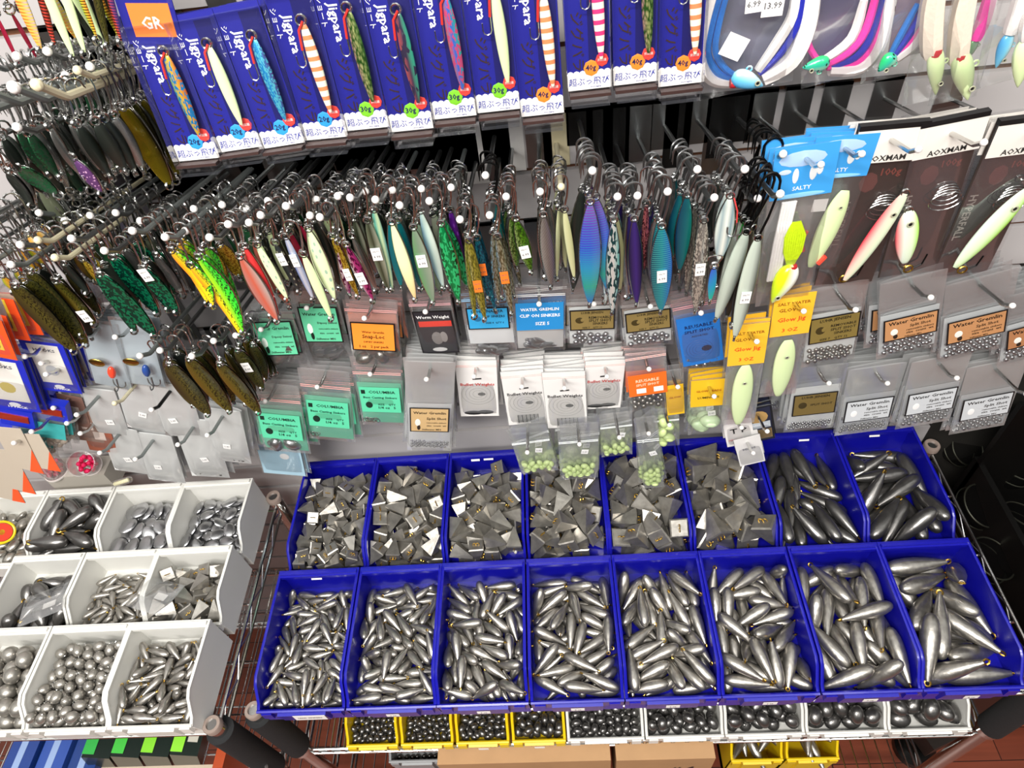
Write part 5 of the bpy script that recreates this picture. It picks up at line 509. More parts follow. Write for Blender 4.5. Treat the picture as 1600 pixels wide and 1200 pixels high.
LM = {
 'fire': lure_mat('fire_tiger', ['ff8a1e', 'ffd21e', '55e02a', '2fd238'], 'tiger', '14401a', .05, .3, 12),
 'green2': lure_mat('lime_tiger', ['b8e020', '46e030', '20c838'], 'tiger', '103010', .05, .3, 12),
 'emer': lure_mat('emerald', ['06302a', '084434', '062822'], 'glitter', '0e8058', .6, .25, 30),
 'olive': lure_mat('olive_camo', ['3c3020', '5e5a22', '28301a'], 'tiger', '10160c', .5, .3, 16, None),
 'goldc': lure_mat('gold_camo', ['7a6224', '6a6a28', '3a3014'], 'tiger', '1c180c', .6, .25, 16),
 'gold': lure_mat('gold_spoon', ['b8a020', '8a7c18', '3a3210'], None, '000000', .8, .22),
 'coral': lure_mat('coral', ['c89088', 'e07058', 'c8c0b8'], None, metal=.4), 'red': lure_mat('red', ['e03038', 'f04848', 'c02028'], None, metal=.3),
 'glow': lure_mat('glow', ['dcecb8', 'd6eab2', 'c8dca6'], None, metal=0, rough=.35), 'glows': lure_mat('glow_spots', ['e2eec0', 'dcecba'], 'spots', '9ab8a0', 0, .35, 9),
 'ggrey': lure_mat('grey_glow', ['c8d4c4', 'b8c4b8', '2a3030'], None, metal=.1), 'glowg': lure_mat('glow_orange', ['e4eeb8', 'e0ecb0'], None, metal=0, zst=['f0a060', 'e4eeb8', 'e4eeb8']),
 'blk': lure_mat('black_dots', ['202426', '34383a', '181a1c'], 'spots', 'a8a890', .4, .3, 10), 'bluw': lure_mat('blue_white', ['3a62b8', 'd8dce8', '8aa0d0'], None, metal=.4),
 'golg': lure_mat('gold_glitter', ['c8a830', 'd0b848'], 'glitter', '8a6a10', .7, .25, 40), 'mag': lure_mat('magenta_foil', ['d8d0d4', 'b83a80', '8a1e5a'], 'glitter', '5a103c', .55, .22, 20),
 'olv': lure_mat('olive_silver', ['8a9278', '3c4430', 'c0c8b0'], None, metal=.5), 'teal3': lure_mat('teal_stripes', ['e0eebc', '50b0a0', 'c8e0b0', '2a8a90'], None, metal=.3),
 'teal': lure_mat('deep_teal', ['0c6878', '108a90', '0a4858'], None, metal=.45), 'tealn': lure_mat('teal_night', ['123c60', '146a78', '1c8a7c'], None, metal=.5),
 'ggn': lure_mat('grey_green', ['5fa060', '7f9a80', 'a0aa98'], None, metal=.3), 'lblu': lure_mat('light_blue_white', ['3a90c0', 'c8e4dc', 'dfe8da'], None, metal=.2),
 'ghol': lure_mat('green_foil', ['0e3020', '14a058', '101812'], 'glitter', '38e08a', .6, .2, 26), 'pur': lure_mat('purple', ['4a1478', '5c1a8c', '241038'], 'spots', '7a3ab0', .4, .25, 9),
 'gor': lure_mat('gold_scale', ['d8d08a', 'b8b040', '8a8430'], 'scales', '5c5a20', .5, .25, 26), 'tor': lure_mat('teal_scale', ['28a0b0', '1c7890'], 'scales', '0c3a50', .5, .25, 24),
 'sor': lure_mat('silver_foil_blue', ['60b8e0', 'c8c0a0', '88a890'], 'scales', '5a5438', .6, .22, 26), 'snak': lure_mat('snake_green', ['c8d890', '60981c', '3a7a10'], 'scales', '24400c', .4, .3, 26),
 'gstr': lure_mat('grey_diagonal', ['b8b4ac', '8a8078', '6a6078'], 'diag', '2a2630', .4, .3, 46), 'pale': lure_mat('pale_yellow', ['d8dcae', 'c4c48e'], None, metal=.2),
 'holo': lure_mat('violet_hologram', ['5a60e8', '6068f0', 'b0a8d8'], 'holo', '20c0e0', .55, .2, 44), 'silv': lure_mat('silver_foil', ['c0d8d4', 'e8f0ee', '50d0c8'], 'glitter', '1a4c50', .6, .18, 22),
 'navy': lure_mat('navy_black', ['1a1a30', '3c2a78', '101018'], None, metal=.4), 'rglt': lure_mat('red_glitter', ['c87878', 'a8586a'], 'glitter', '4a2028', .6, .25, 44),
 'bhol': lure_mat('blue_hologram', ['1c2c50', '1c8a9c', '2a50d8'], 'rib', '60e0d0', .5, .2, 44), 'dgl': lure_mat('dark_glitter', ['4a4844', '8a8680', '3a342c'], 'glitter', 'b8b4a8', .5, .25, 40),
 'wstr': lure_mat('white_bars', ['e8f0e4', '9ab0b4', 'eef4ea', '8aa8b0', 'e8f0e4'], None, metal=.2), 'grn': lure_mat('green', ['2a9a30', '188a28'], None, metal=.2),
 'rain': lure_mat('rainbow', ['4a58e0', '20b8e0'], None, metal=.5, zst=['30f070', '20b8e0', '4a58e0']), 'silver': lure_mat('plain_silver', ['8a8c8a', 'c0c2c0', '5a5c5a'], None, metal=.9, rough=.25),
 'dark': lure_mat('dark_metal', ['2c322e', '4a524c', '1c201e'], None, metal=.8), 'dgreen': lure_mat('dark_green_metal', ['1e3a28', '4c6a54', '182018'], 'glitter', '2a6a44', .7, .3, 30),
 'purs': lure_mat('purple_spots', ['5a3a6c', '6c4278'], 'spots', 'e0b0d8', .4, .3, 13), 'orsc': lure_mat('orange_rainbow_scales', ['f07040', 'ffb040', 'e8e0e0'], 'bars', 'ffe070', .4, .25, 22),
 'ylsc': lure_mat('yellow_green_scales', ['8ae040', 'f8d040', 'ff9040'], 'bars', '705010', .4, .25, 22), 'rdsc': lure_mat('red_scales', ['3a2a20', 'e85040', '402418'], 'bars', '3a1810', .4, .25, 24),
 'crim': lure_mat('crimson', ['8a1830', 'a82040'], None, metal=.3), 'pinkg': lure_mat('pink_back_glow', ['f03850', 'e8c8b8', 'd8e6c8', 'd4e4c4'], None, metal=0, rough=.3), 'chgl': lure_mat('chartreuse_back_glow', ['d4e4d4', 'd4e8c0', 'a8ee10'], None, metal=0, rough=.3),
 'chgl2': lure_mat('pink_chartreuse_glow', ['e85060', 'd8e4d4', 'd8e8c8', 'a8ea10'], None, metal=0, rough=.3), 'char': lure_mat('chartreuse_white_head', ['e0f820', 'd0f020', 'f0f4e8', 'f0f4f0'], None, metal=0, rough=.25)}
def jig(u0, v0, u1, v1, wpx, shape, mk, D, Y=.085, hk='s', h=.036, nb=3, own=True, plate=STEEL, pm=STEEL, bm=None, **kw):
    """front lure by the ends of its body; own: gets a peg with nb more of its kind behind it"""
    A = at(u0, v0, Y); B = at(u1, v1, Y); L = (A-B).length; W = m_of(wpx, A); up = (A-B).normalized(); H = A+up*h
    M = frame(H, B)
    lure_root(M, shape, L, W, LM[mk], D, hk, h, label=D+(' hanging foremost on its peg' if own else ' hanging close beside its neighbour'), **kw)
    if own:
        base = peg(H-up*.0, D, pm, plate=plate)
        src = None
        for i in range(nb):
            q = .013*(i+1)+rnd.uniform(-.002, .002); P = H-PD*q+V((rnd.uniform(-.003, .003), 0, 0)); yw = rnd.uniform(-.9, .9)
            Mb = frame(P, P+V((rnd.uniform(-.12, .12), rnd.uniform(-.05, .05), -1)), yw)
            m2 = LM[bm[i % len(bm)]] if bm else LM[mk]
            lab = 'further jig hanging behind the '+D; grp = 'jigs behind the '+D
            lure_root(Mb, shape, L*rnd.uniform(.9, 1.02), W*rnd.uniform(.85, 1), m2, D, hk, h, label=lab, group=grp)
    return H
WHP = C('dcdad6'); CRP = C('d8cda8'); BKP = C('0a0a0a')
J = jig
# the row over the blue bins
J(268, 392, 331, 474, 24, 'bend', 'fire', 'orange and green fire tiger spoon', Y=.05, nb=3, pm=GREYW, sticker=None)
J(310, 402, 378, 515, 20, 'bend', 'green2', 'long lime green tiger spoon', Y=.045, nb=2, pm=GREYW)
J(298, 415, 374, 520, 22, 'bend', 'fire', 'yellow and green tiger spoon', Y=.05, own=False)
J(375, 402, 431, 498, 27, 'leaf', 'coral', 'dull coral flutter jig', Y=.05, nb=3, th=.15, bm=['coral', 'red'])
J(382, 385, 433, 490, 20, 'leaf', 'red', 'bright red flutter jig', Y=.055, own=False, th=.15)
J(402, 383, 447, 464, 16, 'slim', 'glows', 'pale glow jig with faint spots', Y=.06, nb=4, bm=['glow', 'blk'])
J(430, 380, 466, 452, 15, 'slim', 'blk', 'black dotted jig with sticker', Y=.075, nb=4, sticker=.3, bm=['dark', 'silver'])
J(446, 370, 488, 464, 14, 'slim', 'bluw', 'blue and white jig', Y=.07, nb=3, sticker=.35, bm=['crim', 'dark'])
J(474, 398, 516, 494, 17, 'slim', 'glow', 'long narrow glow jig', Y=.05, own=False)
J(482, 358, 522, 465, 24, 'leaf', 'glows', 'broad pale glow jig', Y=.06, nb=4, bm=['glow', 'dark', 'silver'])
J(519, 370, 558, 459, 14, 'slim', 'golg', 'gold glitter jig with sticker', Y=.075, nb=4, sticker=.62, bm=['golg', 'dark'])
J(541, 383, 581, 466, 18, 'leaf', 'mag', 'magenta foil jig with sticker', Y=.065, nb=5, sticker=.58, bm=['mag', 'silver', 'dark'], h=.045)
J(553, 342, 574, 420, 16, 'leaf', 'olv', 'olive and silver jig', Y=.10, nb=4, bm=['olv', 'silver'])
J(574, 345, 606, 449, 20, 'slim', 'olv', 'grey olive jig with double sticker', Y=.08, nb=4, sticker=.45, bm=['olv', 'dark'])
J(584, 328, 612, 448, 17, 'slim', 'teal3', 'teal and cream striped jig', Y=.085, nb=3, own=False)
J(612, 348, 648, 464, 21, 'leaf', 'glowg', 'glow jig with orange tail', Y=.075, nb=4, bm=['teal', 'glowg', 'silver'])
J(622, 345, 656, 447, 15, 'slim', 'teal', 'deep teal jig', Y=.09, own=False)
J(646, 356, 676, 469, 24, 'leaf', 'ggn', 'grey green flutter jig with sticker', Y=.075, nb=4, sticker=.42, th=.15, bm=['ggn', 'dark'])
J(657, 330, 692, 446, 20, 'leaf', 'lblu', 'light blue and white jig', Y=.09, own=False)
J(689, 350, 716, 467, 25, 'leaf', 'ghol', 'green foil jig with black back', Y=.075, nb=4, bm=['ghol', 'blk'], plate=BKP)
J(703, 328, 730, 443, 15, 'slim', 'pur', 'purple jig', Y=.10, own=False)
J(733, 376, 757, 495, 17, 'slim', 'gor', 'gold scaled jig with orange sticker', Y=.07, nb=5, sticker=.55, scol=C('f07828'), bm=['gor', 'tor', 'silver'], plate=WHP)
J(745, 372, 763, 462, 15, 'slim', 'tor', 'teal scaled jig with orange sticker', Y=.085, own=False, sticker=.5, scol=C('f07828'))
J(777, 370, 799, 486, 17, 'slim', 'sor', 'blue edged foil jig with orange sticker', Y=.07, nb=5, sticker=.5, scol=C('f07828'), bm=['sor', 'silver'])
J(770, 312, 790, 430, 13, 'slim', 'tealn', 'dark blue jig', Y=.11, nb=3, hk='k', plate=CRP)
J(806, 342, 829, 421, 22, 'leaf', 'snak', 'small green scaled jig with sticker', Y=.09, nb=5, sticker=.6, bm=['snak', 'silver'], plate=WHP)
J(849, 336, 861, 444, 22, 'leaf', 'gstr', 'grey diagonal striped jig', Y=.09, nb=5, bm=['gstr', 'silver', 'dark'])
J(882, 328, 897, 432, 13, 'slim', 'pale', 'narrow pale yellow jig', Y=.10, nb=5, bm=['pale', 'silver'], plate=CRP, pm=CREAM, tail='ring')
J(922, 316, 922, 472, 36, 'leaf', 'holo', 'wide violet and blue hologram jig', Y=.07, nb=5, hk='d', plate=BKP, bm=['holo', 'pur', 'dark'], th=.25, h=.042)
J(959, 344, 957, 484, 22, 'leaf', 'silv', 'silver foil scaled jig', Y=.075, nb=5, hk='d', plate=BKP, bm=['silv', 'pale', 'silver'])
J(991, 342, 995, 472, 23, 'leaf', 'navy', 'navy and black jig', Y=.08, nb=5, hk='d', plate=BKP, bm=['navy', 'silver', 'dark'])
J(1010, 318, 1006, 420, 12, 'slim', 'rglt', 'red glitter jig', Y=.10, own=False)
J(1034, 354, 1033, 483, 36, 'leaf', 'bhol', 'blue ribbed hologram jig with sticker', Y=.07, nb=6, hk='d', sticker=.55, bm=['bhol', 'silver', 'navy'], th=.25, h=.05)
J(1074, 305, 1062, 420, 26, 'leaf', 'tealn', 'dark teal flutter jig', Y=.09, nb=5, hk='d', bm=['tealn', 'silver'], th=.2)
J(1100, 345, 1087, 482, 24, 'slim', 'dgl', 'dark glitter jig with sticker', Y=.075, nb=6, hk='d', sticker=.5, bm=['dgl', 'silver'], plate=BKP)
J(1141, 306, 1124, 405, 30, 'leaf', 'wstr', 'white barred squid jig', Y=.07, nb=5, hk='d', bm=['wstr', 'silver', 'dark'], tail='assist')
J(1116, 416, 1110, 467, 13, 'slim', 'rain', 'tiny rainbow jig', Y=.05, own=False, h=.012)
J(1163, 345, 1145, 462, 13, 'slim', 'grn', 'plain green jig', Y=.095, nb=4, hk='k', bm=['grn', 'dark'])
J(1184, 372, 1149, 524, 28, 'slim', 'ggrey', 'large grey glow jig with black back', Y=.05, nb=4, hk='k', sticker=.55, bm=['ggrey', 'dark', 'dark'], h=.06, plate=BKP)
J(1195, 300, 1180, 380, 14, 'slim', 'blk', 'black jig under black hooks', Y=.11, nb=6, hk='k', bm=['blk', 'dark'], h=.05, plate=BKP)
# olive and green spoons towards the frame's edge
J(24, 447, 113, 545, 34, 'spoon', 'olive', 'large olive camouflage spoon', Y=.03, nb=4, pm=GREYW, bm=['olive', 'goldc', 'dark'])
J(47, 425, 126, 520, 28, 'spoon', 'olive', 'middle olive camouflage spoon', Y=.045, own=False)
J(88, 440, 145, 503, 20, 'spoon', 'goldc', 'brown gold spoon', Y=.05, nb=4, pm=GREYW, bm=['goldc', 'olive'], sticker=.8)
J(128, 405, 166, 450, 15, 'leaf', 'golg', 'sparkling gold spoon', Y=.06, nb=4, pm=CREAM, bm=['golg', 'goldc', 'gold'])
J(156, 430, 238, 520, 30, 'spoon', 'emer', 'big emerald glitter spoon', Y=.04, nb=3, pm=CREAM, bm=['emer', 'dark'])
J(177, 403, 243, 486, 24, 'spoon', 'emer', 'middle emerald glitter spoon', Y=.055, nb=3, pm=STEEL, bm=['emer', 'silver'])
J(224, 420, 274, 484, 22, 'spoon', 'emer', 'short emerald glitter spoon', Y=.055, nb=4, pm=STEEL, bm=['emer', 'dark', 'silver'], sticker=.1)
J(330, 392, 350, 440, 20, 'spoon', 'golg', 'gold flake spoon behind the tiger spoons', Y=.08, nb=4, pm=GREYW, bm=['golg', 'gold', 'silver'])
J(3, 430, 20, 452, 14, 'leaf', 'ylsc', 'orange edged spoon', Y=.04, nb=3, bm=['ylsc', 'rdsc'])
J(25, 388, 52, 418, 12, 'leaf', 'ylsc', 'orange and yellow spoon', Y=.06, nb=4, bm=['ylsc', 'dark', 'silver'])
J(42, 366, 62, 392, 12, 'leaf', 'orsc', 'small orange spoon', Y=.07, nb=4, bm=['orsc', 'silver'])
J(100, 412, 135, 455, 14, 'spoon', 'dark', 'narrow dark spoon', Y=.06, nb=4, bm=['dark', 'goldc'])
# lower row of camouflage spoons
J(265, 570, 323, 645, 30, 'spoon', 'olive', 'olive camouflage spoon with grey belly', Y=.06, nb=3, bm=['olive', 'dark'], sticker=None, pm=GREYW)
J(296, 562, 357, 640, 28, 'spoon', 'goldc', 'olive spoon with purple sheen', Y=.06, nb=3, bm=['olive', 'goldc'])
J(344, 570, 402, 642, 25, 'spoon', 'goldc', 'mustard camouflage spoon', Y=.055, nb=3, bm=['goldc', 'olive'])
J(372, 548, 408, 604, 22, 'spoon', 'olive', 'green camouflage spoon with a tag', Y=.08, nb=3, bm=['olive', 'goldc'], sticker=.4)
J(396, 540, 414, 590, 18, 'spoon', 'olive', 'olive spoon beside the mint green bag', Y=.10, nb=2, bm=['olive'])
# upper corner: edge-on metal lures and gold spoons
for i, (u, v, du, dv, D, ms, n, yw) in enumerate([
    (20, 205, 40, 60, 'thin dark jig at the frame edge', ['dark', 'silver', 'dgreen'], 7, 1.2), (62, 200, 42, 66, 'thin green metal jig', ['dgreen', 'silver', 'dark'], 7, 1.1),
    (100, 190, 42, 70, 'thin silver metal jig', ['silver', 'dark', 'silver'], 8, 1.2), (140, 185, 44, 72, 'thin grey metal jig', ['dark', 'silver', 'dgreen'], 8, 1.15), (170, 182, 42, 76, 'thin black metal jig', ['dark', 'dark', 'silver'], 7, 1.0)]):
    Y = .075; A = at(u, v, Y); B = at(u+du, v+dv, Y); L = (A-B).length; up = (A-B).normalized(); H = A+up*.032
    peg(H, D, [GREYW, CREAM][i == 4], over=.045, tip=.03, r=.0036)
    for j in range(n):
        P = H+PD*(.02-.011*j)+V((rnd.uniform(-.004, .004), 0, 0)); Mb = frame(P, P+(B-A).normalized()+V((rnd.uniform(-.06, .06), rnd.uniform(-.04, .04), 0)), yw+rnd.uniform(-.3, .3))
        lure_root(Mb, 'slim', L*rnd.uniform(.9, 1.1), .015, LM[ms[j % 3]], D, 's', .032, label=(D+' hanging foremost on its peg' if j == 0 else 'further jig hanging behind the '+D), group=None if j == 0 else 'jigs behind the '+D)
J(113, 247, 156, 297, 22, 'leaf', 'purs', 'purple spoon with pale spots', Y=.055, nb=2, bm=['dark'])
J(28, 262, 85, 300, 24, 'spoon', 'dgreen', 'green mottled spoon', Y=.05, nb=3, bm=['dark', 'silver'])
J(192, 168, 262, 285, 30, 'spoon', 'gold', 'broad gold spoon beside the blue packs', Y=.09, nb=5, bm=['gold', 'goldc'], pm=CREAM)
for u0_, v0_, u1_, v1_, wp, mk, D in [(14, -45, 62, 72, 20, 'orsc', 'orange rainbow scaled jig'), (48, -60, 84, 66, 14, 'rdsc', 'red scaled jig with dark belly'), (52, -60, 113, 84, 18, 'glow', 'first long glow jig in the top row'), (84, -60, 131, 78, 17, 'glow', 'second long glow jig in the top row'),
    (112, -40, 150, 56, 10, 'ylsc', 'yellow green scaled jig'), (138, -60, 168, 66, 15, 'olive', 'olive jig with red dashes'), (160, -50, 188, 60, 12, 'rdsc', 'second red scaled jig'), (-8, 20, 28, 96, 8, 'crim', 'crimson jig')]:
    J(u0_, v0_, u1_, v1_, wp, 'slim', mk, D, Y=.10, nb=2, bm=[mk, 'dark'], tail='treble')
# ================================================================ pouches, cards and packs
def pouch(w_, h_, T0=.0012, T1=.007, mat_=None, n=(8, 10), t1=.82):
    """flat at the top, filled out towards the bottom, closed at every edge"""
    def th(x, t): k = T0+(T1-T0)*max(0, S(PI*min(1, max(0, (t-.30)/.70))**1.25)); return k*(1-abs(2*x)**8)*(1 if t < .96 else (1-t)/.04)
    b = MB(); vs = []; nx, nz = n
    for s in (-1, 1):
        for j in range(nz+1):
            for i in range(nx+1): x = i/nx-.5; t = j/nz; vs.append((x*w_, s*th(x, t), -t*h_))
    o = (nx+1)*(nz+1); fs = []
    for j in range(nz):
        for i in range(nx): a = j*(nx+1)+i; fs += [(a, a+nx+1, a+nx+2, a+1), (o+a, o+a+1, o+a+nx+2, o+a+nx+1)]
    b.add(vs, fs, mat_ or POUCH); return b, th
def card_frame(th, h_, t0, t1):
    y0, y1 = -th(0, t0)-.0008, -th(0, t1)-.0008; a = V((0, y0, -t0*h_)); c = V((0, y1, -t1*h_)); up = (a-c).normalized(); X = V((1, 0, 0)); Y = up.cross(X)   # y axis into the wall
    return Matrix(((X.x, Y.x, up.x, (a.x+c.x)/2), (X.y, Y.y, up.y, (a.y+c.y)/2), (X.z, Y.z, up.z, (a.z+c.z)/2), (0, 0, 0, 1))), (a-c).length
def bag(u0_, v0_, u1_, v1_, wpx, D, spec, Y=.13, nb=3, own=True, lean=.0, cat='tackle pack', name='sinker_pouch', over=.012, gap=.011, pegm=CHROME, plate=STEEL, jit=.12):
    A = at(u0_, v0_, Y); B = at(u1_, v1_, Y-lean); h_ = (A-B).length; W = m_of(wpx, at((u0_+u1_)/2, (v0_+v1_)/2, Y)); up = (A-B).normalized()
    M = frame(A, B, rnd.uniform(-.05, .05)); g = lambda k, d=None: spec.get(k, d)
    root = thing(name, D+(' hanging foremost on its peg' if own else ' hanging by its neighbour'), cat, M)
    T1 = g('T1', .006); pm_, th = pouch(W, h_, g('T0', .0012), T1, g('film', POUCH)); ob('clear_pouch', pm_, root)
    if g('back'):
        t0, t1, c = g('back'); q = MB(); q.slab([(-W*.46, -t0*h_), (W*.46, -t0*h_), (W*.46, -t1*h_), (-W*.46, -t1*h_)], th(0, t1)*.3, th(0, t1)*.3+.0005, C(c, .6)); ob('backing_card', q, root, smooth=False)
    if g('card'):
        t0, t1, wf, c, bord = g('card'); CM, ch = card_frame(th, h_, t0, t1); q = MB(); hw, hh = W*wf/2, ch/2
        q.slab([(-hw, -hh), (hw, -hh), (hw, hh), (-hw, hh)], 0, .0005, BLK if bord else C(c, .55))
        if bord: e = .0019; q.slab([(-hw+e, -hh+e), (hw-e, -hh+e), (hw-e, hh-e), (-hw+e, hh-e)], -.0002, 0, C(c, .55))
        for t_, cx, cz, wf2, tc, hm in g('text', []):
            q.text(t_, cx*hw, cz*hh, wf2*2*hw, C(tc), -.0005, hm*ch)
        for kind_, *a in g('art', []):
            if kind_ == 'box': q.slab([(a[0]*hw, a[1]*hh), (a[2]*hw, a[1]*hh), (a[2]*hw, a[3]*hh), (a[0]*hw, a[3]*hh)], -.0004, -.0001, C(a[4]))
            if kind_ == 'rings':
                for r_ in (.25, .42, .6, .78): q.tube([(a[0]*hw+r_*hh*.5*math.cos(k_*PI/10), -.0004, a[1]*hh+r_*hh*.5*math.sin(k_*PI/10)) for k_ in range(20)], .0002, C(a[2]), 4, closed=True)
            if kind_ == 'bars':
                for k_ in range(16):
                    x_ = (-.5+k_/15*1.0)*hw; q.slab([(x_, a[0]*hh), (x_+hw*(.025 if k_ % 3 else .05), a[0]*hh), (x_+hw*(.025 if k_ % 3 else .05), a[1]*hh), (x_, a[1]*hh)], -.0004, -.0001, BLK)
            if kind_ == 'blob': q.ell((a[0]*hw, -.0003, a[1]*hh), a[2]*hw, .0003, a[3]*hh, C(a[4]), 12, 6)
            if kind_ == 'slot': q.slab([(-.22*hw, a[0]*hh), (.22*hw, a[0]*hh+.001), (.22*hw, a[0]*hh+.0035), (-.22*hw, a[0]*hh+.0025)], -.0005, -.0001, BLK)
        ob('label_card', q, root, CM, smooth=False)
    if g('zip'):
        t0, c = g('zip'); q = MB()
        for d_ in (0, .022): q.tube([(-W*.49, -.0016, -(t0+d_)*h_), (W*.49, -.0016, -(t0+d_)*h_)], .0006, C(c), 4)
        ob('zip_strip', q, root)
    if g('cont'):
        kd, n, r, m_ = g('cont'); q = MB(); rr = random.Random(len(D)+n)
        for i in range(n):
            per = max(1, int(W*.86/(2*r*(1.25 if kd != 'torp' else 1)))); row = i//per; x = -W*.43+((i % per)+.5+(.5 if row % 2 else 0))*W*.86/(per+.5)+rr.uniform(-.35, .35)*r; z = -h_*.955+r+row*1.6*r+rr.uniform(0, .9)*r
            if kd == 'ball': q.ell((x, rr.uniform(-.3, .3)*r, z), r, r, r, m_, 8, 6)
            if kd == 'egg': q.ell((x, rr.uniform(-.2, .2)*r, z), r, r, r*1.4, m_, 10, 7, Matrix.Translation((x, 0, z)) @ Matrix.Rotation(rr.uniform(-1.4, 1.4), 4, 'Y') @ Matrix.Translation((-x, 0, -z)))
            if kd == 'torp': 
                Mx = Matrix.Translation((x*.55, rr.uniform(-.3, .3)*r, z)) @ Matrix.Rotation(PI/2+rr.uniform(-.7, .7), 4, 'Y'); q.lathe([(r*a_, r*5*(t_-.5)) for t_, a_ in TP], m_, 8, Mx)
            if kd == 'swiv': 
                Mx = Matrix.Translation((x, 0, z+.004)) @ Matrix.Rotation(rr.uniform(-.7, .7), 4, 'Y'); q.tube([(.0035*math.cos(k_*PI/5), 0, .006*math.sin(k_*PI/5)) for k_ in range(10)], .0006, m_, 5, Mx, closed=True)
        ob(g('cname', 'packed_sinkers'), q, root)
    if g('tag'):
        tx, tt, c = g('tag'); q = MB(); a_ = .011; rot = rnd.uniform(-.4, .4); mm = Matrix.Translation((tx*W, -th(tx, tt)-.0008, -tt*h_)) @ Matrix.Rotation(rot, 4, 'Y')
        q.slab([(-a_/2, -a_/2), (a_/2, -a_/2), (a_/2, a_/2), (-a_/2, a_/2)], -.0003, 0, C(c), mm); q.text('2.49', 0, 0, a_*.7, C('707074'), -.0005, 1, 0, mm); ob('price_sticker', q, root, smooth=False)
    hp = A-up*min(.012, h_*.15)
    if own: peg(hp+V((0, 0, .0)), D, pegm, over=over+.012, plate=plate, r=.0024, tip=.012)
    for i in range(nb):
        P = A-PD*gap*(i+1)+V((rnd.uniform(-.004, .004), 0, rnd.uniform(-.002, .002))); yw = rnd.uniform(-jit, jit)
        dup(root, frame(P, P-up+V((rnd.uniform(-.06, .06), 0, 0)), yw), 'further pack hanging behind the '+D, 'packs behind the '+D)
    return root, W, h_, th
GRN = 'text'
wg_txt = lambda sub: [('Water Gremlin', 0, .62, .82, '101010', .2), (sub, .35, .12, .5, '201810', .16), ('removable sinkers', .35, -.2, .5, '201810', .1), ('size  count  wt', .35, -.45, .5, '201810', .1), ('Stillwater MN', .1, -.78, .5, '201810', .07)]
def wg(c, sub, bag_c, cont, **k): return dict(card=(.45, .72, .86, c, True), text=wg_txt(sub), back=(.42, .95, bag_c), cont=cont, art=[('blob', -.6, -.2, .14, .3, 'e8e4dc'), ('blob', -.55, -.62, .09, .22, '2a2018')], **k)
lor = lambda c: dict(card=(.34, .64, .90, c, True), text=[('LUHR JENSEN', 0, .70, .85, '101008', .14), ('REMOVABLE', .35, .25, .5, '14120a', .14), ('SPLIT SHOT', .35, -.05, .5, '14120a', .14), ('SINKERS', .35, -.35, .35, '14120a', .12), ('SIZE 7    QTY 12', 0, -.75, .7, '14120a', .10)],
    art=[('blob', -.55, 0, .2, .3, '3a3014'), ('blob', -.48, .02, .14, .22, c)], back=(.32, .93, 'dde0e0'), cont=('ball', 16, .0042, SILV))
WHB = 'e6e6e6'
# --- upper row of pouches
bag(418, 488, 452, 574, 72, 'mint green labelled pouch with two big bell weights', dict(card=(.14, .66, .84, '5fc498', True), text=wg_txt('Dipsey Swivel'), art=[('blob', -.6, -.2, .14, .3, 'e8f4ec'), ('blob', -.55, -.62, .09, .22, '102018')], cont=('egg', 2, .0125, LEAD), T1=.011), Y=.125, nb=2)
bag(488, 455, 520, 562, 70, 'tilted mint green labelled pouch of bell weights', dict(card=(.2, .66, .86, '5fc498', True), text=wg_txt('Dipsey Swivel'), art=[('blob', -.6, -.2, .14, .3, 'e8f4ec'), ('blob', -.55, -.62, .09, .22, '102018')], cont=('torp', 4, .006, SILV), T1=.008), Y=.14, nb=2)
bag(577, 470, 592, 572, 80, 'orange labelled pouch of snap weights', dict(card=(.30, .66, .86, 'f08a2c', True), text=[('Water Gremlin', 0, .35, .5, '3a1404', .2), ('Snap-Loc', 0, 0, .5, '200c04', .22), ('DIPSEY SINKERS', 0, -.35, .45, '3a1404', .1), ('1 oz    2 per pack', 0, -.7, .7, '3a1404', .12)], back=(.2, .76, 'e88e70'), cont=('egg', 4, .009, LEAD), zip=(.12, 'c87a74'), T1=.010), Y=.115, nb=4)
bag(668, 460, 690, 552, 66, 'black and red labelled pouch of worm weights', dict(card=(.25, .98, .92, '26242a', True), text=[('Worm Weight', 0, .72, .85, 'f4f4f4', .13)], art=[('box', -.8, .30, .9, .55, 'e03a28'), ('blob', 0, -.25, .3, .3, '8a8684'), ('blob', .35, -.2, .2, .25, '9a9694'), ('blob', 0, -.8, .4, .1, 'e8e8e8')], zip=(.14, 'b87a80')), Y=.12, nb=4)
bag(757, 455, 772, 556, 78, 'sky blue labelled pouch of bullet weights', dict(card=(.22, .52, .84, '2f9ad0', True), text=[('LUHR SNAPPER', 0, .68, .75, '0c2030', .14), ('SLIP SINKERS', .3, .2, .5, '0c2030', .12), ('SIZE 4  QTY 6', .3, -.4, .5, '0c2030', .1)], art=[('blob', -.5, 0, .18, .25, '1f6a98')], back=(.5, .8, 'dfe2e4'), cont=('torp', 6, .0048, SILV), zip=(.1, '6aa8d0')), Y=.12, nb=2)
bag(842, 448, 845, 548, 80, 'bright blue labelled pouch of snap weights', dict(card=(.22, .60, .92, '1f80c0', False), text=[('WATER GREMLIN', 0, .55, .8, 'f4f4f4', .18), ('CLIP ON SINKERS', 0, .1, .85, 'f4f4f4', .14), ('SIZE 5', .1, -.5, .3, 'e8e8e8', .16)], back=(.62, .95, 'c8c8c8'), cont=('torp', 9, .0042, SILV), zip=(.1, 'c8c8c8')), Y=.12, nb=2, plate=STEEL)
bag(925, 448, 925, 542, 78, 'first olive labelled pouch of split shot', lor('7d6a3c'), Y=.12, nb=3)
bag(1010, 452, 1014, 542, 78, 'second olive labelled pouch of split shot', lor('7d6a3c'), Y=.12, nb=4)
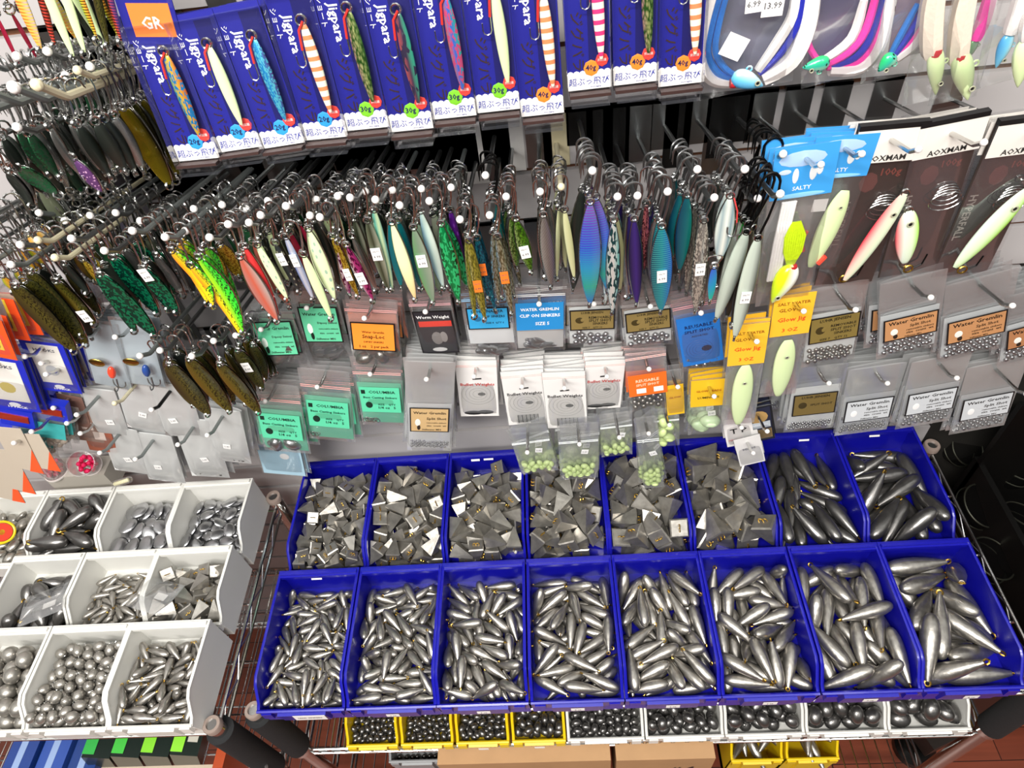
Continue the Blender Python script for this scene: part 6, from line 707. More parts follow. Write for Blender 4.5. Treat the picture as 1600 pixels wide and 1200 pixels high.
bag(1085, 462, 1100, 576, 70, 'deep blue pouch of reusable shot', dict(card=(.24, .88, .92, '1f6ec0', False), text=[('REUSABLE', 0, .62, .65, '0a1e50', .12), ('SPLIT SHOT', 0, .42, .7, '0a1e50', .12), ('ASSORTED', 0, .22, .4, '0a1e50', .08)], art=[('rings', -.1, -.35, '1a4c98'), ('blob', .25, -.35, .25, .12, '0c1c40')], cont=('ball', 12, .0042, SILV), zip=(.10, 'b86a74')), Y=.11, nb=4)
bag(1312, 445, 1292, 568, 84, 'olive labelled pouch of small shot by the glow jigs', dict(lor('7a6834'), cont=('ball', 34, .0033, LEAD), T0=.002), Y=.10, nb=7, over=.03)
bag(1428, 432, 1415, 552, 92, 'tan labelled pouch of split shot at the right', wg('b9865a', 'Split Shot', 'd4d8da', ('ball', 36, .0033, SILV)), Y=.09, nb=8, over=.02, gap=.009)
bag(1535, 432, 1515, 555, 98, 'second tan labelled pouch of split shot', wg('b9865a', 'Split Shot', 'd4d8da', ('ball', 36, .0033, SILV)), Y=.09, nb=8, over=.04, gap=.009)
bag(1625, 450, 1605, 560, 90, 'tan labelled pouch cut by the frame edge', wg('a8744e', 'Split Shot', 'd4d8da', ('ball', 30, .0033, SILV)), Y=.09, nb=6, gap=.009)
# --- middle row
col_ = lambda cont: dict(card=(.40, .74, .84, '5cd0a4', False), text=[('COLUMBIA', .12, .66, .66, '0c2a20', .2), ('Bass Casting Sinkers', 0, .2, .84, '0c2a20', .2), ('SIZE    QTY', .3, -.35, .45, '0c2a20', .1), ('1/4 oz   5', .3, -.6, .45, '0c2a20', .1)], art=[('blob', -.6, -.4, .18, .26, '0c2a20'), ('box', -.92, .5, -.72, .8, '0c2a20')], back=(.36, .96, '78c8aa'), cont=cont, zip=(.20, 'd88a84'), cname='packed_weights')
bag(425, 600, 450, 706, 76, 'mint green pouch of casting weights at the row end', col_(('egg', 2, .011, SILV)), Y=.11, nb=6)
bag(505, 578, 520, 688, 76, 'mint green pouch of casting weights, middle of three', col_(('swiv', 4, .001, CHROME)), Y=.12, nb=5)
bag(585, 558, 602, 664, 74, 'mint green pouch with rings, nearest the tan labelled stack', col_(('swiv', 8, .001, CHROME)), Y=.125, nb=5)
bag(672, 565, 671, 704, 74, 'tan labelled pouch atop a deep stack', dict(card=(.46, .72, .84, 'c8a878', True), text=wg_txt('Split Shot'), art=[('blob', -.6, -.2, .14, .3, 'e8e4dc'), ('blob', -.55, -.62, .09, .22, '2a2018')], back=(.44, .97, 'e4e6e8'), cont=('ball', 44, .0022, SILV), film=POUCH2), Y=.10, nb=9, gap=.009)
bw = lambda red: dict(card=(.0, .99, .97, 'e8e6e4', False), text=[('Bullet Weights', 0, .18, .85, 'c03a34' if red else '3a3838', .1)], art=[('slot', .36), ('rings', 0, -.15, '8a8888'), ('blob', .18, -.16, .2, .06, '202020')]+([('bars', -.92, -.62)] if not red else [('blob', -.3, -.86, .5, .08, '1c1c1e'), ('blob', .3, -.84, .45, .08, '2c2c2e')]), zip=(.08, 'd86a5c'), film=POUCH2, T1=.003)
bag(743, 562, 750, 650, 64, 'white target printed pack of worm weights', bw(True), Y=.13, nb=6, gap=.009)
bag(815, 578, 826, 662, 66, 'white barcoded pack, shorter of two', bw(False), Y=.125, nb=6, gap=.009)
bag(880, 580, 887, 668, 66, 'white barcoded pack beside the target pack', bw(False), Y=.12, nb=6, gap=.009)
bag(946, 562, 940, 638, 62, 'white pack with red lettering and target', bw(True), Y=.13, nb=5, gap=.010)
bag(1008, 550, 1014, 640, 62, 'orange labelled pouch of reusable shot', dict(card=(.34, .66, .96, 'f06a1e', False), text=[('REUSABLE', 0, .45, .6, 'ffd8b8', .2), ('SPLIT SHOT', 0, .05, .6, 'ffd8b8', .18)], art=[('box', -.6, -.75, -.1, -.3, 'f0ece8'), ('box', .3, -.75, .8, -.3, 'f0ece8')], cont=('ball', 22, .0042, LEAD), zip=(.06, 'e0a8a0')), Y=.12, nb=4)
bag(1283, 572, 1262, 672, 78, 'olive labelled pouch of tiny shot in the lower row', dict(card=(.38, .68, .84, '6e5c30', True), text=[('LUHR JENSEN', 0, .70, .85, '101008', .14), ('SPLIT SHOT', .3, 0, .5, '14120a', .14)], art=[('blob', -.55, 0, .2, .3, '3a3014')], back=(.30, .96, 'dde0e0'), cont=('ball', 40, .0024, SILV)), Y=.11, nb=6, gap=.009)
wgw = lambda: dict(card=(.44, .74, .86, 'c8ccd0', True), text=wg_txt('Split Shot'), art=[('blob', -.6, -.2, .14, .3, 'f0f0f0')], back=(.40, .96, 'c8ccd0'), cont=('ball', 40, .0026, SILV), film=POUCH2)
bag(1372, 572, 1344, 676, 82, 'white labelled shot pouch over the seventh blue bin', wgw(), Y=.11, nb=8, gap=.008)
bag(1472, 558, 1440, 664, 84, 'white labelled shot pouch, middle of three', dict(wgw(), cont=('ball', 34, .0034, SILV)), Y=.10, nb=8, gap=.008, over=.02)
bag(1560, 566, 1525, 672, 84, 'white labelled shot pouch nearest the frame edge', dict(wgw(), cont=('ball', 30, .0034, SILV)), Y=.10, nb=8, gap=.008, over=.045)
# --- glow bead bags over the rear bins
GB = mat('glow_bead', 'd4e8a0', .35)
gl_ = lambda n, r=.0045, **k: dict(back=None, cont=('egg', n, r, GB), cname='glow_beads', tag=(.15, .45, 'e8e8e8'), zip=(.28, 'e0e4e4'), T1=.007, **k)
bag(822, 668, 845, 738, 60, 'clear bag of glow beads at the left of its row', gl_(12), Y=.10, nb=3, over=.03, gap=.012, jit=.5)
bag(903, 662, 905, 748, 62, 'clear bag of glow beads with a white tag', gl_(16), Y=.10, nb=3, over=.02, gap=.012, jit=.5)
bag(962, 645, 964, 712, 50, 'clear square bag of glow beads', gl_(9), Y=.11, nb=2, over=.03, jit=.4)
bag(1008, 652, 1022, 762, 34, 'narrow twisted bag of glow beads', gl_(12), Y=.10, nb=2, over=.01, jit=.7)
bag(1040, 638, 1042, 697, 40, 'bag of large glow beads with a green dot', dict(gl_(5, .0075), tag=(0, .35, '2ac04a')), Y=.12, nb=2)
bag(1108, 592, 1102, 678, 56, 'yellow topped bag with two big glow floats', dict(card=(.0, .42, .95, 'e8b820', False), text=[('GLOW BEADS', 0, .2, .7, 'a04010', .2), ('LUMINOUS', 0, -.3, .6, '403008', .16)], cont=('egg', 2, .011, mat('pale_float', 'cfe8bc', .3)), tag=(.1, .52, 'c8ccc4'), cname='glow_floats', T1=.011), Y=.10, nb=3)
bag(1052, 578, 1056, 648, 30, 'small yellow carded pouch', dict(card=(.3, .95, .9, 'f0c020', False), text=[('GLOW', 0, .2, .7, 'a04010', .2)]), Y=.12, nb=1)
bag(1148, 642, 1158, 694, 44, 'white card printed with TP', dict(card=(0, 1, .98, 'ece8e6', False), text=[('T P', 0, -.1, .6, '101012', .4), ('PERFORMANCE', 0, -.62, .8, 'e07070', .12)], T1=.002), Y=.11, nb=3)
bag(1182, 636, 1190, 688, 42, 'dark card with printed gold beads', dict(card=(0, 1, .98, '20243a', True), text=[('TUNGSTEN', 0, 0, .6, 'e8e8f0', .12)], art=[('blob', 0, .45, .7, .35, 'b8945a'), ('box', -.85, -.85, .85, -.3, '8a7040'), ('box', -.8, -.2, .8, .15, 'c8d0d8')], T1=.002), Y=.115, nb=3, over=.03)
bag(1166, 682, 1176, 724, 40, 'folded white paper pack in the rear bin', dict(card=(0, 1, .98, 'e4e2e0', False), text=[('BEADS', 0, .2, .5, '707078', .2)], T1=.003), Y=.10, nb=2)
# --- jigs in long bags with yellow cards
def glowbag(u0_, v0_, u1_, v1_, wpx, D, Y, jl, cardc='f2bc30', jmat='glow', t0=0, t1=.36, jw=.028, nb=1, **k):
    spec = dict(card=(t0, t1, .98, cardc, False), text=[('SALT WATER', 0, .6, .8, '905010', .14), ('GLOW', -.2, .3, .5, '905010', .12), ('Glow Jig', 0, -.2, .7, 'e05020', .24), ('3 OZ', 0, -.7, .4, 'e05020', .14)], T1=.005)
    r, W, h_, th = bag(u0_, v0_, u1_, v1_, wpx, D, spec, Y, nb, **k)
    L = jl*h_; bo = ob('lure_body', BODY['slim'], r, Matrix.Translation((0, -.004, -h_*(1-jl)+.004)) @ Matrix.Diagonal((jw, .009, L, 1))); tmat(bo, LM[jmat])
    ob('eye', EYE, r, Matrix.Translation((0, -.0095, -h_*(1-jl)-L*.2))); return r
glowbag(1172, 505, 1152, 662, 56, 'yellow carded glow jig with a black snap', .08, .62, nb=2)
glowbag(1243, 458, 1214, 618, 60, 'yellow carded glow jig on the higher peg', .09, .58, nb=2)
# ================================================================ blue jig packs
NAVY = mat('pack_navy', '1a1c86', .35); NAVY2 = mat('pack_deep_navy', '12125c', .35); FOIL = mat('brown_foil', '4a3428', .3, .4); BROWNS = C('3a2420')
def jig_pack(u1_, v1_, D, wt, cc, jm, u0_=None, v0_=None, Y=.075, own=True, over=.03, nb=2):
    B = at(u1_, v1_, Y-.012); W = .0445; h_ = .128
    if u0_ is None:
        ta = V((.0, .10, 1)).normalized()
        tl = (u1_-560)/2600; ta = V((tl*-.10+.0, .13, 1)).normalized(); A = B+ta*h_
    else: A = at(u0_, v0_, Y+.01)
    h_ = (A-B).length; W = m_of(66, B)
    root = thing('jig_pack', D+(', foremost on its peg' if own else ''), 'lure pack', frame(A, B))
    q = MB(); hw = W/2; q.slab([(-hw, -h_), (hw, -h_), (hw, 0), (-hw, 0)], .0, .0012, NAVY)
    q.slab([(hw*.02, -h_*.84), (hw*.94, -h_*.84), (hw*.94, -.006), (hw*.02, -.006)], -.0002, 0, NAVY2)
    q.slab([(-hw, -h_), (hw, -h_), (hw, -h_*.895), (-hw, -h_*.895)], -.0004, 0, PAPER)
    for k_ in range(7): q.ell((-hw+hw*2*(k_+.5)/7, -.0002, -h_*.895), hw/6.2, .0003, hw/7, PAPER, 10, 4)
    q.text('超ぶっ飛び', 0, -h_*.945, W*.94, C('2a3a9c'), -.0007, h_*.065)
    q.text('shore jigging', hw*.3, -h_*.985, W*.4, C('6a70a0'), -.0007, h_*.014)
    q.text('Jigpara', -hw*.34, -h_*.29, h_*.42, C('f4f4fa'), -.0006, W*.27, -PI/2)
    q.text('ショート', -hw*.8, -h_*.22, h_*.22, C('f4f4fa'), -.0006, W*.13, -PI/2)
    q.text('ジグパラ', -hw*.45, -h_*.69, h_*.36, FOIL, -.0006, W*.42, -PI/2)
    q.ell((hw*.12, -.0006, -h_*.862), hw*.36, .0004, hw*.36, C(cc), 16, 4); q.text(wt, hw*.10, -h_*.862, hw*.48, C('10184a'), -.0013, hw*.36)
    q.ell((hw*.62, -.0008, -h_*.815), hw*.30, .0004, hw*.30, C('ee4038'), 16, 4); q.text('飛距離', hw*.62, -h_*.815, hw*.4, C('fbe8e4'), -.0014, hw*.2)
    ob('backing_card', q, root, smooth=False)
    q = MB(); q.box((-hw, -.012, -h_-.004), (hw, -.0016, -.004), BLIST); q.box((-hw*.9, -.0118, -h_-.012), (hw*.9, -.003, -h_-.0045), BLIST); ob('clear_blister', q, root, smooth=False)
    q = MB(); q.box((-hw*.96, -.0115, -h_-.0038), (hw*.96, -.002, -h_-.0012), BROWNS); ob('inner_tray', q, root, smooth=False)
    jl = h_*.58; bo = ob('lure_body', BODY['slim'], root, Matrix.Translation((hw*.42, -.0065, -h_*.22)) @ Matrix.Rotation(-.04, 4, 'Y') @ Matrix.Diagonal((W*.27, .006, jl, 1))); tmat(bo, LM[jm])
    q = MB(); x = hw*.30; q.tube([(x+.003, -.008, -h_*.21), (x-.002, -.009, -h_*.26), (x-.0035, -.009, -h_*.38)], .0011, C('c8281e'), 6); ob('assist_cord', q, root)
    q = MB(); z = -h_*.38; q.tube([(x-.0035, -.009, z), (x-.0035, -.009, z-.010)]+[(x-.0035-.0035*(1-math.cos(a)), -.009, z-.010-.0035*S(a)) for a in (.8, 1.57, 2.4, 3.14)]+[(x-.0105, -.009, z-.004)], .0006, CHROME, 5); ob('assist_hook', q, root)
    ob('split_ring', RING, root, Matrix.Translation((hw*.36, -.0065, -h_*.205)))
    if own:
        peg(A+V((0, .012, .02)), D, STEEL, over=.012)
    for i in range(nb):
        P = A-PD*.015*(i+1)+V((.001*i, 0, 0)); dup(root, frame(P, P+(B-A)), 'further blue pack hanging behind the '+D, 'packs behind the '+D)
LM['jr'] = lure_mat('rainbow_foil', ['30b890', 'f0c040', 'e06838'], 'glitter', '2a8ac8', .5, .25, 26); LM['jb'] = lure_mat('blue_foil', ['1c68b8', '2a98d8', '5a3a88'], 'glitter', '60c8e0', .5, .25, 40)
LM['jz'] = lure_mat('zebra_glow', ['e8ecd8', 'e4e8d0'], 'bars', 'e08858', 0, .3, 9); LM['jg'] = lure_mat('green_gold_foil', ['e090a8', 'd8d890', '1e8a30'], 'scales', '2a5818', .5, .25, 20)
LM['jd'] = lure_mat('dark_pink_foil', ['c86060', '4a3850', '40c8a0'], 'glitter', '38304a', .4, .3, 12); LM['jm'] = lure_mat('mosaic_foil', ['e08850', '4870e0', '40c8a0'], 'glitter', 'e05888', .5, .25, 24)
LM['jp'] = lure_mat('zebra_pink', ['e4ecd4', 'e4ecd4'], 'bars', 'e83878', 0, .3, 9)
PK = [(312, 244, '20g', '2a9ae0', 'jr', 'rainbow foil', 228, 30), (378, 228, '20g', '2a9ae0', 'glow', 'plain glow', 296, 20), (445, 222, '20g', '2a9ae0', 'jb', 'blue foil', 366, 6), (512, 211, '20g', '2a9ae0', 'jz', 'zebra', None, 0), (576, 196, '30g', '7ac828', 'jg', 'green and gold', None, 0), (645, 198, '30g', '7ac828', 'jd', 'dark pink', None, 0),
      (712, 178, '30g', '7ac828', 'jm', 'mosaic foil', None, 0), (780, 168, '30g', '7ac828', 'glow', 'tall glow', None, 0), (848, 174, '40g', 'f08a28', 'jz', 'orange marked zebra', None, 0), (921, 134, '40g', 'f08a28', 'jp', 'pink zebra', None, 0), (992, 125, '40g', 'f08a28', 'jg', 'green foil', None, 0), (1062, 127, '40g', 'f08a28', 'jz', 'half hidden zebra', None, 0)]
for u1_, v1_, wt, cc, jm, nm, ua, va in PK: jig_pack(u1_, v1_+5, 'navy pack marked %s with %s jig' % (wt, nm), wt, cc, jm, ua, va)
q = thing('jig_pack', 'navy pack with orange logo cut by the top of the frame', 'lure pack', frame(at(205, -60, .09), at(228, 14, .085)))
b = MB(); b.slab([(-.024, -.062), (.024, -.062), (.024, 0), (-.024, 0)], 0, .0012, NAVY); b.slab([(-.016, -.056), (.02, -.056), (.02, -.03), (-.016, -.03)], -.0004, 0, C('f08030')); b.text('GR', .002, -.045, .018, PAPER, -.0007); ob('backing_card', b, q, smooth=False)
b = MB(); b.box((-.024, -.010, -.064), (.024, -.001, 0), BLIST); ob('clear_blister', b, q, smooth=False)
# ================================================================ skirted jigs, header cards and dark cards on the far side
def world_thing(name, label, cat, P, group=None): return thing(name, label, cat, Matrix.Translation(P), group)
def strand(root, pts, Y, r, m, name='skirt_strand', n=7):
    o = root.matrix_basis.translation; P = [at(u, v, Y)-o for u, v in pts]; Q = []
    for i in range(len(P)-1):
        a = P[max(i-1, 0)]; b_ = P[i]; c = P[i+1]; d = P[min(i+2, len(P)-1)]
        for k_ in range(4): t = k_/4; Q.append(.5*((2*b_)+(c-a)*t+(2*a-5*b_+4*c-d)*t*t+(3*b_-a-3*c+d)*t**3))
    Q.append(P[-1]); N = len(Q); q = MB(); q.tube(Q, [r*(.55+.45*S(PI*(.15+.7*i/(N-1)))) for i in range(N)], m, n); return ob(name, q, root)
def sheet(root, u0_, v0_, u1_, v1_, wpx, Y, c):
    A = at(u0_, v0_, Y); B = at(u1_, v1_, Y); W = m_of(wpx, A)/2; q = MB(); L_ = (A-B).length; q.slab([(-W, -L_), (W, -L_), (W, 0), (-W, 0)], 0, .0006, C(c, .4)); ob('backing_sheet', q, root, root.matrix_basis.inverted() @ frame(A, B), smooth=False)
def head(root, u0_, v0_, u1_, v1_, wpx, Y, m, name='painted_head', shape='head', eye=True):
    A = at(u0_, v0_, Y); B = at(u1_, v1_, Y); W = m_of(wpx, A); M = root.matrix_basis.inverted() @ frame(A, B)
    o = ob(name, BODY[shape], root, M @ Matrix.Diagonal((W, W*.7, (A-B).length, 1))); tmat(o, m)
    if eye: ob('eye', EYE, root, M @ Matrix.Translation((W*.15, -W*.3, -(A-B).length*.72)) @ Matrix.Diagonal((W/.018, 1.2, W/.018, 1)))
    q = MB(); r = W*.14; q.tube([(W*.42+r+r*math.cos(k_*PI/4), 0, -(A-B).length*.35+r*S(k_*PI/4)) for k_ in range(8)], r*.35, m, 5, closed=True); ob('line_eye', q, root, M); return o
def flat_pouch(root, u0_, v0_, u1_, v1_, wpx, Y, m=None):
    A = at(u0_, v0_, Y); B = at(u1_, v1_, Y); W = m_of(wpx, at((u0_+u1_)/2, (v0_+v1_)/2, Y)); q, th = pouch(W, (A-B).length, .004, .012, m or POUCH); return ob('clear_pouch', q, root, root.matrix_basis.inverted() @ frame(A, B))
WHS = mat('white_skirt', 'e6e2e0', .45, 0, .06, 300, .3); BLS = mat('blue_skirt', '2a7ad0', .3, .2, .2, 400, .3); NBS = mat('indigo_skirt', '2a34b0', .3, .2, .2, 400, .3); PKS = mat('pink_skirt', 'ee3aa8', .35, 0, .15, 400, .3); CHS = mat('chartreuse_skirt', 'b8d41c', .35, 0, .2, 400, .4)
THR = C('b02028'); AQUA = lure_mat('aqua_head', ['2a90d0', '70c8ec', 'dcecf0'], None, metal=.1); TEALH = lure_mat('teal_head', ['30d870', '38b8a0', 'b8e8c8'], 'spots', '1a3a30', .2, .25, 7)
YS = .10
P = at(1165, 60, YS); t = world_thing('skirted_jig', 'blue and white skirted jig in a clear bag with a white square tag', 'fishing lure', P); flat_pouch(t, 1170, -40, 1165, 142, 150, YS); sheet(t, 1180, -40, 1170, 112, 118, YS+.014, '66667a')
for pts, r, m in [([(1120, -30), (1100, 40), (1094, 90), (1112, 124), (1150, 130)], .0058, WHS), ([(1132, -30), (1112, 40), (1106, 85), (1124, 116), (1152, 126)], .0035, BLS), ([(1142, -30), (1124, 35), (1118, 80), (1134, 108), (1156, 122)], .0032, BLS),
    ([(1272, -30), (1262, 40), (1236, 95), (1192, 124)], .0085, WHS), ([(1256, -30), (1248, 30), (1222, 80), (1186, 116)], .0035, NBS), ([(1246, -30), (1238, 25), (1212, 70), (1184, 110)], .005, WHS)]: strand(t, pts, YS, r, m)
head(t, 1145, 118, 1192, 134, 30, YS-.012, AQUA); 
q = MB(); q.lathe([(.004, -.003), (.0045, 0), (.004, .003)], THR, 10, Matrix.Translation(at(1146, 130, YS-.01)-P) @ Matrix.Rotation(PI/2, 4, 'Y')); ob('thread_wrap', q, t)
for (u, v, s_, rt_, tx) in [(1147, 73, .020, .45, ''), (1178, 6, .014, -.05, '6.99'), (1208, 8, .018, 0, '13.99')]:
    q = MB(); MM = Matrix.Translation(at(u, v, YS-.014)-P) @ Matrix.Rotation(rt_, 4, 'Y'); q.slab([(-s_/2, -s_/2), (s_/2, -s_/2), (s_/2, s_/2), (-s_/2, s_/2)], -.0004, 0, PAPER, MM)
    if tx: q.text(tx, 0, 0, s_*.8, C('606064'), -.0006, 1, 0, MM)
    ob('price_sticker', q, t, smooth=False)
P = at(1320, 50, YS); t = world_thing('skirted_jig', 'pink, white and indigo skirted jig with a green head', 'fishing lure', P); flat_pouch(t, 1325, -40, 1315, 122, 128, YS); sheet(t, 1322, -40, 1302, 96, 100, YS+.014, '4a4468')
for pts, r, m in [([(1290, 102), (1325, 82), (1352, 48), (1372, -20)], .004, PKS), ([(1296, 106), (1336, 90), (1362, 54), (1384, -20)], .0035, NBS), ([(1296, 110), (1345, 104), (1376, 62), (1392, -20)], .0065, WHS), ([(1292, 106), (1338, 98), (1368, 62), (1386, -10)], .0034, PKS), ([(1282, 100), (1262, 66), (1266, 10)], .003, PKS), ([(1284, 96), (1330, 60), (1350, 0)], .0045, WHS)]: strand(t, pts, YS, r, m)
head(t, 1296, 96, 1254, 106, 24, YS-.012, TEALH)
P = at(1410, 45, YS); t = world_thing('skirted_jig', 'indigo and white skirted jig with a teal head', 'fishing lure', P); flat_pouch(t, 1425, -40, 1392, 122, 96, YS); sheet(t, 1440, -40, 1415, 88, 60, YS+.014, '8a7888')
for pts, r, m in [([(1396, 88), (1418, 58), (1440, 20), (1452, -20)], .0035, NBS), ([(1400, 92), (1430, 66), (1452, 24), (1462, -20)], .0055, WHS), ([(1398, 90), (1424, 62), (1446, 24), (1456, -20)], .0028, PKS), ([(1392, 84), (1410, 50), (1434, 6)], .003, BLS)]: strand(t, pts, YS, r, m)
head(t, 1398, 84, 1372, 112, 24, YS-.012, TEALH)
GLW = LM['glow']
for (a, b_, c, lab, wv) in [((1468, -40, 1456, 76), (1462, 84, 1462, 148), 26, 'cream skirted glow jig in the corner, first of two', WHS), ((1520, -40, 1497, 88), (1500, 92, 1512, 156), 33, 'cream skirted glow jig with a large round head', WHS)]:
    P = at(a[2], a[3], .08); t = world_thing('skirted_jig', lab, 'fishing lure', P); strand(t, [(a[0], a[1]), ((a[0]+a[2])/2-4, (a[1]+a[3])/2), (a[2], a[3]), (b_[0], b_[1])], .08, .0095, mat('cream_skirt', 'ddd0c0', .5, 0, .08, 300, .3))
    head(t, b_[0], b_[1]-10, b_[2], b_[3], c, .075, GLW, 'painted_head', 'head'); flat_pouch(t, a[0]+18, -40, a[2]-10, 158, 75, .08)
    q = MB(); q.lathe([(.0045, -.003), (.005, 0), (.0045, .003)], THR, 10, Matrix.Translation(at(b_[0], b_[1]-2, .075)-P)); ob('thread_wrap', q, t)
P = at(1575, 60, .07); t = world_thing('skirted_jig', 'blue headed jig beside the frame edge', 'fishing lure', P); head(t, 1578, 52, 1556, 106, 22, .07, AQUA); strand(t, [(1578, 52), (1590, 20), (1600, -20)], .07, .007, WHS); flat_pouch(t, 1590, -20, 1560, 130, 70, .07)
P = at(1595, 110, .06); t = world_thing('skirted_jig', 'plain white rounded jig at the frame edge', 'fishing lure', P); head(t, 1604, 60, 1590, 136, 32, .06, LM['glow'], eye=False); strand(t, [(1604, 62), (1612, 20)], .06, .007, WHS)
P = at(1530, 60, .09); t = world_thing('skirted_jig', 'pink jig tucked behind the cream skirted jigs', 'fishing lure', P); strand(t, [(1524, 62), (1538, 28), (1552, -20)], .09, .006, PKS); head(t, 1524, 60, 1512, 92, 16, .09, LM['ggn'], eye=False)
# sky blue header cards with jigs in bags below
sky = lambda: dict(card=(0, .28, .98, '3a9ae0', False), text=[('SALTY', 0, -.6, .3, 'e8f2fa', .1)], art=[('blob', -.1, .55, .75, .3, 'a8c8f0'), ('blob', .3, -.05, .12, .3, 'dfe4e6'), ('blob', .5, .05, .1, .22, 'dfe4e6'), ('blob', -.25, -.1, .1, .3, 'dfe4e6'), ('blob', -.6, .1, .2, .1, 'c8dcf0'), ('blob', 0, -.9, .8, .1, '8ac8ec')], T1=.008)
t, W, h_, th = bag(1262, 226, 1222, 474, 92, 'sky blue header card over a chartreuse skirted jig', sky(), Y=.09, nb=3, over=.02)
GLR = Matrix.Identity(4)
q = MB()
for k_ in range(9):
    a = (k_-4)/4; q.tube([(.004*a, -.004, -h_*.42), (.010*a, -.007, -h_*.50), (.009*a, -.007, -h_*.60), (.003*a, -.006, -h_*.70)], [.0010, .0018, .0018, .0010], CHS, 6)
ob('skirt', q, t)
o = ob('painted_head', BODY['head'], t, Matrix.Translation((.002, -.008, -h_*.69)) @ Matrix.Rotation(.3, 4, 'Y') @ Matrix.Diagonal((.026, .02, h_*.27, 1))); tmat(o, LM['char']); ob('eye', EYE, t, Matrix.Translation((-.012, -.016, -h_*.88)) @ Matrix.Diagonal((1.3, 1, 1.3, 1)))
q = MB(); q.lathe([(.005, -.002), (.0055, 0), (.005, .002)], THR, 10, Matrix.Translation((.002, -.008, -h_*.70))); ob('thread_wrap', q, t)
q = MB()
for k_ in range(5): q.tube([(.003*k_-.016, -.002, -h_*.30), (.003*k_-.020, -.003, -h_*.55), (.003*k_-.022, -.003, -h_*.8)], .0022, WHS, 5)
ob('spare_skirt', q, t)
t, W, h_, th = bag(1325, 210, 1262, 420, 92, 'sky blue header card over a plain glow jig', sky(), Y=.10, nb=3, over=.02)
o = ob('lure_body', BODY['slim'], t, Matrix.Translation((.012, -.006, -h_*.36)) @ Matrix.Rotation(.12, 4, 'Y') @ Matrix.Diagonal((.025, .010, h_*.60, 1))); tmat(o, LM['glow']); ob('eye', EYE, t, Matrix.Translation((.010, -.0115, -h_*.46)) @ Matrix.Diagonal((.7, 1, .7, 1)))
q = MB(); q.tube([(-.016, -.004, -h_*.66), (-.019, -.004, -h_*.74), (-.014, -.004, -h_*.82)], .003, C('e84a38'), 6); q.tube([(.012, -.008, -h_*.86), (.006, -.008, -h_*.92)], .003, C('e84a38'), 6); ob('assist_cord', q, t)
q = MB(); q.slab([(-.018, -h_*.5), (-.003, -h_*.5), (-.003, -h_*.41), (-.018, -h_*.41)], -.0065, -.006, PAPER); ob('price_sticker', q, t, smooth=False)
# dark cards with white headers
DKC = mat('dark_print', '3a322e', .4, 0, .3, 220)
for (a, D, lures, up_) in [((1398, 196, 1318, 446, 98), 'dark card with white header and pink backed glow jig', [(1414, 303, 1320, 438, 30, 'pinkg')], .02),
    ((1492, 186, 1418, 430, 96), 'dark card with wire coils and small chartreuse jig', [(1420, 330, 1414, 411, 36, 'chgl2')], .02), ((1615, 185, 1500, 432, 96), 'dark card with large chartreuse backed jig', [(1606, 296, 1492, 418, 36, 'chgl')], .02)]:
    Yb = .10; t, W, h_, th = bag(*a[:4], a[4], D, dict(card=(.01, .19, .98, 'e4dfd8', False), text=[('AOXMAM', 0, -.72, .62, '30302e', .18)], T1=.003, film=BLIST), Y=Yb, nb=4, over=.035, gap=.009, cat='tackle card', name='carded_jig', jit=.03)
    q = MB(); q.slab([(-W*.49, -h_), (W*.49, -h_), (W*.49, -h_*.0), (-W*.49, -h_*.0)], .004, .0047, DKC); q.slab([(-W*.49, -h_*.012), (W*.49, -h_*.012), (W*.49, .003), (-W*.49, .003)], -.0024, .0047, BLK)
    q.text('HYPERFALL', -W*.34, -h_*.58, h_*.42, C('b8b2a8'), .0036, W*.13, -PI/2); q.ell((-W*.1, .0036, -h_*.32), W*.14, .0003, h_*.06, C('6a4440'), 12, 4); q.text('100g', W*.2, -h_*.27, W*.3, C('8a4a40'), .0036, .012); ob('backing_card', q, t, smooth=False)
    q = MB()
    for k_ in range(4): R_ = .011+.0022*k_; q.tube([(W*.22+R_*math.cos(x*PI/10), -.001-.001*k_, -h_*(.42+.02*k_)+R_*.62*S(x*PI/10)) for x in range(20)], .0005, CHROME, 4, closed=True)
    ob('wire_coil', q, t)
    q = MB(); q.tube([(-.004+.005*math.cos(x*PI/6), -.004, -h_*.93+.005*S(x*PI/6)) for x in range(12)], .0011, BRASS, 5, closed=True); q.tube([(.001, -.004, -h_*.93), (.010, -.004, -h_*.91), (.013, -.004, -h_*.84)], .0010, BLACKW, 5); ob('spare_hook', q, t)
    for (x0, y0, x1, y1, wp, mk) in lures:
        A_ = at(x0, y0, Yb-.008); B_ = at(x1, y1, Yb-.014); MM = t.matrix_basis.inverted() @ frame(A_, B_); Wl = m_of(wp, A_); Ll = (A_-B_).length
        o = ob('lure_body', BODY['slim'], t, MM @ Matrix.Diagonal((Wl, Wl*.4, Ll, 1))); tmat(o, LM[mk]); ob('eye', EYE, t, MM @ Matrix.Translation((Wl*.02, -Wl*.19, -Ll*.2)) @ Matrix.Diagonal((Wl/.018, 1, Wl/.018, 1))); ob('split_ring', RING, t, MM @ Matrix.Translation((0, 0, .001)))
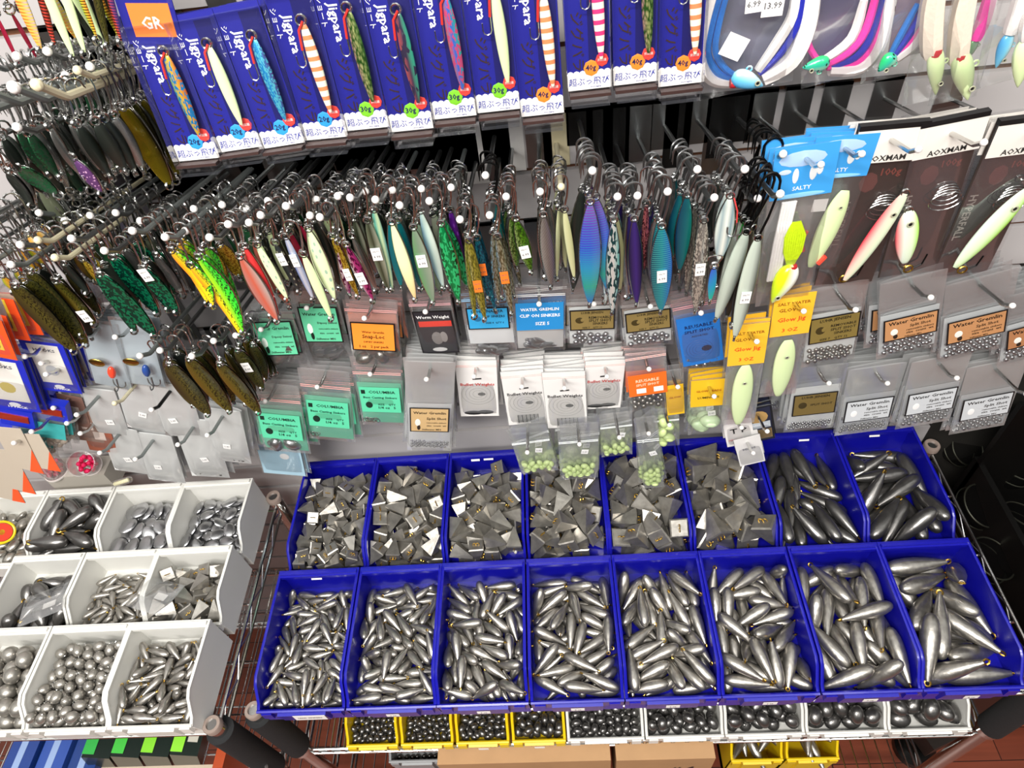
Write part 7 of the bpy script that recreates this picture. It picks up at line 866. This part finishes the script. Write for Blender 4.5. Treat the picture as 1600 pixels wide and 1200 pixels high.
# ================================================================ packs at the near end of the wall
WIRE = ('swiv', 9, .001, STEEL)
tb = lambda c=None, tag=True, film_=None: dict(cont=c or WIRE, tag=(rnd.uniform(-.15, .15), .62, 'ecebea') if tag else None, film=film_ or POUCH3, T1=.006, cname='packed_clips')
for (a, D, sp, k_) in [((150, 608, 178, 680, 52), 'clear pack of wire clips by a chrome peg', tb(), 10), ((208, 590, 230, 672, 60), 'clear pack of wire clips under a cream peg', tb(), 10), ((262, 600, 290, 682, 60), 'clear pack of steel clips on the black peg', tb(), 10),
    ((183, 668, 208, 738, 56), 'clear tagged pack on the low grey peg', tb(), 11), ((236, 678, 262, 752, 58), 'clear tagged pack with long snaps', tb(), 9), ((300, 655, 330, 745, 60), 'clear pack of small dark clips', tb(('ball', 18, .003, LEADD)), 12), ((345, 640, 366, 722, 56), 'clear pack at the end of the clip rows', tb(('ball', 14, .003, LEADD)), 12)]:
    bag(*a[:4], a[4], D, sp, Y=.09, nb=k_, gap=.0095, over=.03, pegm=BLACKW if 'black peg' in D else (CREAM if 'cream' in D else GREYW), jit=.25, name='clip_pack')
bag(420, 640, 446, 742, 74, 'pale blue printed bag peeking out under the mint pouches', dict(card=(.3, .98, .92, 'aaccdd', False), art=[('blob', -.3, .3, .2, .14, '994444'), ('blob', .2, -.1, .22, .14, 'eeeeee'), ('blob', .5, .5, .14, .1, 'bb5555')], T1=.003), Y=.15, nb=1)
def card_item(a, D, spec, Y=.05, nb=1, **k): return bag(*a[:4], a[4], D, spec, Y=Y, nb=nb, name='carded_tackle', cat='tackle card', **k)
orc = lambda: dict(card=(.3, .99, .98, 'f0521e', False), art=[('box', -.95, -.55, .62, .95, 'f4d040'), ('box', -.95, -.42, .5, .95, 'e8dfc8'), ('blob', -.2, -.3, .2, .1, '2a2420')], T1=.002)
card_item((-32, 430, 12, 528, 72), 'orange and yellow bordered card, upper one', orc()); card_item((-48, 462, -8, 556, 72), 'orange and yellow bordered card, lower one', orc(), Y=.03)
blc = lambda gold: dict(card=(.05, .99, .98, '1a28b8', False), art=[('box', -.72, -.62, .72, .9, 'e4e2dc'), ('blob', 0, -.1, .35, .22, 'c8b868' if gold else 'b8bcc0'), ('blob', 0, -.1, .25, .14, 'e4e2dc'), ('blob', 0, -.78, .25, .09, 'eef0f8')], text=[('HOOKS', 0, .7, .5, '303850', .1), ('10 PACK', .1, -.86, .4, 'eef0f8', .07)], T1=.003)
card_item((62, 528, 98, 612, 62), 'blue bordered hook card with white panel', blc(False), Y=.07, nb=4, gap=.008); card_item((-8, 552, 28, 640, 72), 'blue bordered hook card with golden hooks', blc(True), Y=.05, nb=4, gap=.008); card_item((95, 560, 112, 600, 40), 'small dark card beside the hook cards', dict(card=(0, .99, .95, '282830', False), T1=.002), Y=.08)
for (a, D, fc) in [((150, 500, 178, 606, 62), 'clear blister with gold blade and orange float', 'f04a30'), ((200, 498, 232, 604, 58), 'clear blister with copper blade and blue bead', '2a4a90')]:
    t, W, h_, th = bag(*a[:4], a[4], D, dict(back=(.05, .98, 'b8c4cc'), T1=.008), Y=.08, nb=3, name='spinner_pack')
    q = MB(); q.ell((-.008, -.009, -h_*.55), .010, .002, .007, mat('gold_blade', 'b89a50', .25, 1), 14, 8); ob('spinner_blade', q, t)
    q = MB(); q.ell((.008, -.009, -h_*.66), .005, .005, .011, C(fc, .25), 12, 8, None); ob('float', q, t); ob('treble_hook', TREB, t, Matrix.Translation((.012, -.009, -h_*.76)))
card_item((118, 440, 140, 520, 50), 'pinkish pack tucked behind the spoons', dict(card=(.3, .9, .9, 'a88a88', False), T1=.003), Y=.12); card_item((85, 540, 120, 600, 50), 'clear pack with tan bait', dict(cont=('egg', 4, .006, C('b89078')), T1=.006), Y=.09)
MRED = mat('metal_red', 'd04a34', .25, .7); MTEAL = mat('metal_teal', '28a0a8', .2, .6, .3, 300)
for i, (u, v) in enumerate([(26, 650), (78, 640), (4, 676), (60, 622)]):
    o = thing('bait_box', '%s small blue box with shiny red band under the hook cards' % ORD[i], 'box', frame(at(u, v-14, .06+.01*i), at(u+10, v+24, .055+.01*i)), 'blue and red boxes')
    q = MB(); q.box((-.022, -.006, -.034), (.022, .006, 0), C('1a2cb4', .3)); ob('carton', q, o, smooth=False); q = MB(); q.box((-.0225, -.0075, -.022), (.016, -.006, -.010), MRED); ob('red_band', q, o, smooth=False)
for i, (u, v) in enumerate([(45, 690), (72, 672)]):
    t, W, h_, th = bag(u, v-26, u+14, v+26, 50, '%s sparkly teal bait bag above the orange cards' % ORD[i], dict(card=(.25, .62, .9, '38a0a0', False), cont=('egg', 10, .004, C('b8a898'))), Y=.06, nb=2)
for i, (u, v) in enumerate([(110, 640), (130, 664), (150, 680)]):
    bag(u-6, v-30, u+14, v+26, 44, '%s brown printed pack beside the tubs' % ORD[i], dict(card=(.1, .95, .95, ['7a5a50', '8a6a5c', '94503a'][i], False), art=[('box', -.3, -.2, .5, .3, 'c8b8b0')], T1=.003), Y=.09, nb=3)
for i, (u, v, du, dv) in enumerate([(40, 706, 22, 32), (28, 740, 24, 30), (12, 758, 24, 26), (70, 716, 10, 20)]):
    o = thing('folded_card', '%s white card with orange corner in the near stack' % ORD[i], 'card', frame(at(u-34, v-38, .04), at(u+du*.2, v+dv, .03)), 'orange cornered cards'); q = MB(); L_ = (at(u-34, v-38, .04)-at(u+du*.2, v+dv, .03)).length
    q.slab([(-.016, -L_*.9), (.022, -L_), (.022, 0), (-.016, 0)], 0, .0008, C('b8ac9c', .6)); q.slab([(.004, -L_*.96), (.022, -L_), (.022, -L_*.45)], -.0005, 0, C('e8582c')); ob('printed_card', q, o, smooth=False)
PINK = mat('pink_bead', 'ee2060', .3)
def tub(P, M, lab, n):
    t = thing('bait_tub', lab, 'tub', M); q = MB(); prof = [(.0195, 0), (.0205, .001), (.0225, .040), (.0235, .041), (.0235, .044), (.0222, .044), (.0195, .003), (.001, .0025)]; q.lathe(prof, HARD, 28); ob('clear_cup', q, t)
    q = MB(); q.lathe([(.0215, -.003), (.0215, 0), (.001, 0)], C('e0d8d4', .3), 28); ob('base_cap', q, t)
    bb = MB(); bb.ell((0, 0, 0), .0045, .0045, .0042, PINK, 10, 7); bm_ = bb.mesh('bead')
    for j in range(n):
        lay = j//9; k_ = j % 9; r_ = .0132 if k_ < 7 else .0045; a = (k_*2*PI/7 if k_ < 7 else k_*PI)+lay*.4
        thing('bait_bead', 'bright pink bead inside the '+lab, 'bead', M @ Matrix.Translation((r_*math.cos(a), r_*S(a), .0075+lay*.0078)), 'beads in the '+lab, bm_)
PT = atz(97, 762, .012); tub(PT, Matrix.Translation((PT.x+.008, PT.y+.01, T+.050)), 'upright clear tub of pink beads behind the white bins', 27)
PT = atz(150, 752, .02); tub(PT, Matrix.Translation((PT.x+.008, PT.y+.01, T+.062)) @ Matrix.Rotation(.6, 4, 'X') @ Matrix.Rotation(.3, 4, 'Y'), 'tipped clear tub of pink beads behind the white bins', 20)
o = thing('bead_tube', 'small clear tube of cream beads beside the tipped tub', 'tube', Matrix.Translation(atz(190, 753, .05)) @ Matrix.Rotation(1.25, 4, 'Y')); q = MB(); q.lathe([(.006, -.02), (.0065, -.019), (.0065, .02), (.006, .021)], HARD, 14); ob('clear_tube', q, o); q = MB()
for k_ in range(7): q.ell((0, 0, -.016+.0052*k_), .0042, .0042, .003, C('ece6c0'), 8, 5)
ob('cream_beads', q, o)
# ledge the tubs stand on, behind the white bins
q = MB(); q.box((-.06, -.022, -.03), (.06, .022, .019), C('b8b2a8', .6)); thing('cardboard_tray', 'low white cardboard tray under the tubs of pink beads', 'tray', Matrix.Translation((PT.x+.0-.025, .205, T+.030)), None, q)
# ================================================================ odds and ends in and under the bins
o = thing('line_spool', 'yellow rimmed spool of red line lying in a white bin', 'spool', Matrix.Translation(atz(2, 832, .015)) @ Matrix.Rotation(.9, 4, 'Y') @ Matrix.Rotation(.3, 4, 'X') @ Matrix.Scale(.8, 4)); q = MB(); q.lathe([(.021, -.009), (.022, -.006), (.021, .006), (.020, .009)], C('e03a20', .35), 24); ob('red_line', q, o)
q = MB(); q.tube([(.024*math.cos(a*PI/12), .024*S(a*PI/12), .011) for a in range(24)], .0028, C('e8d020', .3), 6, closed=True); q.lathe([(.006, .005), (.008, .007), (.006, .009)], C('e8d020', .3), 24); q.lathe([(.010, -.013), (.026, -.013), (.027, -.011), (.026, -.009), (.010, -.009)], C('e8d020', .3), 24); ob('rim', q, o)
for (u, v, lab, rz) in [(75, 948, 'clear bag with a white barcode tag lying on the black teardrops', .4), (248, 935, 'clear bag lying on the small pyramid sinkers', -.3)]:
    p = atz(u, v, .02); o = thing('loose_bag', lab, 'plastic bag', Matrix.Translation(p+V((0, 0, .012))) @ Matrix.Rotation(rz, 4, 'Z') @ Matrix.Rotation(1.35, 4, 'X')); q, th = pouch(.07, .06, .002, .008, POUCH); ob('clear_pouch', q, o, Matrix.Translation((0, 0, .03)))
    q = MB(); q.slab([(-.008, -.012), (.012, -.012), (.012, 0), (-.008, 0)], -.011, -.0105, PAPER)
    q.text('4451', .002, -.004, .012, BLK, -.0113); ob('price_sticker', q, o, smooth=False)
def boxed(name, lab, cat, x0, x1, y0, y1, z0, z1, c, M=None, parts=None):
    o = thing(name, lab, cat, Matrix.Translation(((x0+x1)/2, (y0+y1)/2, T+z0))); hx, hy, h_ = (x1-x0)/2, (y1-y0)/2, z1-z0; q = MB(); q.box((-hx, -hy, 0), (hx, hy, h_), c); ob('carton', q, o, smooth=False); return o, hx, hy, h_
KRAFT = mat('kraft_board', 'b08a62', .7, 0, .1, 30)
for i, (xa, xb, zt) in enumerate([(-.335, -.02, -.338), (-.01, .165, -.342)]):
    o, hx, hy, h_ = boxed('cardboard_box', ['wide brown cardboard box', 'narrow brown cardboard box'][i]+' on the bottom wire shelf', 'box', xa, xb, -.232, .08, -.619, zt, KRAFT)
    q = MB(); q.box((-hx, -.022, h_), (hx, .022, h_+.0006), mat('packing_tape', 'c8a878', .25)); ob('packing_tape', q, o, smooth=False)
    q = MB(); MM = Matrix.Translation((0, -hy-.0004, h_*.75)); q.text('##' if i == 0 else '# 4', hx*.4, 0, hx*.5, BLK, 0, .03, 0, MM); q.text('HF', -hx*.4, 0, hx*.3, BLK, 0, .03, 0, MM); ob('marker_writing', q, o, smooth=False)
for i in range(2):
    x = .265+.105*i; o = thing('storage_bin', '%s tall yellow bin of long sinkers on the bottom shelf' % ORD[i], 'bin', Matrix.Translation((x, -.208, T-.44)), 'yellow bins on the bottom shelf', bin_mesh(.098, .16, .175, YELP, .04, .03))
    for j in range(16):
        M = Matrix.Translation((x+rnd.uniform(-.03, .03), -.19+.009*j+rnd.uniform(-.004, .004), T-.50+.012*(j % 3))) @ Matrix.Rotation(PI/2+rnd.uniform(-.5, .5), 4, 'X') @ Matrix.Rotation(rnd.uniform(-.7, .7), 4, 'Y')
        thing('long_sinker', 'long grey sinker in the %s tall yellow bin of the bottom shelf' % ORD[i], 'sinker', M, 'long sinkers in the %s tall yellow bin' % ORD[i], SPEC['F5'][0])
o = thing('storage_bin', 'grey bin of round beads below the first yellow bin', 'bin', Matrix.Translation((-.395, -.205, T-.40)), None, bin_mesh(.11, .12, .215, C('8a8c8e'), .03, .14))
for j in range(48): thing('ball_weight', 'small dark ball weight in the grey bin of the bottom shelf', 'sinker', Matrix.Translation((-.395-.042+.012*(j % 8)+rnd.uniform(-.002, .002), -.188+.013*(j//8), T-.469+rnd.uniform(0, .004))), 'ball weights in the grey bin', SPEC['Y1'][0])
# under the white bins
tray, hx, hy, h_ = boxed('display_tray', 'white cardboard tray holding green topped packs', 'tray', -.935, -.70, -.285, -.245, -.329, -.235, C('b8a894', .6))
for i in range(4):
    x = -.905+.052*i; o = thing('bait_pack', '%s green topped black pack standing in the white tray' % ORD[i], 'pack', Matrix.Translation((x, -.20, T-.214)) @ Matrix.Rotation(.35, 4, 'Y'), 'green topped packs'); q = MB(); q.box((-.022, -.045, -.03), (.022, .05, .045), C('14201c', .3)); ob('carton', q, o, smooth=False)
    q = MB(); q.box((-.0225, -.040, .0455), (-.004, .04, .047), C(['2aa040', '3ab03a', '7ac828', '84d030'][i])); ob('green_label', q, o, smooth=False)
    if i == 3: q = MB(); q.box((.0, -.024, .0455), (.016, .03, .047), C('b8b4a8')); q.box((.002, -.010, .0472), (.014, -.006, .0476), BLK); q.box((.002, .004, .0472), (.014, .008, .0476), BLK); ob('printed_face', q, o, smooth=False)
boxed('flat_box', 'orange carton wedged behind the green topped packs', 'box', -.70, -.682, -.255, -.21, -.329, -.215, C('a84420'))
o = thing('food_tub', 'clear round ended plastic tub beside the rack post', 'tub', Matrix.Translation((-.655, -.262, T-.32))); q = MB(); q.lathe([(.040, 0), (.045, .085), (.047, .087), (.047, .09), (.044, .09), (.039, .004)], HARD, 28); q.tube([(.044*math.cos(a*PI/14), .044*S(a*PI/14), .09) for a in range(28)], .0014, HARD, 5, closed=True); ob('clear_cup', q, o)
for i in range(3): 
    o, hx, hy, h_ = boxed('lure_box', '%s blue tackle carton below the white bins' % ORD[i], 'box', -1.075+.055*i, -1.025+.055*i, -.262, -.15, -.329, -.20-.008*i, C(['1c3a80', '2a4a98', '1a3878'][i], .3)); q = MB(); q.box((-hx*.3, -hy*.9, h_), (hx*.2, hy*.2, h_+.0006), C('8aa0c8')); ob('printed_face', q, o, smooth=False)
boxed('flat_box', 'orange ended carton in front of the blue tackle cartons', 'box', -.935, -.905, -.30, -.268, -.36, -.262, C('e0582a'))
# ================================================================ dark fixture beyond the rack
DK = mat('black_steel', '121110', .35, .5); DKB = mat('dark_brown_steel', '2e2622', .45, .3)
RX = .70
fx = thing('floor_fixture', 'dark brown floor fixture at the frame edge with black foot', 'display fixture', Matrix.Translation((.95, -.02, 0)))
q = MB(); q.box((-.27, -.03, .06), (.6, .03, .12), DKB, Matrix.Rotation(.35, 4, 'Z')); ob('base_beam', q, fx, smooth=False)
q = MB(); q.box((-.03, -.03, 0), (.03, .03, .5), DKB); ob('upright', q, fx, smooth=False); q = MB(); q.lathe([(.045, 0), (.045, .02), (.03, .035)], DK, 20, Matrix.Translation((-.24, -.09, 0))); ob('foot', q, fx)
cab = thing('wire_dump_bin', 'black panelled dump bin right of the blue bins', 'display fixture', Matrix.Translation((.98, .03, 0)))
for nm, a, b_ in [('side_panel', (-.30, -.16, .3), (-.29, .16, .78)), ('rear_panel', (-.30, .14, .3), (.5, .15, .95)), ('floor_panel', (-.33, -.16, .3), (.5, .2, .315)), ('front_panel', (-.33, -.17, .3), (.5, -.16, .62))]:
    q = MB(); q.box(a, b_, DK); ob(nm, q, cab, smooth=False)
HOOPM = mat('hoop_wire', '45453c', .35, .8); NET = film('dark_net', .9, milk='0a0a0a', gl=.0, rough=.5)
for i, (u, v, r_) in enumerate([(1512, 700, .034), (1538, 790, .040), (1552, 872, .038), (1588, 728, .034), (1604, 806, .036)]):
    p = atz(u, v, -.12); M = Matrix.Translation(p) @ Matrix.Rotation(.5-.2*i, 4, 'X') @ Matrix.Rotation(.3, 4, 'Y'); t = thing('net_hoop', '%s folded bait net with a wire hoop in the dark dump bin' % ORD[i], 'net', M, 'folded nets')
    q = MB(); q.tube([(r_*math.cos(a*PI/16), r_*S(a*PI/16), 0) for a in range(32)], .0016, HOOPM, 6, closed=True); q.tube([(r_*math.cos(a*PI/16), r_*S(a*PI/16), -.02) for a in range(32)], .0012, HOOPM, 6, closed=True); ob('wire_hoop', q, t)
    q = MB(); q.lathe([(r_*.98, 0), (r_*.9, -.03), (r_*.5, -.05), (.003, -.052)], NET, 24); ob('mesh_net', q, t)
# extra hardware hanging deep on the crowded pegs, past the three hundred that show best
deep = MB()
def mix_in(me, M, m=None): deep.add([v.co for v in me.vertices], [tuple(p.vertices) for p in me.polygons], m or me.materials[0], M)
for i, (u, v) in enumerate([(20, 330), (62, 322), (100, 318), (138, 330), (176, 322), (214, 318), (250, 330), (292, 320), (330, 312), (372, 306), (408, 312), (440, 300), (476, 304), (512, 298), (548, 292), (585, 286), (625, 284), (668, 282), (712, 280), (8, 152), (40, 140), (76, 130), (110, 124), (146, 114), (182, 100), (30, 95), (75, 85), (120, 78), (10, 240), (50, 236)]):
    ms = ['silver', 'dark', 'silver', 'dgreen', 'dark', 'olv']
    H = at(u, v, .13); peg(H, 'plain metal jigs, '+['grey', 'dark', 'silver', 'green'][i % 4]+' set %d of the crowded row' % (i+1), [GREYW, STEEL][i % 2], over=.03)
    for j in range(7):
        P_ = H+PD*(.020-.011*j)+V((rnd.uniform(-.003, .003), 0, 0)); M = frame(P_, P_+V((rnd.uniform(-.1, .1), rnd.uniform(-.05, .05), -1)), rnd.uniform(-1.2, 1.2)); L_ = rnd.uniform(.055, .08)
        mix_in(HOOK['s'], M); mix_in(RING, M @ Matrix.Translation((0, 0, -.036))); mix_in(BODY['slim'], M @ Matrix.Translation((0, 0, -.038)) @ Matrix.Diagonal((.014, .005, L_, 1)), LM[ms[(i+j) % 6]]); mix_in(RING, M @ Matrix.Translation((0, 0, -.042-L_)))
o = thing('metal_jig_cluster', 'mass of plain metal jigs crowded deep on the long row of pegs', 'fishing lure', None, None, deep); o['kind'] = 'stuff'
